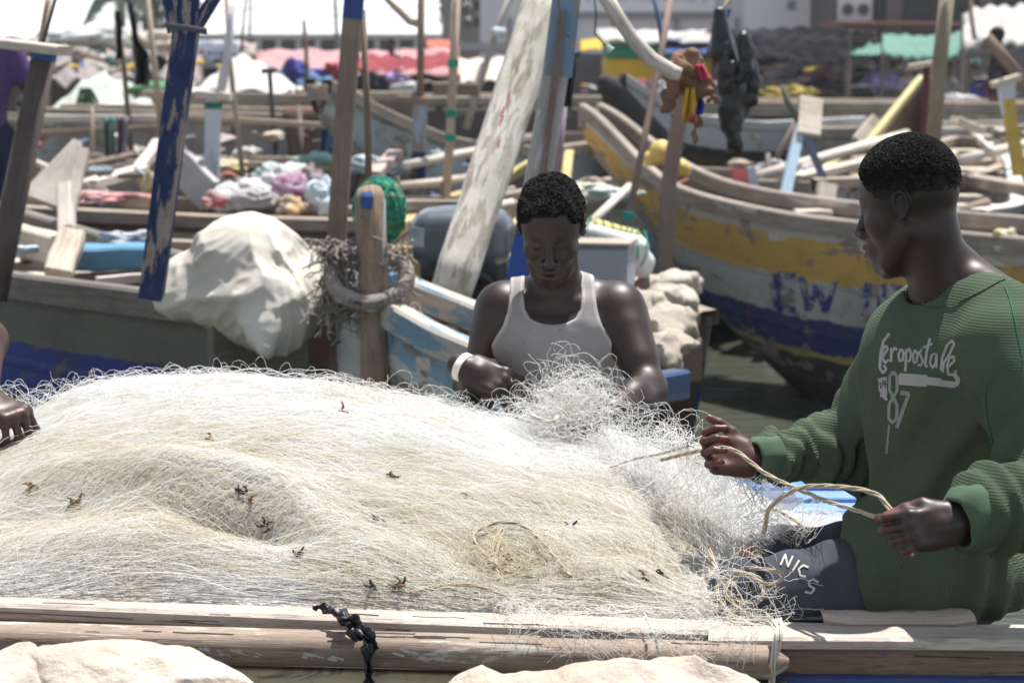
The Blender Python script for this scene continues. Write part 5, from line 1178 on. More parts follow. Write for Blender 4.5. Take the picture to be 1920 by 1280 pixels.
# net roll on the mooring post of the white-blue canoe
netc=A3(W(712,395,8.3))
GN=cloth((.05,.28,.20),(.30,.22,.08),sc=60,spots=.2,bs=.9)
sdf_obj('net_roll',[('u',0,ell(netc,(.10,.09,.125))),('d',0,lambda p:-.006*np.abs(nzr(p,14))-.004*np.sin(p[:,2]*160+nzr(p,3)*3))],netc-.17,netc+.17,.005,GN,loc=tuple(netc-A3((0,0,.12))),label='green and ochre net roll hanging behind the mooring post',cat='net')
def orbit(c,rx,rz,n,rg,r): 
    out=[]
    for k in range(n):
        ax=rg.normal(size=3); ax/=np.linalg.norm(ax); u=np.cross(ax,[0,0,1.]); u/=np.linalg.norm(u); v=np.cross(ax,u); a0=rg.uniform(0,6.28); L=rg.uniform(1.2,3.5)
        th=np.linspace(a0,a0+L,12)[:,None]; out.append(A3(c)+(u*np.cos(th)+v*np.sin(th))*A3((rx,rx,rz))*rg.uniform(.97,1.06))
    return np.stack(out)
strands_mesh('net_strands',cc(.04,.32,.22),bpy.data.objects['net_roll'],orbit(netc,.102,.128,90,np.random.default_rng(4),.003),.0028,4)
# post on the bow of the white-blue canoe
pm=wood((.33,.235,.165),(.15,.10,.07),streak=10)
r_=thing('mooring_post',W(700,745,7.25),'stout brown mooring post with a rounded blue-marked head','post')
g=G(); g.tube([W(692,350,7.32),W(693,356,7.32),W(694,372,7.3),W(697,470,7.28),W(700,560,7.26),W(704,680,7.25),W(705,800,7.2)],[.022,.042,.052,.053,.049,.053,.054],14,up=(0,1,0)); ps=build(g,'shaft',pm,r_,smooth=True)
mark('blue_patch',[([(687,360),(690,374),(687,392)],20),([(680,366),(681,384)],10),([(678,405),(681,407)],6)],14,bvh_of([ps]),plain('blue_patch',(.03,.08,.26),.7,var=.2),ps,.002)
mark('white_edge',[([(720,372),(718,500)],5)],4,bvh_of([ps]),plain('pale_edge',(.5,.5,.52),.7,var=.2),ps,.002)
ROPEG=wood((.31,.275,.24),(.15,.125,.105),streak=2)
def rope_ring():
    c=W(693,520,7.28); pts=[]
    for i in range(41):
        a=2*math.pi*i/40; pts.append(c+Vector((math.cos(a)*.128,-.002+math.sin(a)*.082,math.sin(a)*.078+.0025*math.sin(5*a))))
    r=thing('rope_ring',c,'thick grey rope collar slung round the mooring post','rope')
    g=G(); g.tube(pts,[.019+.005*math.sin(i*.9)+.003*math.sin(i*2.3) for i in range(41)],10,cap=False); build(g,'collar',ROPEG,r,smooth=True)
    S=[]
    for i in range(150):   # whipping wound round the collar
        a=2*math.pi*i/150; k=i/150*40; i0=int(k)%40; p=pts[i0].lerp(pts[i0+1],k-int(k)); t_=(pts[i0+1]-pts[i0]).normalized(); u=t_.cross(Vector((0,1,.01))).normalized(); v=t_.cross(u)
        S.append([p+t_*.004*math.sin(b)+(u*math.cos(b)+v*math.sin(b))*.0262 for b in np.linspace(0,6.3,11)])
    strands_mesh('whipping',ROPEG,r,np.array([[list(q) for q in s] for s in S]),.0038,5)
    rg=np.random.default_rng(8); S=[]
    for k in range(520):
        b0=A3(W(rg.uniform(605,660),rg.uniform(450,600),7.3)) if k%3 else A3(W(rg.uniform(620,765),rg.uniform(540,585) if k%2 else rg.uniform(455,490),7.25)); d=rg.normal(size=3)*A3((1,.6,1)); s=[b0]
        for q in range(6): d=d*.6+rg.normal(size=3)*.6+A3((0,0,-.25)); s.append(s[-1]+d*.011)
        S.append(s)
    strands_mesh('frayed_ends',ROPEG,r,np.array(S),.0026,4)
    g=G(); P2=[p+Vector((.012*math.sin(i*.7),.01,.016+.010*math.sin(i*.5))) for i,p in enumerate(pts[4:30])]; g.tube(P2,.010,8); build(g,'rope_turn',ROPEG,r,smooth=True)
    g=G(); P2=[p+Vector((-.010+.012*math.sin(i*.9),-.012,-.018+.010*math.sin(i*.6))) for i,p in enumerate(pts[14:37])]; g.tube(P2,.009,8); build(g,'rope_turn',ROPEG,r,smooth=True)
rope_ring()
bundle('cloth_bundle','blue frayed cloth knotted at the bow rope collar','bundle',W(742,515,7.5),(.035,.04,.04),cc(.18,.30,.40),seed=301,amp=.5,n=20,crease=2)
board('short blue-grey end block beside the mooring post',(596,548,7.9),(655,535,7.8),.07,.12,wood((.22,.30,.35),(.14,.18,.2),paint=(.2,.32,.4),amt=.5))
# ------------------------------------------------------------------ outboard motor
def outboard():
    c=A3(W(866,466,8.6)); r=thing('outboard_motor',W(870,560,8.6),'large grey outboard motor with its cowling beside the slanting plank','outboard motor')
    cow=[('u',0,rbox(c+A3((0,0,.045)),(.125,.12,.04),.07)),('u',.06,ell(c+A3((.01,0,.09)),(.19,.17,.075))),('d',0,lambda p:-.002*np.sin(p[:,2]*0))]
    sdf_obj('cowling',cow,c-A3((.28,.25,.12)),c+A3((.28,.25,.24)),.006,plain('cowling_grey',(.085,.097,.115),.25,spec=.7,var=.1,bs=.02),r)
    low=[('u',0,rbox(c+A3((.01,0,-.075)),(.13,.11,.02),.045)),('u',.04,cap(c+A3((.05,0,-.1)),c+A3((.04,0,-.35)),.09,.06)),('u',.02,cap(c+A3((.04,0,-.3)),c+A3((.04,0,-.7)),.05,.035))]
    sdf_obj('lower_case',low,c-A3((.25,.25,.8)),c+A3((.25,.25,.02)),.008,plain('case_black',(.02,.021,.024),.35,spec=.5,var=.1,bs=.05),r)
    g=G(); rim=[Vector(c)+Vector((math.cos(a)*.20,math.sin(a)*.18,-.028)) for a in [2*math.pi*i/32 for i in range(33)]]; g.tube(rim,.008,6,cap=False); build(g,'trim_ring',plain('trim',(.2,.22,.26),.2,var=.1),r,smooth=True)
    g=G(); g.grid([[Vector(c)+Vector((-.205+.06*i/6-.0,-.125-.10*math.sin(.4+i/6*1.0)*.75,.10-.075*j/4)) for i in range(7)] for j in range(5)]); build(g,'label_panel',plain('label_pale',(.48,.52,.58),.4,var=.15),r,solid=.004)
    g=G(); g.tube(catmull([Vector(c)+Vector(p) for p in ((-.1,-.19,-.09),(0,-.22,-.07),(.1,-.2,-.1),(.17,-.15,-.22))],6),.018,8); build(g,'hose',plain('rubber',(.015,.015,.016),.4,var=.1),r,smooth=True)
outboard()
# foam raft bundle under green rope, on a grey box
def foam():
    c=A3(W(1150,460,8.9)); r=thing('foam_bundle',W(1150,490,8.9),'white foam bundle lashed with green rope beside the seated man','foam bundle')
    R_=rotm((0,1,0),14)
    sh=[('u',0,rbox(c,(.09,.10,.026),.045,R_)),('u',.03,rbox(c+A3((.03,.02,-.045)),(.10,.09,.018),.035,rotm((0,1,0),20))),('d',0,lambda p:-.006*nzr(p,3)-.003*np.abs(nzr(p,12)))]
    sdf_obj('foam',sh,c-.24,c+.24,.006,cloth((.62,.63,.60),(.5,.52,.48),sc=14,bs=.6),r)
    sdf_obj('yellow_foam',[('u',0,rbox(c+A3((.01,.02,.058)),(.085,.06,.006),.02,R_)),('d',0,lambda p:-.004*nzr(p,4))],c-.24,c+.24,.006,plain('yellow_foam',(.60,.45,.16),.8,var=.2),r)
    S=[]
    for k in range(9):
        x=-.12+.03*k; th=np.linspace(0,6.3,24)[:,None]; q=np.concatenate([np.full((24,1),x)+.01*np.sin(th*2+k),np.cos(th)*.155,np.sin(th)*.090],1); S.append(c+q@R_.T)
    strands_mesh('green_rope',cc(.03,.22,.15),r,np.array(S),.0035,5)
foam()
def greybox():
    c=W(1130,520,8.5); r=thing('grey_box',c,'flat grey metal box under the foam bundle','box'); m=plain('grey_box',(.30,.32,.36),.45,var=.2)
    g=G(); g.box(Vector(c)+Vector((.01,0,.05)),(.21,.22,.17),rz=-.2); build(g,'case',m,r)
    g=G(); g.box(Vector(c)+Vector((.01,0,.142)),(.23,.24,.012),rz=-.2); build(g,'lid',wood((.4,.33,.28),(.25,.2,.16)),r)
greybox()
nzc=make_noise(63,3)
def crumple(name,label,cat,pts,lo,hi,mat,h=.006,amp=.02,fr=3):
    c=np.mean([A3(q[0]) for q in pts],axis=0)
    shp=[('u',0,ell(*pts[0]))]+[('u',.03,ell(*q)) for q in pts[1:]]+[('d',0,lambda p:-amp*np.abs(nzc(p,fr))+amp*.5-amp*.35*np.abs(nzc(p,fr*2.7)))]
    return sdf_obj(name,shp,lo,hi,h,mat,loc=tuple(c),label=label,cat=cat)
T2=cloth((.38,.335,.275),(.22,.185,.15),sc=12,spots=.4,bs=.5)
p1=[(A3(W(1235,610,7.3)),(.13,.18,.05)),(A3(W(1265,640,7.0)),(.09,.14,.045)),(A3(W(1225,665,6.9)),(.10,.1,.06)),(A3(W(1200,580,7.6)),(.12,.2,.06))]
crumple('tarpaulin','crumpled beige-white tarpaulin hanging over a low boat beside the water','tarpaulin',p1,A3(W(1150,760,6.6))*A3((1,1,1))-A3((.05,.1,0)),A3(W(1330,530,8))+A3((.05,.1,.08)),T2,.006,.06,2.4)
p2=[(A3(W(1230,535,9.0)),(.16,.2,.045)),(A3(W(1265,560,8.6)),(.10,.14,.04)),(A3(W(1190,560,8.4)),(.08,.12,.05))]
crumple('tarpaulin','second pale crumpled sheet beneath the grey box','tarpaulin',p2,A3(W(1120,620,8.1))-A3((0,.1,0)),A3(W(1330,490,9.4))+A3((.05,.1,.05)),cloth((.42,.38,.33),(.25,.22,.18),sc=12),.008,.06,2.4)
board('pale board floor under the crumpled tarpaulins',(1170,592,8.5),(1262,588,8.6),.4,.05,GREYW)
board('dark blue gunwale timber low behind the seated man',(1130,745,5.9),(1275,720,6.3),.07,.09,wood((.08,.10,.14),(.04,.05,.08),paint=(.03,.06,.14),amt=.5))

PALB=[cc(*c) for c in ((.60,.58,.55),(.50,.46,.40),(.36,.30,.24),(.20,.15,.11),(.10,.08,.07),(.30,.34,.36),(.12,.16,.24),(.46,.40,.36),(.40,.16,.12))]+[THW,RAILW,GREYW]
clutter('boat_litter','jumble of rags, sticks, floats and broken boards lying in the packed boats',[(60,600,240,300,15.5,18,30,.02,.08),(40,300,310,380,12.5,15,24,.02,.06),(330,620,310,345,13.5,15.5,30,.02,.06),(700,960,280,400,13,17,34,.02,.07),(1100,1280,330,400,12.5,15,22,.02,.06),(1380,1640,300,400,13.8,17,40,.02,.07),(1780,1915,230,400,14,19,14,.02,.07),(1180,1300,520,575,8.6,9.2,16,.015,.04)],PALB,17)

XP=[('thin bare stick standing between the triangular board and the blue post',[(172,200,16),(178,330,16)],.014,BAMB),('slanting stick behind the triangular stern board',[(60,300,15),(200,360,14)],.02,LTW),
('grey oar-like pole lying across the bare-wood canoe',[(70,330,14.5),(250,290,15)],.025,GREYW),('weathered spar leaning over the grey hull',[(330,230,17),(345,330,16)],.022,GREYW),
('short brown stake beside the dark cross pole',[(560,200,18),(566,300,17.5)],.022,DKW),('slim spar rising behind the domed tarpaulin',[(570,40,30),(575,150,30)],.03,GREYW),
('thin steel mast far behind the pink canopy',[(628,-10,60),(632,95,60)],.05,gyb),('thin steel mast beyond the arcade building',[(470,-10,80),(468,70,80)],.05,gyb),
('brown prop stick leaning on the long brown boat',[(905,120,25),(880,200,24)],.03,DKW),('pale spar lying in the grey-blue canoe',[(760,310,13),(960,270,15)],.028,LTW),
('second pale spar in the grey-blue canoe',[(740,350,12.6),(900,330,13.4)],.026,THW),('dark spar across the striped canoe',[(880,300,13),(1000,260,15)],.024,DKW),
('bleached spar pointing up behind the foam bundle',[(1105,420,11),(1180,350,12)],.024,LTW),('purple-grey post behind the blue and grey one',[(1046,200,9.5),(1032,345,9.5)],.042,wood((.26,.2,.25),(.16,.12,.15))),
('crooked brown stick by the maroon sign board',[(1440,290,15),(1448,345,14.6)],.02,DKW),('long bleached spar lying towards the thick pole',[(1420,330,14),(1700,250,18)],.035,LTW),
('pale spar behind the head of the man in green',[(1600,300,15),(1790,290,17)],.03,THW),('weathered spar over the dark-hulled canoe',[(1800,300,15),(1925,270,16)],.035,LTW),
('brown spar low across the pale curved canoe',[(1790,400,12.5),(1850,380,13)],.03,GREYW),('grey prop standing in the dark-hulled canoe',[(1868,260,17),(1880,350,16)],.03,GREYW),
('stick poking out beside the net roll',[(742,330,9),(752,430,9)],.016,DKW),('pale stick crossing behind the outboard motor',[(770,420,10),(960,380,11)],.022,LTW)]
for lab,pts,r_,m in XP:
    if r_<.045 and pts[0][2]<40: pts=[pts[0],((pts[0][0]+pts[1][0])/2+random.uniform(-3,3),(pts[0][1]+pts[1][1])/2+random.uniform(-2,2),(pts[0][2]+pts[1][2])/2),pts[1]]
    pole(lab,pts,[r_]*len(pts),m)
board('dark brown boat plank beneath the crumpled tarpaulin by the water',(1120,700,7.0),(1295,672,7.4),.10,.16,wood((.16,.11,.08),(.07,.05,.035)))
# ------------------------------------------------------------------ the near canoe
near=thing('canoe',W(800,1300,4.0),'near canoe with thick bleached rails holding the net heap and both seated men','boat')
NW=wood((.47,.41,.35),(.27,.22,.18),paint=(.54,.48,.41),amt=.3,streak=16)
NW2=wood((.29,.225,.175),(.14,.10,.075),paint=(.44,.42,.36),amt=.22,streak=14)
g=G(); n=26
def zcurve(P,m=40): return catmull(P,m//max(1,len(P)-1))
top=zcurve([W(-300,1112,3.60),W(300,1136,3.58),W(900,1160,3.56),W(1500,1180,3.52),W(2100,1186,3.50),W(2700,1190,3.5)],40)
def strip(g,pts,wd,th,up=(0,0,1),m=None,r=.15,wob=.0):
    rows=[]; prof=[(-1,-.6),(-.8,-1),(.8,-1),(1,-.6),(1,.6),(.82,1),(-.82,1),(-1,.6)]; L=[0]
    for a,b in zip(pts,pts[1:]): L.append(L[-1]+(b-a).length)
    nz=make_noise(int(wd*1000)+7)
    for i,p in enumerate(pts):
        t=(pts[min(i+1,len(pts)-1)]-pts[max(i-1,0)]).normalized(); sx=t.cross(Vector(up)).normalized(); u=sx.cross(t)
        k=1+wob*float(nz(np.array([[L[i],0,0]]),1.5)[0]); rows.append([p+sx*x*wd/2*k+u*y*th/2*k for x,y in prof])
    per=[0,.1*wd,.9*wd,wd,wd+th*.6,wd+th*.8,2*wd+th*.6,2*wd+th,2*wd+1.4*th]
    g.grid(rows,closed=True,uvw=lambda i,k:(L[i],per[k]),m=m)
    N_=len(prof); o=len(g.v)-len(rows)*N_; g.f.append([o+k for k in range(N_)][::-1]); g.mi.append(0 if m is None else m); g.uv.append([(.0,.01*k) for k in range(N_)])
    g.f.append([o+(len(rows)-1)*N_+k for k in range(N_)]); g.mi.append(0 if m is None else m); g.uv.append([(.0,.01*k) for k in range(N_)])
g=G(); strip(g,[p+Vector((0,.018,-.016)) for p in top],.082,.03,wob=.03); build(g,'inner_rail',NW,near)
lg=zcurve([W(-300,1156,3.48),W(200,1172,3.475),W(700,1184,3.465),W(1200,1199,3.445),W(1478,1207,3.43)],60)
g=G(); rows=[]; L=0; nz=make_noise(41)
Ls=[0]
for a,b in zip(lg,lg[1:]): Ls.append(Ls[-1]+(b-a).length)
for i,p in enumerate(lg):
    k=1+.04*float(nz(np.array([[Ls[i],0,0]]),1.2)[0]); e=min(1,(len(lg)-1-i)/3+.35)
    ring=[]
    for j in range(16):
        a=2*math.pi*j/16; ca,sa=math.cos(a),math.sin(a); ca=math.copysign(abs(ca)**.7,ca); sa=math.copysign(abs(sa)**.7,sa)
        ring.append(p+Vector((0,ca*.040*k*e,sa*.028*k*e-.030)))
    rows.append(ring)
g.grid(rows,closed=True,uvw=lambda i,k:(Ls[i],.016*k)); g.add(rows[-1],[tuple(range(16))[::-1]]); build(g,'outer_rail',NW2,near,smooth=True)
rt=zcurve([W(1330,1188,3.49),W(1700,1190,3.45),W(2100,1194,3.44),W(2700,1200,3.44)],30)
g=G(); strip(g,[p+Vector((0,.0,-.006)) for p in rt],.085,.022); build(g,'flat_rail',NW,near)
g=G(); strip(g,[p+Vector((0,-.020,-.038)) for p in rt],.030,.040); build(g,'rail_face',wood((.20,.13,.095),(.09,.06,.045),paint=(.03,.08,.30),amt=.12,streak=14),near)
def sidepanel(pts,h,mat,dy=0,name='side_planking'):
    rows=[]
    for i in range(9):
        s=i/8; rows.append([p+Vector((0,dy+.16*s*s,-h*s)) for p in pts])
    L=[0]
    for a,b in zip(pts,pts[1:]): L.append(L[-1]+(b-a).length)
    g=G(); g.grid(rows,uvw=lambda i,k:(L[k],1-i/8)); build(g,name,mat,near,smooth=True,solid=.03)
hn=hull_mat([(0,(.05,.10,.35)),(.60,(.05,.10,.35)),(.92,(.50,.46,.36))],wear=.22,seed=43)
hl=hull_mat([(0,(.45,.42,.36)),(.86,(.40,.03,.03)),(.93,(.52,.45,.28))],wear=.28,seed=44)
sidepanel([p+Vector((0,-.005,-.066)) for p in lg],.62,hl)
sidepanel([p+Vector((0,-.004,-.058)) for p in rt],.62,hull_mat([(0,(.035,.075,.28)),(.5,(.03,.07,.26))],wear=.10,seed=45))
far=zcurve([W(-300,1010,4.42),W(600,1022,4.42),W(1300,1020,4.40),W(1650,1016,4.38),W(2100,1028,4.36),W(2700,1040,4.36)],40)
trN=bvh_of([o for o in near.children if o.name.startswith(('inner_rail','outer_rail','rail_face'))])
RDP=plain('faded_red_line',(.30,.09,.07),.9,var=.4,sc=30); CHP=plain('pale_paint_chip',(.50,.50,.45),.8,var=.2,sc=30)
mark('red_line',[([(0,1147),(90,1151),(170,1155),(250,1160)],2.2),([(300,1163),(330,1165),(420,1171)],1.6),([(10,1196),(40,1200)],2)],2,trN,RDP,near,.001)
rc=random.Random(9); chips=[]
for x0,y0,n_,dx in ((370,1212,5,40),(430,1215,7,26),(540,1222,5,24),(735,1216,4,22),(610,1226,3,14)):
    for k in range(n_):
        x=x0+rc.uniform(0,dx*2); y=y0+rc.uniform(-3,9)+(x-x0)*.12; l=rc.uniform(7,26); chips.append(([(x,y),(x+l*.5,y+l*.16+rc.uniform(-1,1)),(x+l,y+l*.30)],rc.uniform(1.5,4.5)))
mark('paint_chips',chips,3,trN,CHP,near,.001)
# drying cracks along the rails
CRK=plain('drying_crack',(.045,.033,.026),.95,var=.2,sc=30); cr=[]
for k in range(46):
    x=rc.uniform(0,1900); base=(1128+x*.036 if rc.random()<.45 else 1180+x*.016)+rc.uniform(-6,26); l=rc.uniform(25,150); w_=rc.uniform(.7,1.8)
    cr.append(([(x+l*q/5,base+l*q/5*.03+rc.uniform(-.8,.8)) for q in range(6)],w_))
mark('crack',cr,1.2,trN,CRK,near,.0009)
g=G(); strip(g,far,.07,.035); build(g,'far_rail',NW,near)
g=G(); strip(g,[p+Vector((0,-.008,-.075)) for p in far],.03,.11); build(g,'far_planking',wood((.30,.22,.13),(.16,.11,.08),paint=(.04,.10,.32),amt=.45,streak=10),near)
g=G(); rows=[[Vector((x,y,.32)) for x in (-1.8,-1,0,1,2,2.6)] for y in (3.55,3.9,4.2,4.5)]; g.grid(rows); build(g,'floor_boards',INW,near,solid=.02)
for x in (-1.6,-.9): 
    g=G(); g.plank((x,3.5,.86),(x,4.42,.86),.16,.035); build(g,'thwart',THW,near)
g=G(); a=W(1538,1152,3.60); b=W(1822,1154,3.60); rows=[]
for i in range(13):
    x=a.x+(b.x-a.x)*i/12; e=min(i,12-i); ww=.16+.035*min(1,e/2)
    rows.append([Vector((x,3.66-ww/2*1.2,a.z-.012)),Vector((x,3.66-ww/2*1.25,a.z)),Vector((x,3.66-ww/2,a.z+.006)),Vector((x,3.66+ww,a.z+.006)),Vector((x,3.66+ww,a.z-.03)),Vector((x,3.66-ww/2,a.z-.03))])
g.grid(rows,closed=True,uvw=lambda i,k:(i*.02,.05*k)); build(g,'seat_board',wood((.58,.46,.37),(.42,.33,.26),streak=8),near,smooth=False)
g=G(); c_=W(1060,930,5.0); g.plank((c_.x-.5,5.02,c_.z-.02),(c_.x+.45,5.02,c_.z-.02),.26,.04); 
build(g,'bench_board',THW,loc=(c_.x,5.02,c_.z-.04),label='plank bench hidden under the man in the white tank top',cat='bench')
# blue painted deck of the neighbouring boat beyond the far rail
bl=thing('canoe',W(1450,980,4.8),'blue-decked canoe lying alongside beyond the far rail','boat')
BD=wood((.22,.28,.36),(.12,.16,.22),paint=(.09,.20,.45),paint2=(.16,.28,.50),amt=.62,streak=10)
for k in range(5):
    Y=4.50+.085*k; a=W(1150,1000-18*k,Y); b=W(1660+12*k,1000-18*k,Y); b.z=a.z=W(1400,1003-22*k,Y).z
    g=G(); g.plank(a,b,.082,.025,seg=3,jit=.002); build(g,'deck_plank',BD,bl)
g=G(); a=W(900,925,4.96); b=W(1690,918,4.94); g.plank(a,b,.05,.05); build(g,'gunwale',wood((.5,.45,.4),(.3,.26,.22)),bl)
g=G(); g.plank(a+Vector((0,.03,-.3)),b+Vector((0,.03,-.3)),.03,.55,up=(0,0,1)); build(g,'hull',wood((.05,.12,.3),(.03,.06,.15)),bl)
# ------------------------------------------------------------------ the net heap
cx=[W(p,600,4.5).x for p in (-200,0,60,120,200,400,620,800,900,1000,1150,1250,1400,1500,1620)]
cz=[W(p,q,4.5).z for p,q in ((-200,900),(0,826),(60,780),(120,752),(200,734),(400,722),(620,736),(800,768),(900,798),(1000,822),(1150,846),(1250,868),(1400,930),(1500,985),(1620,1060))]
nh=make_noise(51,3); XF=lambda px,s:(W(px,600,3.6+.9*s).x,3.6+.9*s)
def HH(x,Y):
    x=np.asarray(x,float); Y=np.asarray(Y,float); s=(Y-3.6)/.9
    zc=np.interp(x*4.5/4.5,cx,cz); zf=.955-.0*x
    zf=np.interp(x,[-1.2,0,.7,1.1],[.965,.945,.93,.92]); zc=np.maximum(zc,zf-.02)
    g_=np.where(s<1,np.sin(np.pi/2*np.clip(s,0,1))**.72,1-.9*(np.clip(s-1,0,2))**2*2.2)
    z=zf+(zc-zf)*g_
    z=np.where(s<0,zf+s*.12,z)
    p=np.stack([x,Y,np.zeros_like(x)],-1); z=z+.012*nh(p,1.6)*smoothstep(-.05,.25,s)
    def gb(px,ss,wx,wy,a,rot=0):
        x0,y0=XF(px,ss); dx,dy=x-x0,Y-y0; c,s_=math.cos(rot),math.sin(rot); u=dx*c+dy*s_; v=-dx*s_+dy*c
        return a*np.exp(-(u/wx)**2-(v/wy)**2)
    z=z+gb(430,.20,.11,.030,-.060,-.30)+gb(360,.36,.26,.06,.040,-.12)+gb(560,.25,.12,.05,.028,-.7)+gb(250,.10,.16,.07,.030,0)
    z=z+gb(930,.16,.07,.06,-.045,0)+gb(700,.12,.10,.06,.022,0)+gb(1010,.22,.10,.05,.02,.5)+gb(100,.25,.14,.06,-.03,.2)+gb(1160,.10,.08,.05,.03,0)
    return z
nm,nt_,nb=new_mat('net_mass'); obn=coords(nt_,'Object')
f1=noise(nt_,coords(nt_,'Object',(1,1,1)),3.2,4,.6); fi=noise(nt_,coords(nt_,'Object',(22,70,40)),3,5,.7,.4)
base=mix(nt_,ramp(nt_,f1,[(.42,0),(.60,1)]),(.78,.77,.74),(.66,.57,.42))
base=mix(nt_,ramp(nt_,fi,[(.38,.7),(.52,0)]),base,(.24,.20,.15))
nt_.links.new(base,nb.inputs['Base Color']); nb.inputs['Roughness'].default_value=.9; bump(nt_,nb,fi,1.0,.02)
NS=[]
for nm_,c1,c2 in (('net_white',(.95,.95,.94),(.90,.88,.83)),('net_cream',(.85,.79,.66),(.76,.69,.54))):
    m,t,b=new_mat(nm_); c=mix(t,ramp(t,noise(t,coords(t,'Object'),5,4,.6),[(.4,0),(.62,1)]),c1,c2); t.links.new(c,b.inputs['Base Color']); b.inputs['Roughness'].default_value=.35; b.inputs['Specular IOR Level'].default_value=.5
    tl=t.nodes.new('ShaderNodeBsdfTranslucent'); t.links.new(c,tl.inputs[0]); ms=t.nodes.new('ShaderNodeMixShader'); ms.inputs[0].default_value=.5; t.links.new(b.outputs[0],ms.inputs[1]); t.links.new(tl.outputs[0],ms.inputs[2]); t.links.new(ms.outputs[0],t.nodes['Material Output'].inputs[0])
    NS.append(m)
nx,ny=200,90; X=np.linspace(-1.35,.80,nx); Yg=np.linspace(3.60,5.02,ny); gx,gy=np.meshgrid(X,Yg)
edge=smoothstep(.80,.30,gx)
gz=HH(gx,gy)-.006-.06*(1-edge)-.10*smoothstep(.45,.8,gx)
heap=thing('fishing_net',(-.3,4.1,.9),'huge heap of tangled cream-white monofilament fishing net','fishing net')
V=np.stack([gx,gy,gz],-1).reshape(-1,3); ii=np.arange(nx*ny).reshape(ny,nx); Q=np.stack([ii[:-1,:-1],ii[:-1,1:],ii[1:,1:],ii[1:,:-1]],-1).reshape(-1,4)
o_=mesh_obj('packed_netting',V,Q,nm,heap,smooth=True); 
rg=np.random.default_rng(12)
def flow(n,k,xr,yr,seg,lift,wig,seed,fam=.0,keep=None,amp=1.0):
    rg=np.random.default_rng(seed); x=rg.uniform(*xr,n); y=rg.uniform(*yr,n)
    if keep is not None: q=keep(x,y,rg); x,y=x[q],y[q]; n=len(x)
    x0,y0,kk=W(560,600,3.6).x,3.50,1.9
    fa=(rg.choice([-1,1],n)*fam)+rg.normal(size=n)*.24; ph=rg.uniform(0,6.28,n); fr=rg.uniform(.5,1.6,n); L=seg*rg.uniform(.5,1.4,n)
    P=np.zeros((n,k,3)); curl=rg.normal(size=n)*.10
    lf=lift*rg.random(n)**2
    for i in range(k):
        hz=HH(x,y)
        P[:,i,0]=x; P[:,i,1]=y; P[:,i,2]=hz+lf*(.35+np.sin(np.pi*i/(k-1)))+wig*.5*np.sin(ph*2+i*fr*1.3)
        rx=x-x0; ry=(y-y0)*kk; tx=ry*kk; ty=-rx; l=np.hypot(tx,ty)+1e-6; tx/=l; ty/=l
        right=smoothstep(-.10,.25,x); tx=tx*(1-right)+.80*right; ty=ty*(1-right)-.62*right
        a=fa+curl*(i-k/2)*.5+wig*26*np.sin(ph+i*fr); c,s=np.cos(a),np.sin(a); dx=tx*c-ty*s; dy=tx*s+ty*c
        dy=dy*(.12+.88*smoothstep(3.60,3.78,y)); l=np.hypot(dx,dy); x=x+dx/l*L/k; y=y+dy/l*L/k
    return P
def within(P,y0=3.605,y1=5.05): return P[(P[:,:,1].min(1)>y0)&(P[:,:,1].max(1)<y1)&(P[:,:,0].max(1)<.80)]
dens=lambda x,y,rg: rg.random(len(x))<np.where(x<.45,1,np.interp(x,[.45,.8],[.9,.3]))
def brown(n,k,c,r,step,seed,pull=.07,stay=.87,bias=(0,0,0)):
    rg=np.random.default_rng(seed); c=A3(c); r=A3(r); p=c+rg.normal(size=(n,3))*r*.6; d=rg.normal(size=(n,3)); P=[p]
    for i in range(k-1):
        d=d*stay+rg.normal(size=(n,3))*(1-stay)*1.7-(p-c)/r*pull+A3(bias); d/=np.linalg.norm(d,axis=1)[:,None]; p=p+d*step; P.append(p)
    return np.stack(P,1)
A=within(flow(19000,12,(-1.3,.78),(3.61,4.60),.34,.014,.0012,1,.34,dens))
strands_mesh('netting',NS[0],heap,A,rg.uniform(.00018,.00042,len(A)),3)
B_=within(flow(7500,14,(-1.3,.70),(3.63,4.15),.26,.018,.0022,2,.40,dens))
strands_mesh('cream_netting',NS[1],heap,B_,rg.uniform(.0002,.00045,len(B_)),3)
C_=within(flow(1300,18,(-1.3,.76),(3.62,4.6),.34,.030,.005,3,.5))
strands_mesh('loose_strands',NS[0],heap,C_,rg.uniform(.00022,.00042,len(C_)),4)
# short kinked ends pointing every way, and a loose ragged veil along the crest
rgk=np.random.default_rng(77); nk=9000; kx=rgk.uniform(-1.25,.72,nk); ky=rgk.uniform(3.62,4.58,nk); kq=dens(kx,ky,rgk); kx,ky=kx[kq],ky[kq]; nk=len(kx)
ka=rgk.uniform(0,6.28,nk); kc=rgk.normal(size=nk)*.38; PK=np.zeros((nk,9,3))
for i in range(9):
    PK[:,i,0]=kx; PK[:,i,1]=ky; PK[:,i,2]=HH(kx,ky)+.004+.010*rgk.random(nk)*np.sin(np.pi*i/8); kx=kx+np.cos(ka)*.011; ky=ky+np.sin(ka)*.011; ka=ka+kc+rgk.normal(size=nk)*.25
strands_mesh('kinked_ends',NS[0],heap,within(PK),.00028,3)
VE=[]
for i,px in enumerate(range(20,1000,60)):
    yy=np.interp(px,[0,60,120,200,400,620,800,900,1000],[826,780,752,734,722,736,768,798,822])
    VE.append(brown(24,24,W(px,yy-1,4.45+.03*(i%3)),(.11,.07,.010),.012,500+i,.13))
strands_mesh('ragged_veil',NS[0],heap,np.concatenate(VE),.00034,3)
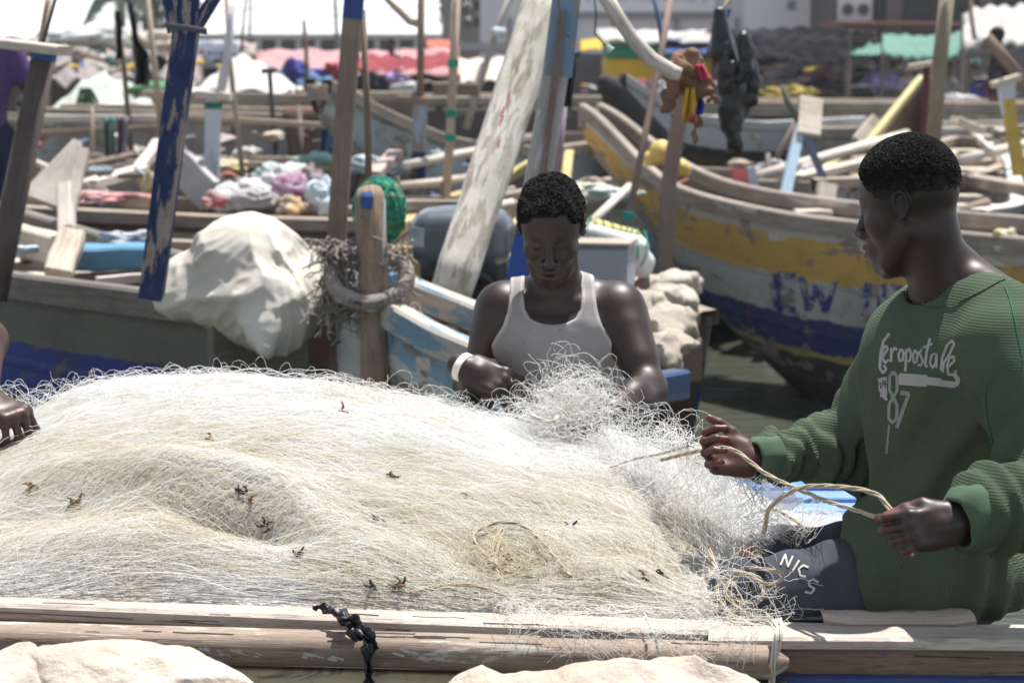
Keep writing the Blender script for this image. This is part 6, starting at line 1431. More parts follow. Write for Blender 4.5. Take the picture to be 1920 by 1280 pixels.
# scalloped rows of open mesh standing off the crest
def crest_rows():
    S=[]; K=[]; rg=np.random.default_rng(5)
    for r in range(24):
        Yr=4.28+.024*r+rg.uniform(-.01,.01); off=.036*rg.random()**1.3; ell_=rg.uniform(.05,.11); x=-1.25+rg.uniform(0,.08); ph=rg.uniform(0,1); pts=[]
        xs=np.arange(-1.28,.60,.009); amp=.010+.012*rg.random()
        u=xs/ell_+ph+.9*np.sin(xs*3+r)+.5*np.sin(xs*8.3+r*2)+.12*np.sin(xs*23+r); e=smoothstep(-1.3,-1.0,xs)*smoothstep(.6,.1,xs)
        z=HH(xs,np.full_like(xs,Yr))+off*(.55+.45*np.sin(xs*2.3+r))*e+amp*np.abs(np.sin(np.pi*u))*(.3+.7*e)*(.35+.65*np.abs(np.sin(xs*5.1+r*1.7)))-.004
        y=Yr+.012*np.sin(np.pi*u*2+r)+.03*np.sin(xs*2+r)
        P=np.stack([xs,y,z],1)
        for a in range(0,len(P)-19,18):
            if rg.random()<.82: S.append(P[a:a+19])
        for q in np.where(np.diff(np.floor(u))>0)[0][::2]: K.append(P[q])
    return np.array(S),np.array(K)
S,K=crest_rows(); strands_mesh('open_meshes',NS[0],heap,S,.00052,4)
def knots(K,r,parent,mat,name='knots'):
    o=A3([(1,0,0),(-1,0,0),(0,1,0),(0,-1,0),(0,0,1),(0,0,-1)])*r; V=(K[:,None,:]+o[None]).reshape(-1,3)
    f=np.array([(0,2,4),(2,1,4),(1,3,4),(3,0,4),(2,0,5),(1,2,5),(3,1,5),(0,3,5)]); Fq=(np.arange(len(K))[:,None,None]*6+f[None]).reshape(-1,3)
    return mesh_obj(name,V,Fq,mat,parent,smooth=True)
kn_=knots(K,.0017,heap,NS[0]); kn_['kind']='stuff'
TG=[brown(260,26,W(1075,775,4.56),(.075,.05,.045),.0085,21),brown(120,24,W(1078,742,4.56),(.035,.03,.038),.008,22),
    brown(110,26,W(1150,830,4.4),(.07,.06,.03),.008,24),brown(90,22,W(1010,775,4.5),(.05,.05,.02),.008,25)]
for q in TG: strands_mesh('tangle',NS[0],heap,q,.00038,3)
e_=brown(70,30,W(1210,835,4.2),(.06,.05,.022),.009,26); strands_mesh('tangle',NS[0],heap,e_,.0004,3)
e_=brown(60,26,W(40,800,4.4),(.07,.06,.03),.009,27); strands_mesh('tangle',NS[0],heap,e_,.00045,3)
e_=brown(150,26,W(1000,1050,3.72),(.16,.08,.02),.008,28); strands_mesh('tangle',NS[1],heap,e_,.00045,3)
e_=brown(110,24,W(1380,1110,3.62),(.07,.05,.03),.008,29); strands_mesh('tangle',NS[0],heap,e_,.00045,3)
# net stretched between the hands and the heap
def sheet(n,A_,B_,seed,sag,k=20):
    rg=np.random.default_rng(seed); ta=rg.random(n); tb=np.clip(ta+rg.normal(size=n)*.34,0,1)
    ia=lambda P,t: np.stack([np.interp(t,np.linspace(0,1,len(P)),[A3(W(*q))[j] for q in P]) for j in range(3)],1)
    a=ia(A_,ta)+rg.normal(size=(n,3))*.008; b=ia(B_,tb)+rg.normal(size=(n,3))*.012; s=np.linspace(0,1,k); ph=rg.uniform(0,6,n); fr=rg.uniform(1.5,5,n)
    P=a[:,None]+(b-a)[:,None]*s[None,:,None]; sg=sag*rg.uniform(.2,1.3,n)
    P[:,:,2]-=sg[:,None]*np.sin(np.pi*s)[None]; w_=np.sin(ph[:,None]+fr[:,None]*6.28*s[None])*.006*np.sin(np.pi*s)[None]; P[:,:,2]+=w_; P[:,:,0]+=w_*.8
    return P
strands_mesh('stretched_netting',NS[0],heap,sheet(230,[(1130,800,4.4),(1200,830,4.25),(1270,850,4.05),(1340,870,3.92)],[(1240,985,4.10),(1330,1000,4.0),(1420,1010,3.95),(1480,1000,3.95)],31,.02),.0004,3)
strands_mesh('stretched_netting',NS[0],heap,sheet(150,[(1300,850,3.92),(1390,880,3.86),(1460,915,3.78),(1560,950,3.66)],[(1120,960,4.2),(1230,985,4.1),(1360,1005,4.0),(1500,1010,3.9)],32,.03),.0004,3)
strands_mesh('stretched_netting',NS[0],heap,sheet(170,[(1000,900,4.2),(1150,880,4.3),(1260,900,4.15),(1380,930,4.0)],[(1180,1100,3.7),(1280,1110,3.7),(1360,1120,3.68),(1420,1130,3.66)],33,.01),.0006,3)
strands_mesh('stretched_netting',NS[0],heap,sheet(70,[(1270,850,4.0),(1300,880,3.95),(1400,900,3.9),(1440,960,3.8)],[(1240,820,4.1),(1280,835,4.0),(1330,850,3.9),(1400,880,3.88)],34,-.03),.0007,3)
# net spilling over the rail
dr=sheet(90,[(920,1150,3.50),(1100,1160,3.50),(1300,1165,3.49),(1440,1170,3.47)],[(960,1215,3.40),(1100,1240,3.38),(1250,1252,3.37),(1400,1235,3.37)],35,.0); dr[:,:,2]+=.035*np.sin(np.pi*np.linspace(0,1,20))[None]; dr[:,:,1]-=.03*np.sin(np.pi*np.linspace(0,1,20))[None]
strands_mesh('overhanging_netting',NS[0],heap,dr,.00034,3)
dr=sheet(90,[(850,1120,3.62),(1000,1125,3.62),(1250,1135,3.60),(1440,1140,3.58)],[(950,1165,3.52),(1100,1170,3.50),(1300,1180,3.49),(1460,1185,3.48)],36,-.012)
strands_mesh('overhanging_netting',NS[0],heap,dr,.00034,3)
# ------------------------------------------------------------------ ropes
ROPE=plain('sisal_rope',(.50,.42,.31),.9,var=.35,sc=40,bs=.3); ROPEW=plain('white_rope',(.62,.58,.50),.9,var=.2,sc=40)
def rope(label,pts,r=.0032,mat=ROPE,name='rope',m=14,parent=None,onheap=False,turn=55):
    C=catmull([W(*p) for p in pts],m); 
    if onheap:
        for c in C: c.z=max(c.z,float(HH(c.x,c.y))+.006)
    # resample
    L=[0]
    for a,b in zip(C,C[1:]): L.append(L[-1]+(b-a).length)
    n=int(L[-1]/.004)+2; s=np.linspace(0,L[-1],n); Cn=np.stack([np.interp(s,L,[c[j] for c in C]) for j in range(3)],1)
    T=np.gradient(Cn,axis=0); T/=np.linalg.norm(T,axis=1)[:,None]; A_=np.cross(T,A3((.1,.9,.3))); A_/=np.linalg.norm(A_,axis=1)[:,None]; B2=np.cross(A_,T)
    st=[]
    for q in range(3):
        a=(s*turn*6.28/ (r/.0032)/6+q*2.094)[:,None]; st.append(Cn+(A_*np.cos(a)+B2*np.sin(a))*r*.62)
    g_o=thing(name,tuple(Cn[0]),label,'rope') if parent is None else parent
    strands_mesh('lay',mat,g_o,np.array(st),r*.52,6); return g_o
rope('taut twisted head rope stretched between the hands of the man in green',[(1240,862,4.02),(1310,845,3.86),(1372,842,3.78),(1440,890,3.70),(1540,935,3.55),(1610,958,3.44),(1652,972,3.40)],.0036)
rope('slack loop of rope swinging over the taut one',[(1432,1000,3.7),(1445,950,3.68),(1500,915,3.6),(1570,912,3.5),(1640,925,3.42),(1672,958,3.38)],.0040)
rope('rope arch lying on the front slope of the net heap',[(1010,1085,3.66),(950,1070,3.70),(900,1030,3.76),(890,1000,3.80),(930,980,3.84),(980,985,3.83),(1020,1020,3.76),(1070,1080,3.66)],.0032,onheap=True)
rope('second rope bight inside the rope arch',[(925,1050,3.74),(925,1015,3.78),(945,990,3.82),(930,1040,3.76),(935,1085,3.68)],.0028,onheap=True)
rope('pale rope half buried at the foot of the heap',[(770,1110,3.62),(820,1098,3.64),(880,1096,3.64),(930,1110,3.62),(960,1125,3.60)],.0030,onheap=True)
rope('rope coil lying beside the trousered knee',[(1330,1030,3.74),(1350,1080,3.66),(1375,1120,3.60),(1420,1130,3.58),(1430,1090,3.60),(1390,1075,3.62),(1360,1110,3.60),(1400,1150,3.56),(1450,1160,3.55)],.0034)
rope('second rope coil tangled under the knee',[(1300,1020,3.8),(1340,1060,3.72),(1420,1065,3.62),(1470,1075,3.58),(1440,1095,3.58),(1380,1070,3.62),(1345,1105,3.62),(1370,1150,3.56),(1420,1165,3.55)],.0032)
rope('stiff pale rope arc on the blue deck planks',[(1410,965,4.25),(1450,955,4.2),(1490,975,4.1),(1520,1000,4.05)],.0034)
rope('curl of pale rope near the tank-top man\'s hand',[(985,770,4.45),(1010,785,4.42),(1035,790,4.4),(1045,780,4.42)],.0040,ROPEW)
rope('short rope end between tangle and far hand',[(1130,880,4.3),(1190,860,4.2),(1240,850,4.1),(1290,835,3.95)],.0028,ROPEW)
rt_=rope('white cord lashed round the end of the outer rail',[(1452,1162,3.44),(1456,1185,3.395),(1452,1215,3.385),(1447,1245,3.39),(1444,1290,3.42)],.0042,ROPEW)
rope('',[(1462,1160,3.44),(1464,1185,3.392),(1458,1220,3.385),(1450,1250,3.39),(1450,1290,3.42)],.0038,ROPEW,parent=rt_)
rope('',[(1208,1150,3.5),(1222,1180,3.41),(1232,1210,3.40),(1240,1245,3.40)],.0024,ROPEW,parent=rt_)
# black plastic strip tied round the rail
nzp=make_noise(71,3)
PB=plain('black_strip',(.010,.0105,.013),.34,spec=.5,var=.2,sc=40,bs=.8)
def ribbon(g,pts,w_,seed,fl=.22):
    rg=random.Random(seed); C=catmull([W(*p) for p in pts],7); a0=rg.uniform(0,3); rows=[]
    for i,c in enumerate(C):
        t=(C[min(i+1,len(C)-1)]-C[max(i-1,0)]).normalized(); u=t.cross(Vector((0,1,.2))).normalized(); v=t.cross(u); a=a0+.9*math.sin(i*.45+seed); X=u*math.cos(a*.5)+v*math.sin(a*.5); Y_=t.cross(X); k=w_*(.75+.35*math.sin(i*.8+seed))*(min(1,(i+1)/3,(len(C)-i)/3))
        rows.append([c+X*k*x+Y_*(k*fl*z+.0022*math.sin(x*7+i)) for x,z in ((-1,0),(-.6,.8),(-.2,.2),(.2,.9),(.6,.3),(1,0),(.6,-.7),(.1,-.2),(-.5,-.8))])
    g.grid(rows,closed=True)
g=G()
ribbon(g,[(586,1140,3.50),(604,1138,3.50),(622,1148,3.48),(640,1158,3.46)],.009,1)
ribbon(g,[(612,1142,3.49),(636,1146,3.47),(656,1164,3.44),(668,1184,3.42),(676,1200,3.40)],.017,2,.5)
ribbon(g,[(628,1150,3.47),(648,1160,3.44),(672,1172,3.42),(690,1188,3.40),(708,1216,3.40)],.014,3,.4)
ribbon(g,[(640,1172,3.45),(652,1160,3.43),(668,1164,3.42),(676,1180,3.41),(664,1190,3.41),(650,1182,3.42)],.013,4,.5)
ribbon(g,[(634,1156,3.46),(650,1170,3.43),(662,1176,3.42),(682,1190,3.40),(700,1204,3.40)],.011,5,.6)
ribbon(g,[(678,1182,3.41),(684,1205,3.392),(686,1235,3.392),(688,1265,3.40),(690,1300,3.42)],.012,6,.18)
ribbon(g,[(692,1186,3.41),(694,1210,3.392),(693,1240,3.392),(694,1270,3.40),(696,1300,3.42)],.008,7,.25)
build(g,'plastic_strip',PB,smooth=True,loc=W(650,1170,3.45),label='torn black plastic strip knotted round the bleached rail',cat='plastic strip')
# scraps caught in the net
SCR=[(455,935,'d'),(465,955,'b'),(500,1000,'d'),(150,950,'b'),(62,925,'b'),(138,958,'b'),(735,905,'b'),(752,1105,'k'),(745,1112,'b'),(1072,998,'d'),(1210,1095,'b'),(1245,1090,'d'),(400,835,'b'),(640,780,'b'),(700,1110,'d'),(880,940,'b'),(715,985,'d'),(960,1060,'d'),(975,1050,'k'),(560,1048,'d')]
SM={'b':plain('dry_weed',(.22,.13,.06),.9,var=.3,sc=60),'d':plain('dark_weed',(.045,.04,.035),.8,var=.3,sc=60),'k':plain('black_scrap',(.02,.02,.025),.3,var=.2)}
LB={'b':('brown curled scrap of dry weed caught in the net','brown weed scraps in the net heap'),'d':('dark twisted scrap of weed caught in the net','dark weed scraps in the net heap'),'k':('shiny black plastic scrap caught in the net','black scraps in the net heap')}
def heap_at(px,py):
    d=ray(px,py); best=None
    for Y in np.arange(3.5,4.8,.004):
        p=W(px,py,Y)
        if p.z<float(HH(p.x,Y)): return Vector((p.x,Y,float(HH(p.x,Y))))
    return W(px,py,4.0)
rr_=random.Random(5)
LBS=['dark twisted weed scrap just above the hollow of the net heap','brown curled weed scrap right at the upper lip of the hollow','long dark twig of weed on the lower edge of the hollow','brown weed scrap on the flank of the heap, the upper one of two','largest reddish-brown weed scrap at the outer flank of the heap','brown weed scrap on the flank of the heap, the lower one of two','brown dead leaf standing upright on the pale middle of the heap','shiny black plastic scrap low on the heap above the knotted strip','brown crumb of weed touching the shiny black plastic scrap','thin black sliver on the slope below the tank-top man','brown weed scrap on the slope near the trousered knee','small dark weed scrap beside the one near the knee','tiny brown weed scrap on the bright top left-hand slope','tiny brown weed scrap near the crest below the mooring post','dark wriggly twig at the foot of the heap by the knotted strip','small brown weed scrap above the rope arch','small dark weed scrap between dead leaf and rope arch','dark weed scrap inside the rope arch','black plastic scrap inside the rope arch','dark weed scrap at the far end of the hollow']
LBS=[q.replace('top left-hand slope','top of the heap') for q in LBS]
for qi,(px,py,k) in enumerate(SCR):
    c=heap_at(px,py)+Vector((0,-.004,.010)); g=G()
    for q in range(rr_.randint(3,5)):
        p=Vector(c)+Vector((rr_.uniform(-1,1),rr_.uniform(-1,1),rr_.uniform(-.5,1)))*.004; d=Vector((rr_.uniform(-1,1),rr_.uniform(-.4,.4),rr_.uniform(-1,1))); P=[p]
        for s_ in range(6): d=(d+Vector((rr_.uniform(-1,1),rr_.uniform(-.5,.5),rr_.uniform(-1,1)))*1.1).normalized(); P.append(P[-1]+d*.0036)
        g.tube(P,[.0008,.0022,.0034,.0016,.0026,.0014,.0005],5)
    build(g,'net_scrap',SM[k],loc=c,smooth=True,label=LBS[qi],cat='scrap',group='scraps of weed and plastic in the net heap')
g=G(); c=heap_at(1395,1075); 
for q in range(7): g.tube([Vector(c)+Vector((.004*q-.012,-.02,.02)),Vector(c)+Vector((.006*q-.02,-.03,.055+.006*(q%3)))],[.003,.001],5)
build(g,'feather',plain('orange_tuft',(.55,.13,.04),.7,var=.2),loc=c,label='orange frayed tuft of twine beside the knee',cat='twine')
g=G(); nzq=make_noise(9); a,b=W(1430,900,3.74),W(1502,932,3.60); rows=[]
for i in range(10):
    row=[]
    for j in range(12):
        p=a.lerp(b,j/11)+Vector((0,.01*math.sin(j*.9+i*.6),-.036*(i/9)*math.sin(.5+2.2*j/11)+.004*math.sin(j*1.7+i))); row.append(p)
    rows.append(row)
g.grid(rows)
m,t,b_=new_mat('clear_film'); b_.inputs['Base Color'].default_value=(.62,.64,.72,1); b_.inputs['Roughness'].default_value=.25; b_.inputs['Alpha'].default_value=.62
build(g,'plastic_film',m,smooth=True,loc=a,label='scrap of clear plastic film caught on the taut rope',cat='plastic film')
# pale sacks at the very front
SK=cloth((.50,.435,.37),(.39,.32,.255),sc=14,spots=.4,bs=.9)
def sack(label,parts,lo,hi,seed):
    nz=make_noise(seed,3)
    sh=[('u',0 if i==0 else .06,ell(A3(W(*p)),r)) for i,(p,r) in enumerate(parts)]+[('d',0,lambda p:-.030*np.abs(nz(p,2.0))-.012*(1-np.abs(nz(p,3.6)))**3+.014-.004*np.abs(nz(p,9))-.0015*nz(p,24))]
    sdf_obj('sack',sh,lo,hi,.004,SK,loc=W(*parts[0][0]),label=label,cat='sack')
sack('bulging pale woven sack in front of the rail',[((215,1290,3.16),(.125,.10,.068)),((340,1310,3.14),(.10,.09,.060)),((110,1320,3.14),(.09,.09,.075))],A3(W(-10,1500,3.0))-A3((0,.15,0)),A3(W(520,1150,3.3))+A3((0,.1,0)),91)
sack('flat corner of another pale sack at the picture edge',[((-60,1310,3.12),(.09,.10,.06)),((30,1330,3.1),(.06,.08,.05))],A3(W(-200,1500,2.95))-A3((0,.1,0)),A3(W(90,1180,3.25))+A3((0,.1,0)),92)
sack('long rumpled sack below the white cord',[((1150,1330,3.16),(.11,.10,.058)),((1250,1315,3.16),(.06,.08,.058)),((960,1332,3.16),(.10,.09,.05)),((1370,1335,3.14),(.07,.08,.05))],A3(W(800,1520,2.95))-A3((0,.1,0)),A3(W(1520,1140,3.3))+A3((0,.1,0)),93)
# the third man, only his arm reaching in from the side
th_=thing('person',W(-260,1150,4.3),'third man reaching in from the side, only his forearm and hand showing','person')
qs=W(-190,560,4.55); e3=A3(W(-20,700,4.30)); s3=A3(W(-150,540,4.4)); w3=A3(W(-34,752,4.20)); e3=A3(W(-30,640,4.42))
h3,t3=hand_items([(58,66,40),(62,68,40),(66,68,40),(68,62,40)],[(.02,.026,-.006),(.05,.044,-.022),(.076,.044,-.036),(.094,.036,-.046)])
R3=ortho((.86,-.42,-.28),(.22,-.35,.90))
b3=[('u',0,ell(A3(W(-250,700,4.45)),(.15,.12,.26))),('u',.05,cap(A3(W(-250,900,4.45)),A3(W(-250,1100,4.45)),.13,.14)),('u',.05,ell(A3(W(-240,360,4.4)),(.09,.08,.115))),('u',.04,cap(A3(W(-240,420,4.42)),A3(W(-250,540,4.45)),.055,.06)),
    ('u',.04,cap(s3,e3,.055,.044)),('u',.03,cap(A3(W(-290,560,4.6)),A3(W(-320,800,4.6)),.05,.04)),('u',.03,cap(e3,w3,.044,.030)),('u',.015,xf(R3,w3,h3))]
lo,hi=bb([A3(W(-420,1200,4.3)),A3(W(120,250,4.3)),A3(W(-250,600,4.75)),w3],.10)
sdf_obj('body',b3,lo,hi,.0042,SKIN,th_,cols=lambda P:np.ones((len(P),4))*A3((1.9,1.6,1.5,1)))
q3=[('u',0,grp(b3[:2])),('d',0,lambda p:np.full(len(p),-.015)-.004*nzp(p,3))]
sdf_obj('shirt',q3,lo,hi,.009,fabric('grey_shirt',(.25,.24,.25),(.2,.19,.2)),th_)
# ---- the young man in the white tank top, sitting behind the net
YT=4.93
t_root=thing('person',W(1055,860,5.0),'young man in a dirty white tank top sitting behind the net heap with bowed head','person')
tw=lambda x,y,Y=YT: A3(W(x,y,Y))
HR=frame((-.05,-.90,-.38)); HT=tw(1033,430,4.90); HRq=HR*A3((1,1/.89,1)); HRw=HR*A3((1,.89,1))
hd=head_items(lips=1.08,jaw=1.05)
neck=[('u',.02,cap(tw(1040,480,4.94),tw(1045,565,5.00),.053,.062))]
Rs,Ls=tw(938,577,4.98),tw(1163,577,4.98)
Re,Le=tw(893,742,5.00),tw(1216,728,4.84)
Rw,Lw=tw(872,690,4.71),tw(1148,770,4.62)
HSC=1.0
handR,tipsR=hand_items([(18,14,8),(22,16,8),(26,16,10),(30,20,10)],[(.02,.026,-.006),(.050,.046,-.022),(.078,.052,-.036),(.098,.050,-.046)])
HRr=np.stack([unit((.84,-.18,-.46)),[0]*3,unit((.20,-.80,.58))],1)
HRr=ortho((.90,-.25,-.34),(.20,-.82,.52))
handL,tipsL=hand_items([(45,50,30),(48,50,30),(50,50,30),(52,50,30)],[(.02,.026,-.006),(.055,.042,-.026),(.078,.036,-.040),(.094,.022,-.046)])
HLr=ortho((-.80,-.45,-.25),(-.1,-.65,.75),True)
torso=[('u',0,ell(tw(1050,655,5.00),(.144,.098,.165))),('u',.06,ell(tw(1057,790,5.01),(.125,.088,.17))),('u',.05,ell(tw(1060,880,5.03),(.155,.115,.10)))]
for sx,S in ((-1,Rs),(1,Ls)):
    torso+= [('u',.05,cap(tw(1042,548,5.0)+A3((sx*.02,0,0)),S+A3((-sx*.02,.01,.012)),.045,.045)),
             ('u',.04,ell(tw(1050+sx*52,630,4.93),(.070,.034,.055))),
             ('u',.03,cap(tw(1045+sx*14,566,4.93),S+A3((-sx*.03,-.03,.012)),.010,.012))]
arms=[]
for S,E,Wr in ((Rs,Re,Rw),(Ls,Le,Lw)):
    ax=(E-S); 
    arms+=[('u',.045,ell(S+ax*.10,(.052,.054,.062))),('u',.04,cap(S,E,.045,.037)),('u',.03,cap(S+ax*.30+A3((0,-.012,0)),S+ax*.62+A3((0,-.010,0)),.041,.036)),
           ('u',.03,cap(S+ax*.25+A3((0,.016,0)),S+ax*.7+A3((0,.01,0)),.042,.036)),
           ('u',.025,cap(E,E+(Wr-E)*.45,.041,.042)),('u',.02,cap(E+(Wr-E)*.4,Wr,.039,.027))]
body_t=torso+neck+[('u',.02,xf(HRq,HT,hd+[('u',.004,grp(ear_items(1,.004))),('u',.004,grp(ear_items(-1,.004)))]))]+arms+[('u',.015,xf(HRr/HSC,Rw,handR)),('u',.015,xf(HLr/HSC,Lw,handL))]
thighs=[('u',.04,cap(tw(1020,900,5.0),tw(945,935,4.66),.08,.06)),('u',.04,cap(tw(1100,900,5.0),tw(1150,940,4.62),.08,.06)),
        ('u',.03,cap(tw(945,935,4.66),tw(950,1240,4.8),.055,.04)),('u',.03,cap(tw(1150,940,4.62),tw(1140,1240,4.8),.055,.04))]
body_t_all=[('u',0,grp(body_t)),('u',.03,grp(thighs))]
loc2w=lambda R,T,p: T+np.asarray(R)@A3(p)
def tips_t(P):
    sp=[(loc2w(HRr*HSC,Rw,q),(.011,)*3,(3.4,2.4,2.1),.35) for q in tipsR]
    q=(P-HT)@HRq; sp+=face_spots(q)
    sp.append((lambda P:(1-smoothstep(.9,1.25,np.linalg.norm((q-A3((.097,0,-.0735)))/A3((.014,.024,.0088)),axis=1))),0,(2.1,1.25,1.25),0))
    sp.append((lambda P:(1-smoothstep(.9,1.25,np.linalg.norm((q-A3((.098,0,-.0585)))/A3((.013,.024,.0065)),axis=1))),0,(1.3,.95,1.0),0))
    return tint(P,sp)
lo,hi=bb([Re,Le,Rw,Lw,tw(1035,330),tw(950,1250,4.75),tw(1140,1250,4.9),tw(1060,900,5.15),tw(960,700,4.55)],.11)
sdf_obj('body',body_t_all,lo,hi,.0030,SKIN,t_root,cols=tips_t)
# eyes
EYE=plain('eye_white',(.10,.075,.065),.15,spec=.6,var=.1); IRIS=plain('iris',(.012,.008,.006),.1,spec=.7,var=.1)
def eyes(root,R,T,look=(1,0,-.4)):
    for y in (-1,1):
        c=loc2w(R,T,(.0732,y*.031,-.0040)); g=G(); n=14; rows=[]
        for i in range(n+1):
            a=math.pi*i/n; rows.append([Vector(c)+Vector((math.sin(a)*math.cos(b)*.0132,math.sin(a)*math.sin(b)*.0132,math.cos(a)*.0132)) for b in [2*math.pi*k/20 for k in range(20)]])
        g.grid(rows,closed=True); e=build(g,'eye',EYE,root,smooth=True)
# hair
def scalp(R,T,front,side,back,lift,amp,freq,seed,hr=0,fade=.03):
    nz=make_noise(seed,2)
    def hairline(p):
        q=(p-T)@R; x,y,z=q[:,0],np.abs(q[:,1]),q[:,2]
        zl=np.interp(x,[-.12,-.07,-.03,.02,.05,.075,.1],[back,back+.005,side,side+.012,front-.035,front-.006,front+.03])
        zl=np.where((y<.05)&(x>.03),np.maximum(zl,front-.004+0*y),zl)
        return (zl-z)*.8
    base=[('u',0,ell((-.014,0,.036),(.098,.077,.084+hr))),('u',.03,ell((.030,0,.030),(.062,.066,.066+hr)))]
    def grow(p):
        z=((p-T)@R)[:,2]; return -(-.004+(lift+.004)*smoothstep(back-.01,back+fade,z))
    return [('u',0,xf(R,T,base)),('d',0,grow),('i',.004,('f',hairline)),('d',0,lambda p:amp*nz(p,freq))]
def fib(n):
    i=np.arange(n)+.5; ph=np.arccos(1-2*i/n); th=math.pi*(1+5**.5)*i
    return np.stack([np.cos(th)*np.sin(ph),np.sin(th)*np.sin(ph),np.cos(ph)],1)
hs=scalp(HRq,HT,.078,.024,-.03,.0045,.0034,24,5,hr=-.004,fade=.06)
knob=[('u',0,grp(hs))]
rg=np.random.default_rng(3)
lo,hi=bb([loc2w(HR,HT,(a,b,c)) for a in (-.13,.12) for b in (-.11,.11) for c in (-.06,.16)],.01)
P,Fc=surf(hs,lo,hi,.0025); NN=normals(P,Fc)
HRO=mesh_obj('hair',P,Fc,HAIRM,t_root,smooth=True)
q=(P-HT)@HR; top=(q[:,2]>.045)
curls_mesh('curls',HAIRM,HRO,P[top],NN[top],5600,rg,.0062,.0011,-.001)
curls_mesh('short_curls',HAIRM,HRO,P[~top],NN[~top],2600,rg,.0035,.0008,-.0006)
eyes(t_root,HRw,HT)
# tank top
def tank_cut(p):
    x=(p[:,0]-HTc[0]); z=p[:,2]; zt=HTc[2]
    return x*0
nkc=tw(1035,528,4.90); 
fold=make_noise(11,3)
shell=[('u',0,grp(torso+[a for i,a in enumerate(arms) if i%6 in (0,)]+[('u',.04,cap(Rs,Rs*.6+Re*.4,.046,.042)),('u',.04,cap(Ls,Ls*.6+Le*.4,.046,.042))])),('d',0,lambda p:-.0055-.003*np.abs(fold(p*A3((.5,.5,1.6)),3.4))*smoothstep(tw(0,640)[2],tw(0,720)[2],p[:,2])*0-.0045*np.maximum(0,np.sin((p[:,2]+.15*(p[:,0]-.1)**2+.015*fold(p,2.0))*95))*(1-smoothstep(tw(0,745)[2],tw(0,690)[2],p[:,2]))-.0035*fold(p,2.6)-.002*fold(p*A3((1,1,2.2)),6))]
# straps: keep chest below the scooped neckline and inside the arm holes
def keep(p):
    x=p[:,0]; z=p[:,2]; xc=tw(1036,600)[0]; z0=tw(0,606)[2]; ztop=tw(0,500)[2]
    dx=np.abs(x-xc); wn=np.interp(z,[z0,z0+.004,z0+.014,z0+.035,z0+.065,ztop,ztop+.05],[.0,.030,.052,.064,.067,.062,.060])
    neck_=np.where(z>z0,wn-dx,(z0-z)*-1.0)
    neck_=np.maximum(np.where(z>z0,wn-dx,-.2),-.2)
    zb=tw(0,632)[2]
    wa=np.interp(z,[zb-.03,zb,zb+.03,zb+.06,zb+.10,ztop,ztop+.05],[.15,.134,.115,.105,.100,.097,.096])
    arm_=np.where(z>zb-.03,dx-wa,-.2)
    return np.maximum(neck_,arm_)
shell+= [('i',.003,('f',keep))]
# thinner than the arms only where the arms leave: subtract arms grown
TANK=fabric('ribbed_cotton',(.34,.325,.32),(.245,.225,.21),0,.9,.5,stain=(.24,.20,.16))
lo,hi=bb([tw(940,520),tw(1180,520),tw(1060,880,5.14),tw(1060,880,4.84)],.09)
def tankcol(P):
    k=keep(P); e=smoothstep(-.0095,-.0085,k); C=np.ones((len(P),4)); C[:,:3]=1+e[:,None]*.35; return C
def with_tint(m):
    t=m.node_tree; b=t.nodes['Principled BSDF']; l=b.inputs['Base Color'].links[0].from_socket
    at=N(t,'ShaderNodeAttribute',attribute_name='tint'); mm=t.nodes.new('ShaderNodeMix'); mm.data_type='RGBA'; mm.blend_type='MULTIPLY'; mm.inputs[0].default_value=1
    t.links.new(l,mm.inputs[6]); t.links.new(at.outputs[0],mm.inputs[7]); t.links.new(mm.outputs[2],b.inputs['Base Color']); return m
sdf_obj('tank_top',shell,lo,hi,.0032,with_tint(TANK),t_root,cols=tankcol)
DEN=fabric('blue_cotton',(.05,.10,.28),(.04,.07,.18),0)
tr=[('u',0,grp(thighs[:2]+[('u',.05,ell(tw(1060,890,5.03),(.15,.11,.075)))]+thighs[2:])),('d',0,lambda p:-.010-.005*fold(p,3))]
sdf_obj('trousers',tr,lo-A3((0,.25,.65)),hi-A3((0,0,.2)),.008,DEN,t_root)
# wristband with green letters
BAND=plain('rubber_band',(.80,.74,.62),.5,var=.08)
g=G(); wx=unit(HRr[:,0]*.9+A3((0,-.35,.0))); wc=Rw+HRr[:,0]*(-.002)
fr=ortho(wx,HRr[:,2]); ring=[]
for i in range(28):
    a=2*math.pi*i/28; ring.append([Vector(wc+fr[:,0]*s*.0085+ (fr[:,1]*math.cos(a)*.0330+fr[:,2]*math.sin(a)*.0295)*(1 if abs(s)<1 else .985)) for s in (-1,-.9,0,.9,1)])
g.grid(ring+[ring[0]]); wb=build(g,'wristband',BAND,t_root,smooth=True,solid=.003)
GRN=plain('green_print',(.02,.25,.09),.6,var=.1)

# ---- the young man in the green shirt
YG=3.72
gw=lambda x,y,Y=YG: A3(W(x,y,Y))
g_root=thing('person',gw(1745,1150,3.76),'young man in a faded green long-sleeved shirt and dark trousers, seen from the side','person')
HR2=frame((-.90,.42,-.16)); HT2=gw(1703,389,3.72); HR2q=HR2*A3((1/.84,1/.88,1)); HR2w=HR2*A3((.84,.88,1))
HSC=.87
gRs,gRe,gRw=gw(1702,640,3.86),gw(1612,838,3.99),gw(1412,862,3.86)
gLs,gLe,gLw=gw(1885,650,3.56),gw(2012,905,3.44),gw(1798,980,3.36)
hR2,tR2=hand_items([(62,70,40),(66,74,40),(60,66,40),(50,60,35)],[(.02,.026,-.002),(.048,.054,-.010),(.076,.070,-.014),(.099,.078,-.018)])
gRR=ortho((-.97,-.10,.12),(.10,.78,-.55))
hL2,tL2=hand_items([(30,48,30),(42,52,30),(50,52,30),(55,50,30)],[(.02,.026,-.002),(.056,.046,-.012),(.088,.044,-.020),(.116,.038,-.026)])
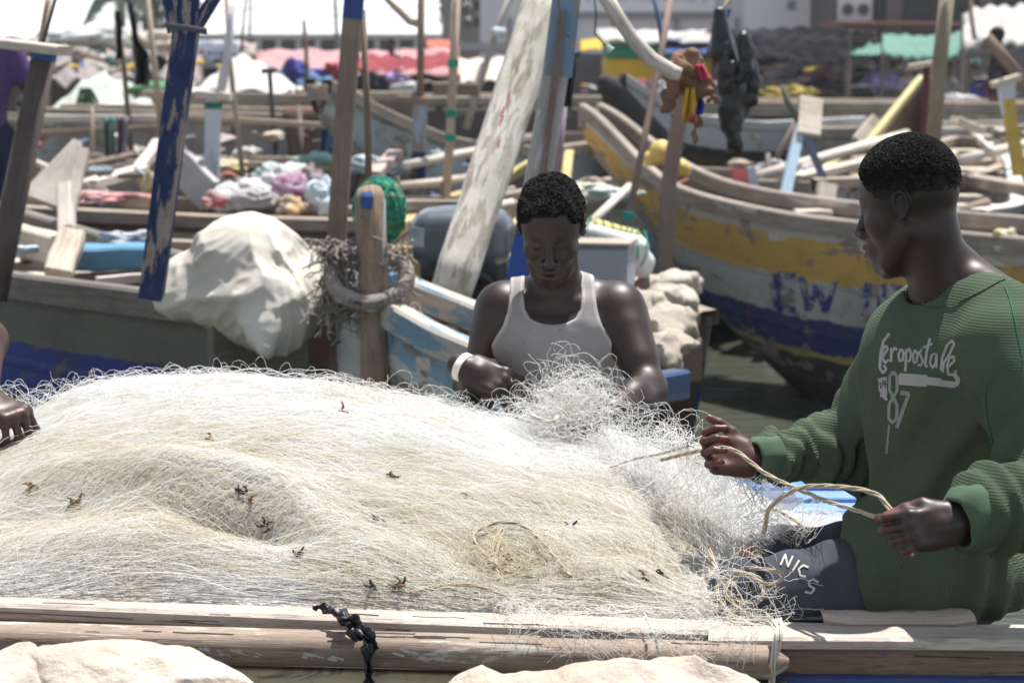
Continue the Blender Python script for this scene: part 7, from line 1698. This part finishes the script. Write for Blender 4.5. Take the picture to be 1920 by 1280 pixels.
gLR=ortho((-.96,-.10,-.14),(.02,-.90,.30),True)
neck2=[('u',.02,cap(loc2w(HR2,HT2,(-.035,0,-.045)),gw(1766,560,3.73),.049,.056)),
       ('u',.04,cap(gw(1785,500,3.75),gw(1865,560,3.64),.040,.045)),('u',.04,cap(gw(1790,520,3.76),gw(1712,590,3.84),.035,.04))]
TR=frame((-.75,-.65,0))
tor2=[('u',0,ell(gw(1778,720,3.73),(.10,.155,.17),TR)),('u',.05,cap(gw(1775,800,3.74),gw(1755,1050,3.78),.105,.11))]
arm2=[]
for S,E,Wr in ((gRs,gRe,gRw),(gLs,gLe,gLw)):
    arm2+=[('u',.03,cap(S,E,.046,.036)),('u',.02,cap(E,Wr,.036,.025))]
legs2=[('u',.04,cap(gw(1690,1085,3.70),gw(1405,1125,3.68),.075,.052)),('u',.04,cap(gw(1660,1050,3.93),gw(1440,1075,4.0),.07,.052)),
       ('u',.03,cap(gw(1405,1125,3.68),gw(1370,1500,3.75),.05,.036)),('u',.03,cap(gw(1440,1075,4.0),gw(1400,1450,4.02),.05,.036)),
       ('u',.02,cap(gw(1370,1510,3.75),gw(1270,1530,3.72),.03,.025)),('u',.02,cap(gw(1400,1460,4.02),gw(1300,1480,4.0),.03,.025))]
body2=[('u',0,grp(tor2)),('u',.03,grp(neck2)),('u',.022,xf(HR2q,HT2,head_items(1.12,.98)+[('u',.003,grp(ear_items(1,.001))),('u',.003,grp(ear_items(-1,.001)))])),
       ('u',.03,grp(arm2)),('u',.012,xf(gRR/HSC,gRw,hR2)),('u',.012,xf(gLR/HSC,gLw,hL2)),('u',.03,grp(legs2))]
def tint2(P):
    q=(P-HT2)@HR2q; sp=face_spots(q)
    E=lambda c,r:(lambda P:(1-smoothstep(.85,1.25,np.linalg.norm((q-A3(c))/A3(r),axis=1))))
    sp.append((E((.097,0,-.0745),(.0155,.026,.0095)),0,(6.5,3.2,3.6),0))
    sp.append((E((.099,0,-.0585),(.012,.024,.006)),0,(1.5,1.1,1.15),0))
    for R,T,tp in ((gRR,gRw,tR2),(gLR,gLw,tL2)):
        qq=(P-T)@R
        sp.append(((lambda qq:(lambda P:smoothstep(-.001,-.012,qq[:,2])*(np.linalg.norm(qq-A3((.07,0,-.02)),axis=1)<.105)*.8))(qq),0,(2.9,2.0,1.8),0))
        for c in tp: sp.append((loc2w(R*HSC,T,c),(.014,)*3,(4.2,2.8,2.4),.4)); sp.append((loc2w(R*HSC,T,c+A3((.003,0,.0068))),(.0048,)*3,(8.5,6.2,5.6),.3))
    C=tint(P,sp)
    # close-cropped sides: stubble darkens the scalp
    x,y,z=q.T; sc=smoothstep(-.055,.035,z-.35*np.maximum(x,0))*smoothstep(.062,.035,x)*(np.abs(x)<.13)
    near=np.linalg.norm(q,axis=1)<.16
    C[:,:3]*=1-.68*(sc*near)[:,None]
    return C
lo,hi=bb([gRw,gLw,gLe,gRe,gw(1700,230),gw(1270,1540,3.7),gw(1440,1400,4.05),gw(1280,800,3.8)],.09)
sdf_obj('body',body2,lo,hi,.0028,SKIN,g_root,cols=tint2)
eyes(g_root,HR2w,HT2)
hs2=scalp(HR2q,HT2,.064,-.005,-.03,.0042,.0006,70,9,hr=.002,fade=.12)
lo,hi=bb([loc2w(HR2,HT2,(a,b,c)) for a in (-.13,.12) for b in (-.11,.11) for c in (-.06,.16)],.01)
P,Fc=surf(hs2,lo,hi,.0022); NN=normals(P,Fc); HR2O=mesh_obj('hair',P,Fc,HAIRM,g_root,smooth=True)
q=((P-HT2)@HR2q); pr=smoothstep(.020,.085,q[:,2]+.10*np.minimum(q[:,0]+.02,0)*0); kp=rg.random(len(P))<pr
curls_mesh('curls',HAIRM,HR2O,P[kp],NN[kp],9500,rg,.0040,.0008,-.0012)
g=G()
for y in (1,-1):   # lashes of the near eye
    for k in range(9):
        a=(k-4)/4; p0=loc2w(HR2w,HT2,(.0865-abs(a)*.004,y*(.031+a*.011),-.003)); p1=p0+HR2@A3((.007,y*.001*a,-.0035))
        g.tube([p0,p1],[.0006,.0002],4)
build(g,'eyelashes',HAIRM,g_root)
# shirt
f2=make_noise(21,3); f3=make_noise(22,2)
def sleeve_disp(p):
    d=np.zeros(len(p))
    for S,E,Wr,am in ((gRs,gRe,gRw,.0075),(gLs,gLe,gLw,.010)):
        for a,b,k,lo_,am2 in ((E,Wr,150,.0,am),(S,E,75,.45,am*.9)):
            ab=b-a; L=np.linalg.norm(ab); u=ab/L; h=((p-a)@u)/L; r=np.linalg.norm(p-a-np.clip(h,0,1)[:,None]*ab,axis=1)
            w_=smoothstep(.13,.09,r)*smoothstep(lo_-.15,lo_+.2,h)*(smoothstep(.92,.74,h) if lo_==0 else smoothstep(1.1,1.0,h))
            ph=h*L*k*.62+f2(p,2.2)*2.4
            d-=am2*w_*(np.abs(np.sin(ph))**1.5-.35)
    return d
pelv=gw(1750,1080,3.78)
def torso_disp(p):
    # long diagonal pulls from the shoulder to the hem
    u=unit((.35,-.1,1)); v=(p-gw(1770,850))@unit((.9,.3,-.35))
    w_=smoothstep(gw(0,620)[2],gw(0,800)[2],p[:,2])
    return -w_*(.014*f3(p*A3((1,1,.35)),3.0)+.0065*np.sin(v*95+f2(p,1.6)*4.5))-.004*f2(p,2.5)
def jitd(p): return sleeve_disp(p)+torso_disp(p)
sh=[('u',0,ell(gw(1778,700,3.73),(.122,.176,.175),TR)),('u',.06,cap(gw(1782,790,3.74),gw(1768,1010,3.77),.128,.130)),
    ('u',.05,ell(gw(1775,1075,3.77),(.140,.15,.105))),('u',.05,cap(gw(1745,1085,3.72),gw(1655,1078,3.70),.115,.108)),
    ('u',.04,ell(gw(1655,1058,3.80),(.085,.15,.10))),('u',.04,cap(gw(1840,1110,3.75),gw(1800,1120,3.80),.06,.07)),
    ('u',.05,cap(gRs,gRe,.072,.064)),('u',.03,cap(gRe,gRe*.25+gRw*.75,.063,.046)),('u',.02,cap(gRe*.2+gRw*.8,gRe*.10+gRw*.90,.044,.038)),
    ('u',.05,cap(gLs,gLe,.086,.082)),('u',.04,cap(gLe,gLe*.3+gLw*.7,.080,.070)),('u',.02,cap(gLe*.3+gLw*.7,gLe*.14+gLw*.86,.062,.050)),
    ('u',.03,cap(gw(1800,545,3.74),gw(1880,585,3.60),.058,.06)),('u',.03,cap(gw(1770,570,3.78),gw(1705,618,3.86),.055,.055)),
    ('d',0,jitd),
    ('s',.004,cap(gw(1770,400,3.73),gw(1766,590,3.73),.058,.066)),
    ('s',.006,cap(gw(1800,440,3.76),gw(1830,540,3.69),.052,.050)),
    ('s',.004,cap(gRw,gRw+(gRe-gRw)*.10,.034,.030)),('s',.004,cap(gLw+(gLw-gLe)*.1,gLw+(gLe-gLw)*.16,.050,.036)),
    ('i',.003,half(gw(1740,1158,3.7),(0.04,.0,-1))),('i',.004,('f',lambda p:np.where(p[:,2]<gw(0,955)[2],((p-gw(1580,1010,3.7))@unit((-1,.15,-.42)))+.006*np.sin(p[:,1]*40),-.3)))]
SH=fabric('green_waffle_knit',(.084,.117,.072),(.052,.076,.047),1350,.92,.38,stain=(.06,.085,.05))
lo,hi=bb([gRw,gLe,gLw,gw(1700,530),gw(1740,1160,3.6),gw(1740,1160,3.95)],.12)
shirt=sdf_obj('shirt',sh,lo,hi,.0034,SH,g_root)
COL_=fabric('green_rib',(.080,.125,.080),(.060,.098,.062),0,.9,.6)
g=G()
cpx=[(1703,549,3.76),(1712,560,3.70),(1735,567,3.67),(1765,566,3.65),(1800,558,3.63),(1835,543,3.62),(1868,527,3.63),(1885,517,3.68)]
# turned-back cuffs, ribbed
def cuff(c,ax,r0,r1,L,name='cuff'):
    ax=unit(ax); F_=ortho(ax,(0,0,1)); g=G(); rows=[]
    prof=[(0,r0*.86),(-.004,r0*.97),(0,r0*1.03),(L*.3,r1*1.04),(L*.7,r1*1.02),(L*.95,r1*1.05),(L*1.02,r1),(L,r1*.92)]
    for i in range(49):
        a=2*math.pi*i/48; k=1+.05*math.sin(a*3+1)+.03*math.sin(a*7)
        rows.append([Vector(A3(c)+ax*x+(F_[:,1]*math.cos(a)+F_[:,2]*math.sin(a))*r*k) for x,r in prof])
    g.grid(rows); build(g,name,COL_,shirt,smooth=True,solid=.0025)
cuff(gRw+(gRe-gRw)*.0,gRe-gRw,.0355,.041,.045)
cuff(gLw+(gLe-gLw)*-.0,gLe-gLw,.044,.055,.040)
TROU=fabric('charcoal_cotton',(.060,.064,.078),(.040,.043,.052),0,.85,.5)
tr2=[('u',0,grp(legs2[:4]+[('u',.05,ell(gw(1745,1100,3.79),(.12,.12,.08)))])),('d',0,lambda p:-.017-.008*f2(p*A3((1.8,1,1)),3)-.006*(1-np.abs(f2(p*A3((1.3,1,.8)),2.2)))**4-.003*np.sin(p[:,0]*70+4*f3(p,2)))]
lo,hi=bb([gw(1330,1140,3.6),gw(1330,1500,3.7),gw(1850,1000,4.1)],.12)
trous=sdf_obj('trousers',tr2,lo,hi,.0042,TROU,g_root)
# ------------------------------------------------------------------ print on the shirt and trousers, wristband letters
PR=plain('cracked_print',(.36,.35,.345),.9,var=.25,sc=40,bs=.1)
trS=bvh_of([shirt])
def script(word_strokes): return [([tuple(map(float,p)) for p in s],w) for s,w in word_strokes]
L=[]
# "eropostale" in a sloping brush script rising to the upper edge, after the hidden first letter
def sc(pts,w=6.5): L.append((pts,w*.80))
sc([(1668,625),(1657,640),(1652,665),(1650,690)],7); sc([(1650,690),(1656,699),(1662,692),(1658,684)],6)
sc([(1657,668),(1665,654),(1662,648),(1656,654),(1655,670),(1660,680),(1667,674)],6)
sc([(1672,652),(1671,678)]); sc([(1672,662),(1678,652),(1683,656)],6)
sc([(1690,654),(1685,664),(1687,677),(1693,675),(1695,661),(1690,654)],5.5)
sc([(1700,654),(1698,696)],6); sc([(1700,660),(1706,653),(1709,664),(1706,677),(1700,677)],5.5)
sc([(1716,656),(1712,667),(1714,680),(1719,678),(1721,663),(1716,656)],5.5)
sc([(1729,655),(1724,661),(1728,669),(1731,677),(1727,685),(1721,684)],5)
sc([(1744,634),(1738,660),(1735,684),(1740,688)],6.5); sc([(1731,652),(1749,644)],5)
sc([(1754,662),(1747,666),(1744,680),(1749,690),(1754,682),(1757,663),(1756,690)],5)
sc([(1764,694),(1767,672),(1776,648),(1786,638),(1790,644),(1782,662),(1770,680),(1768,698)],5.5)
sc([(1776,690),(1790,676),(1789,667),(1781,671),(1776,686),(1779,702),(1788,702),(1794,694)],5.5)
L.append(([(1790,702),(1797,710),(1795,720),(1786,722)],8)); L.append(([(1686,710),(1738,714)],22)); L.append(([(1736,715),(1792,721)],12)); L.append(([(1686,705),(1765,713)],8))
L.append(([(1648,716),(1664,712)],13)); L.append(([(1648,728),(1664,727)],13)); L.append(([(1651,738),(1664,740)],11)); L.append(([(1657,742),(1664,750)],6))
mark('brand_script',L,6,trS,PR,shirt,.0008,step=2)
NUM=plain('grey_print',(.22,.25,.22),.9,var=.2,sc=40,bs=.1)
M_=[([(1676,696),(1669,706),(1669,732),(1676,744),(1683,732),(1683,706),(1676,696)],6),([(1676,744),(1668,758),(1667,784),(1674,792),(1682,784),(1683,760),(1676,744)],6),
    ([(1689,736),(1706,738)],8),([(1705,738),(1694,768),(1682,802)],7),([(1668,796),(1663,850)],4)]
mark('number_print',M_,6,trS,NUM,shirt,.0011,step=2)
mark('small_digits',[([(1653,716),(1654,728)],2),([(1662,720),(1658,720),(1658,714),(1662,714),(1662,727)],1.8)],2,trS,plain('dark_print',(.03,.05,.04),.9,var=.1),shirt,.0034,step=1.5)
trT=bvh_of([trous])
mark('printed_letters',[([(1464,1060),(1473,1040),(1478,1063),(1487,1043)],3.6),([(1487,1070),(1499,1051)],3.8),([(1516,1064),(1506,1060),(1498,1067),(1501,1079),(1511,1081)],3.8),([(1534,1092),(1525,1086),(1516,1089),(1518,1098),(1527,1103),(1521,1111),(1509,1109)],4)],4,trT,plain('pale_print',(.5,.48,.44),.9,var=.2,sc=40),trous,.002,step=2)
trW=bvh_of([wb])
mark('letters',[([(864,690),(868,694),(864,698),(868,703)],1.6),([(866,706),(869,711)],1.6),([(871,706),(868,712)],1.6)],1.6,trW,GRN,wb,.001,step=1)
trH=bvh_of([o for o in g_root.children if o.name.startswith('shirt')])
# seams of the shirt: dark green stitching round the shoulder
mark('shoulder_seam',[[(1883,535),(1893,560),(1903,600),(1912,640),(1920,672),(1890,684),(1865,700),(1850,722),(1846,750),(1852,790),(1862,830)]],2.2,trS,plain('seam_thread',(.02,.12,.08),.9,var=.1),shirt,.0022,step=2)
mark('collar_rib',[[(1701,545),(1712,562),(1735,571),(1762,572),(1800,562),(1840,543),(1870,526),(1884,520)]],9,trS,SH,shirt,.0022,step=2)
# ------------------------------------------------------------------ bright sea haze over the harbour
hz=bpy.data.materials.new('haze'); hz.use_nodes=True; t=hz.node_tree; t.nodes.clear()
ov=t.nodes.new('ShaderNodeOutputMaterial'); vv=t.nodes.new('ShaderNodeVolumePrincipled'); vv.inputs['Density'].default_value=.0006; vv.inputs['Color'].default_value=(.93,.95,1,1); vv.inputs['Anisotropy'].default_value=.2
t.links.new(vv.outputs[0],ov.inputs['Volume'])
g=G(); x0,x1,y0,y1,z0,z1=-60,60,-15,135,-1.3,16
vs=[(x,y,z) for x in (x0,x1) for y in (y0,y1) for z in (z0,z1)]
g.add(vs,[(0,1,3,2),(4,6,7,5),(0,4,5,1),(2,3,7,6),(0,2,6,4),(1,5,7,3)]); build(g,'haze',hz,kind='stuff')
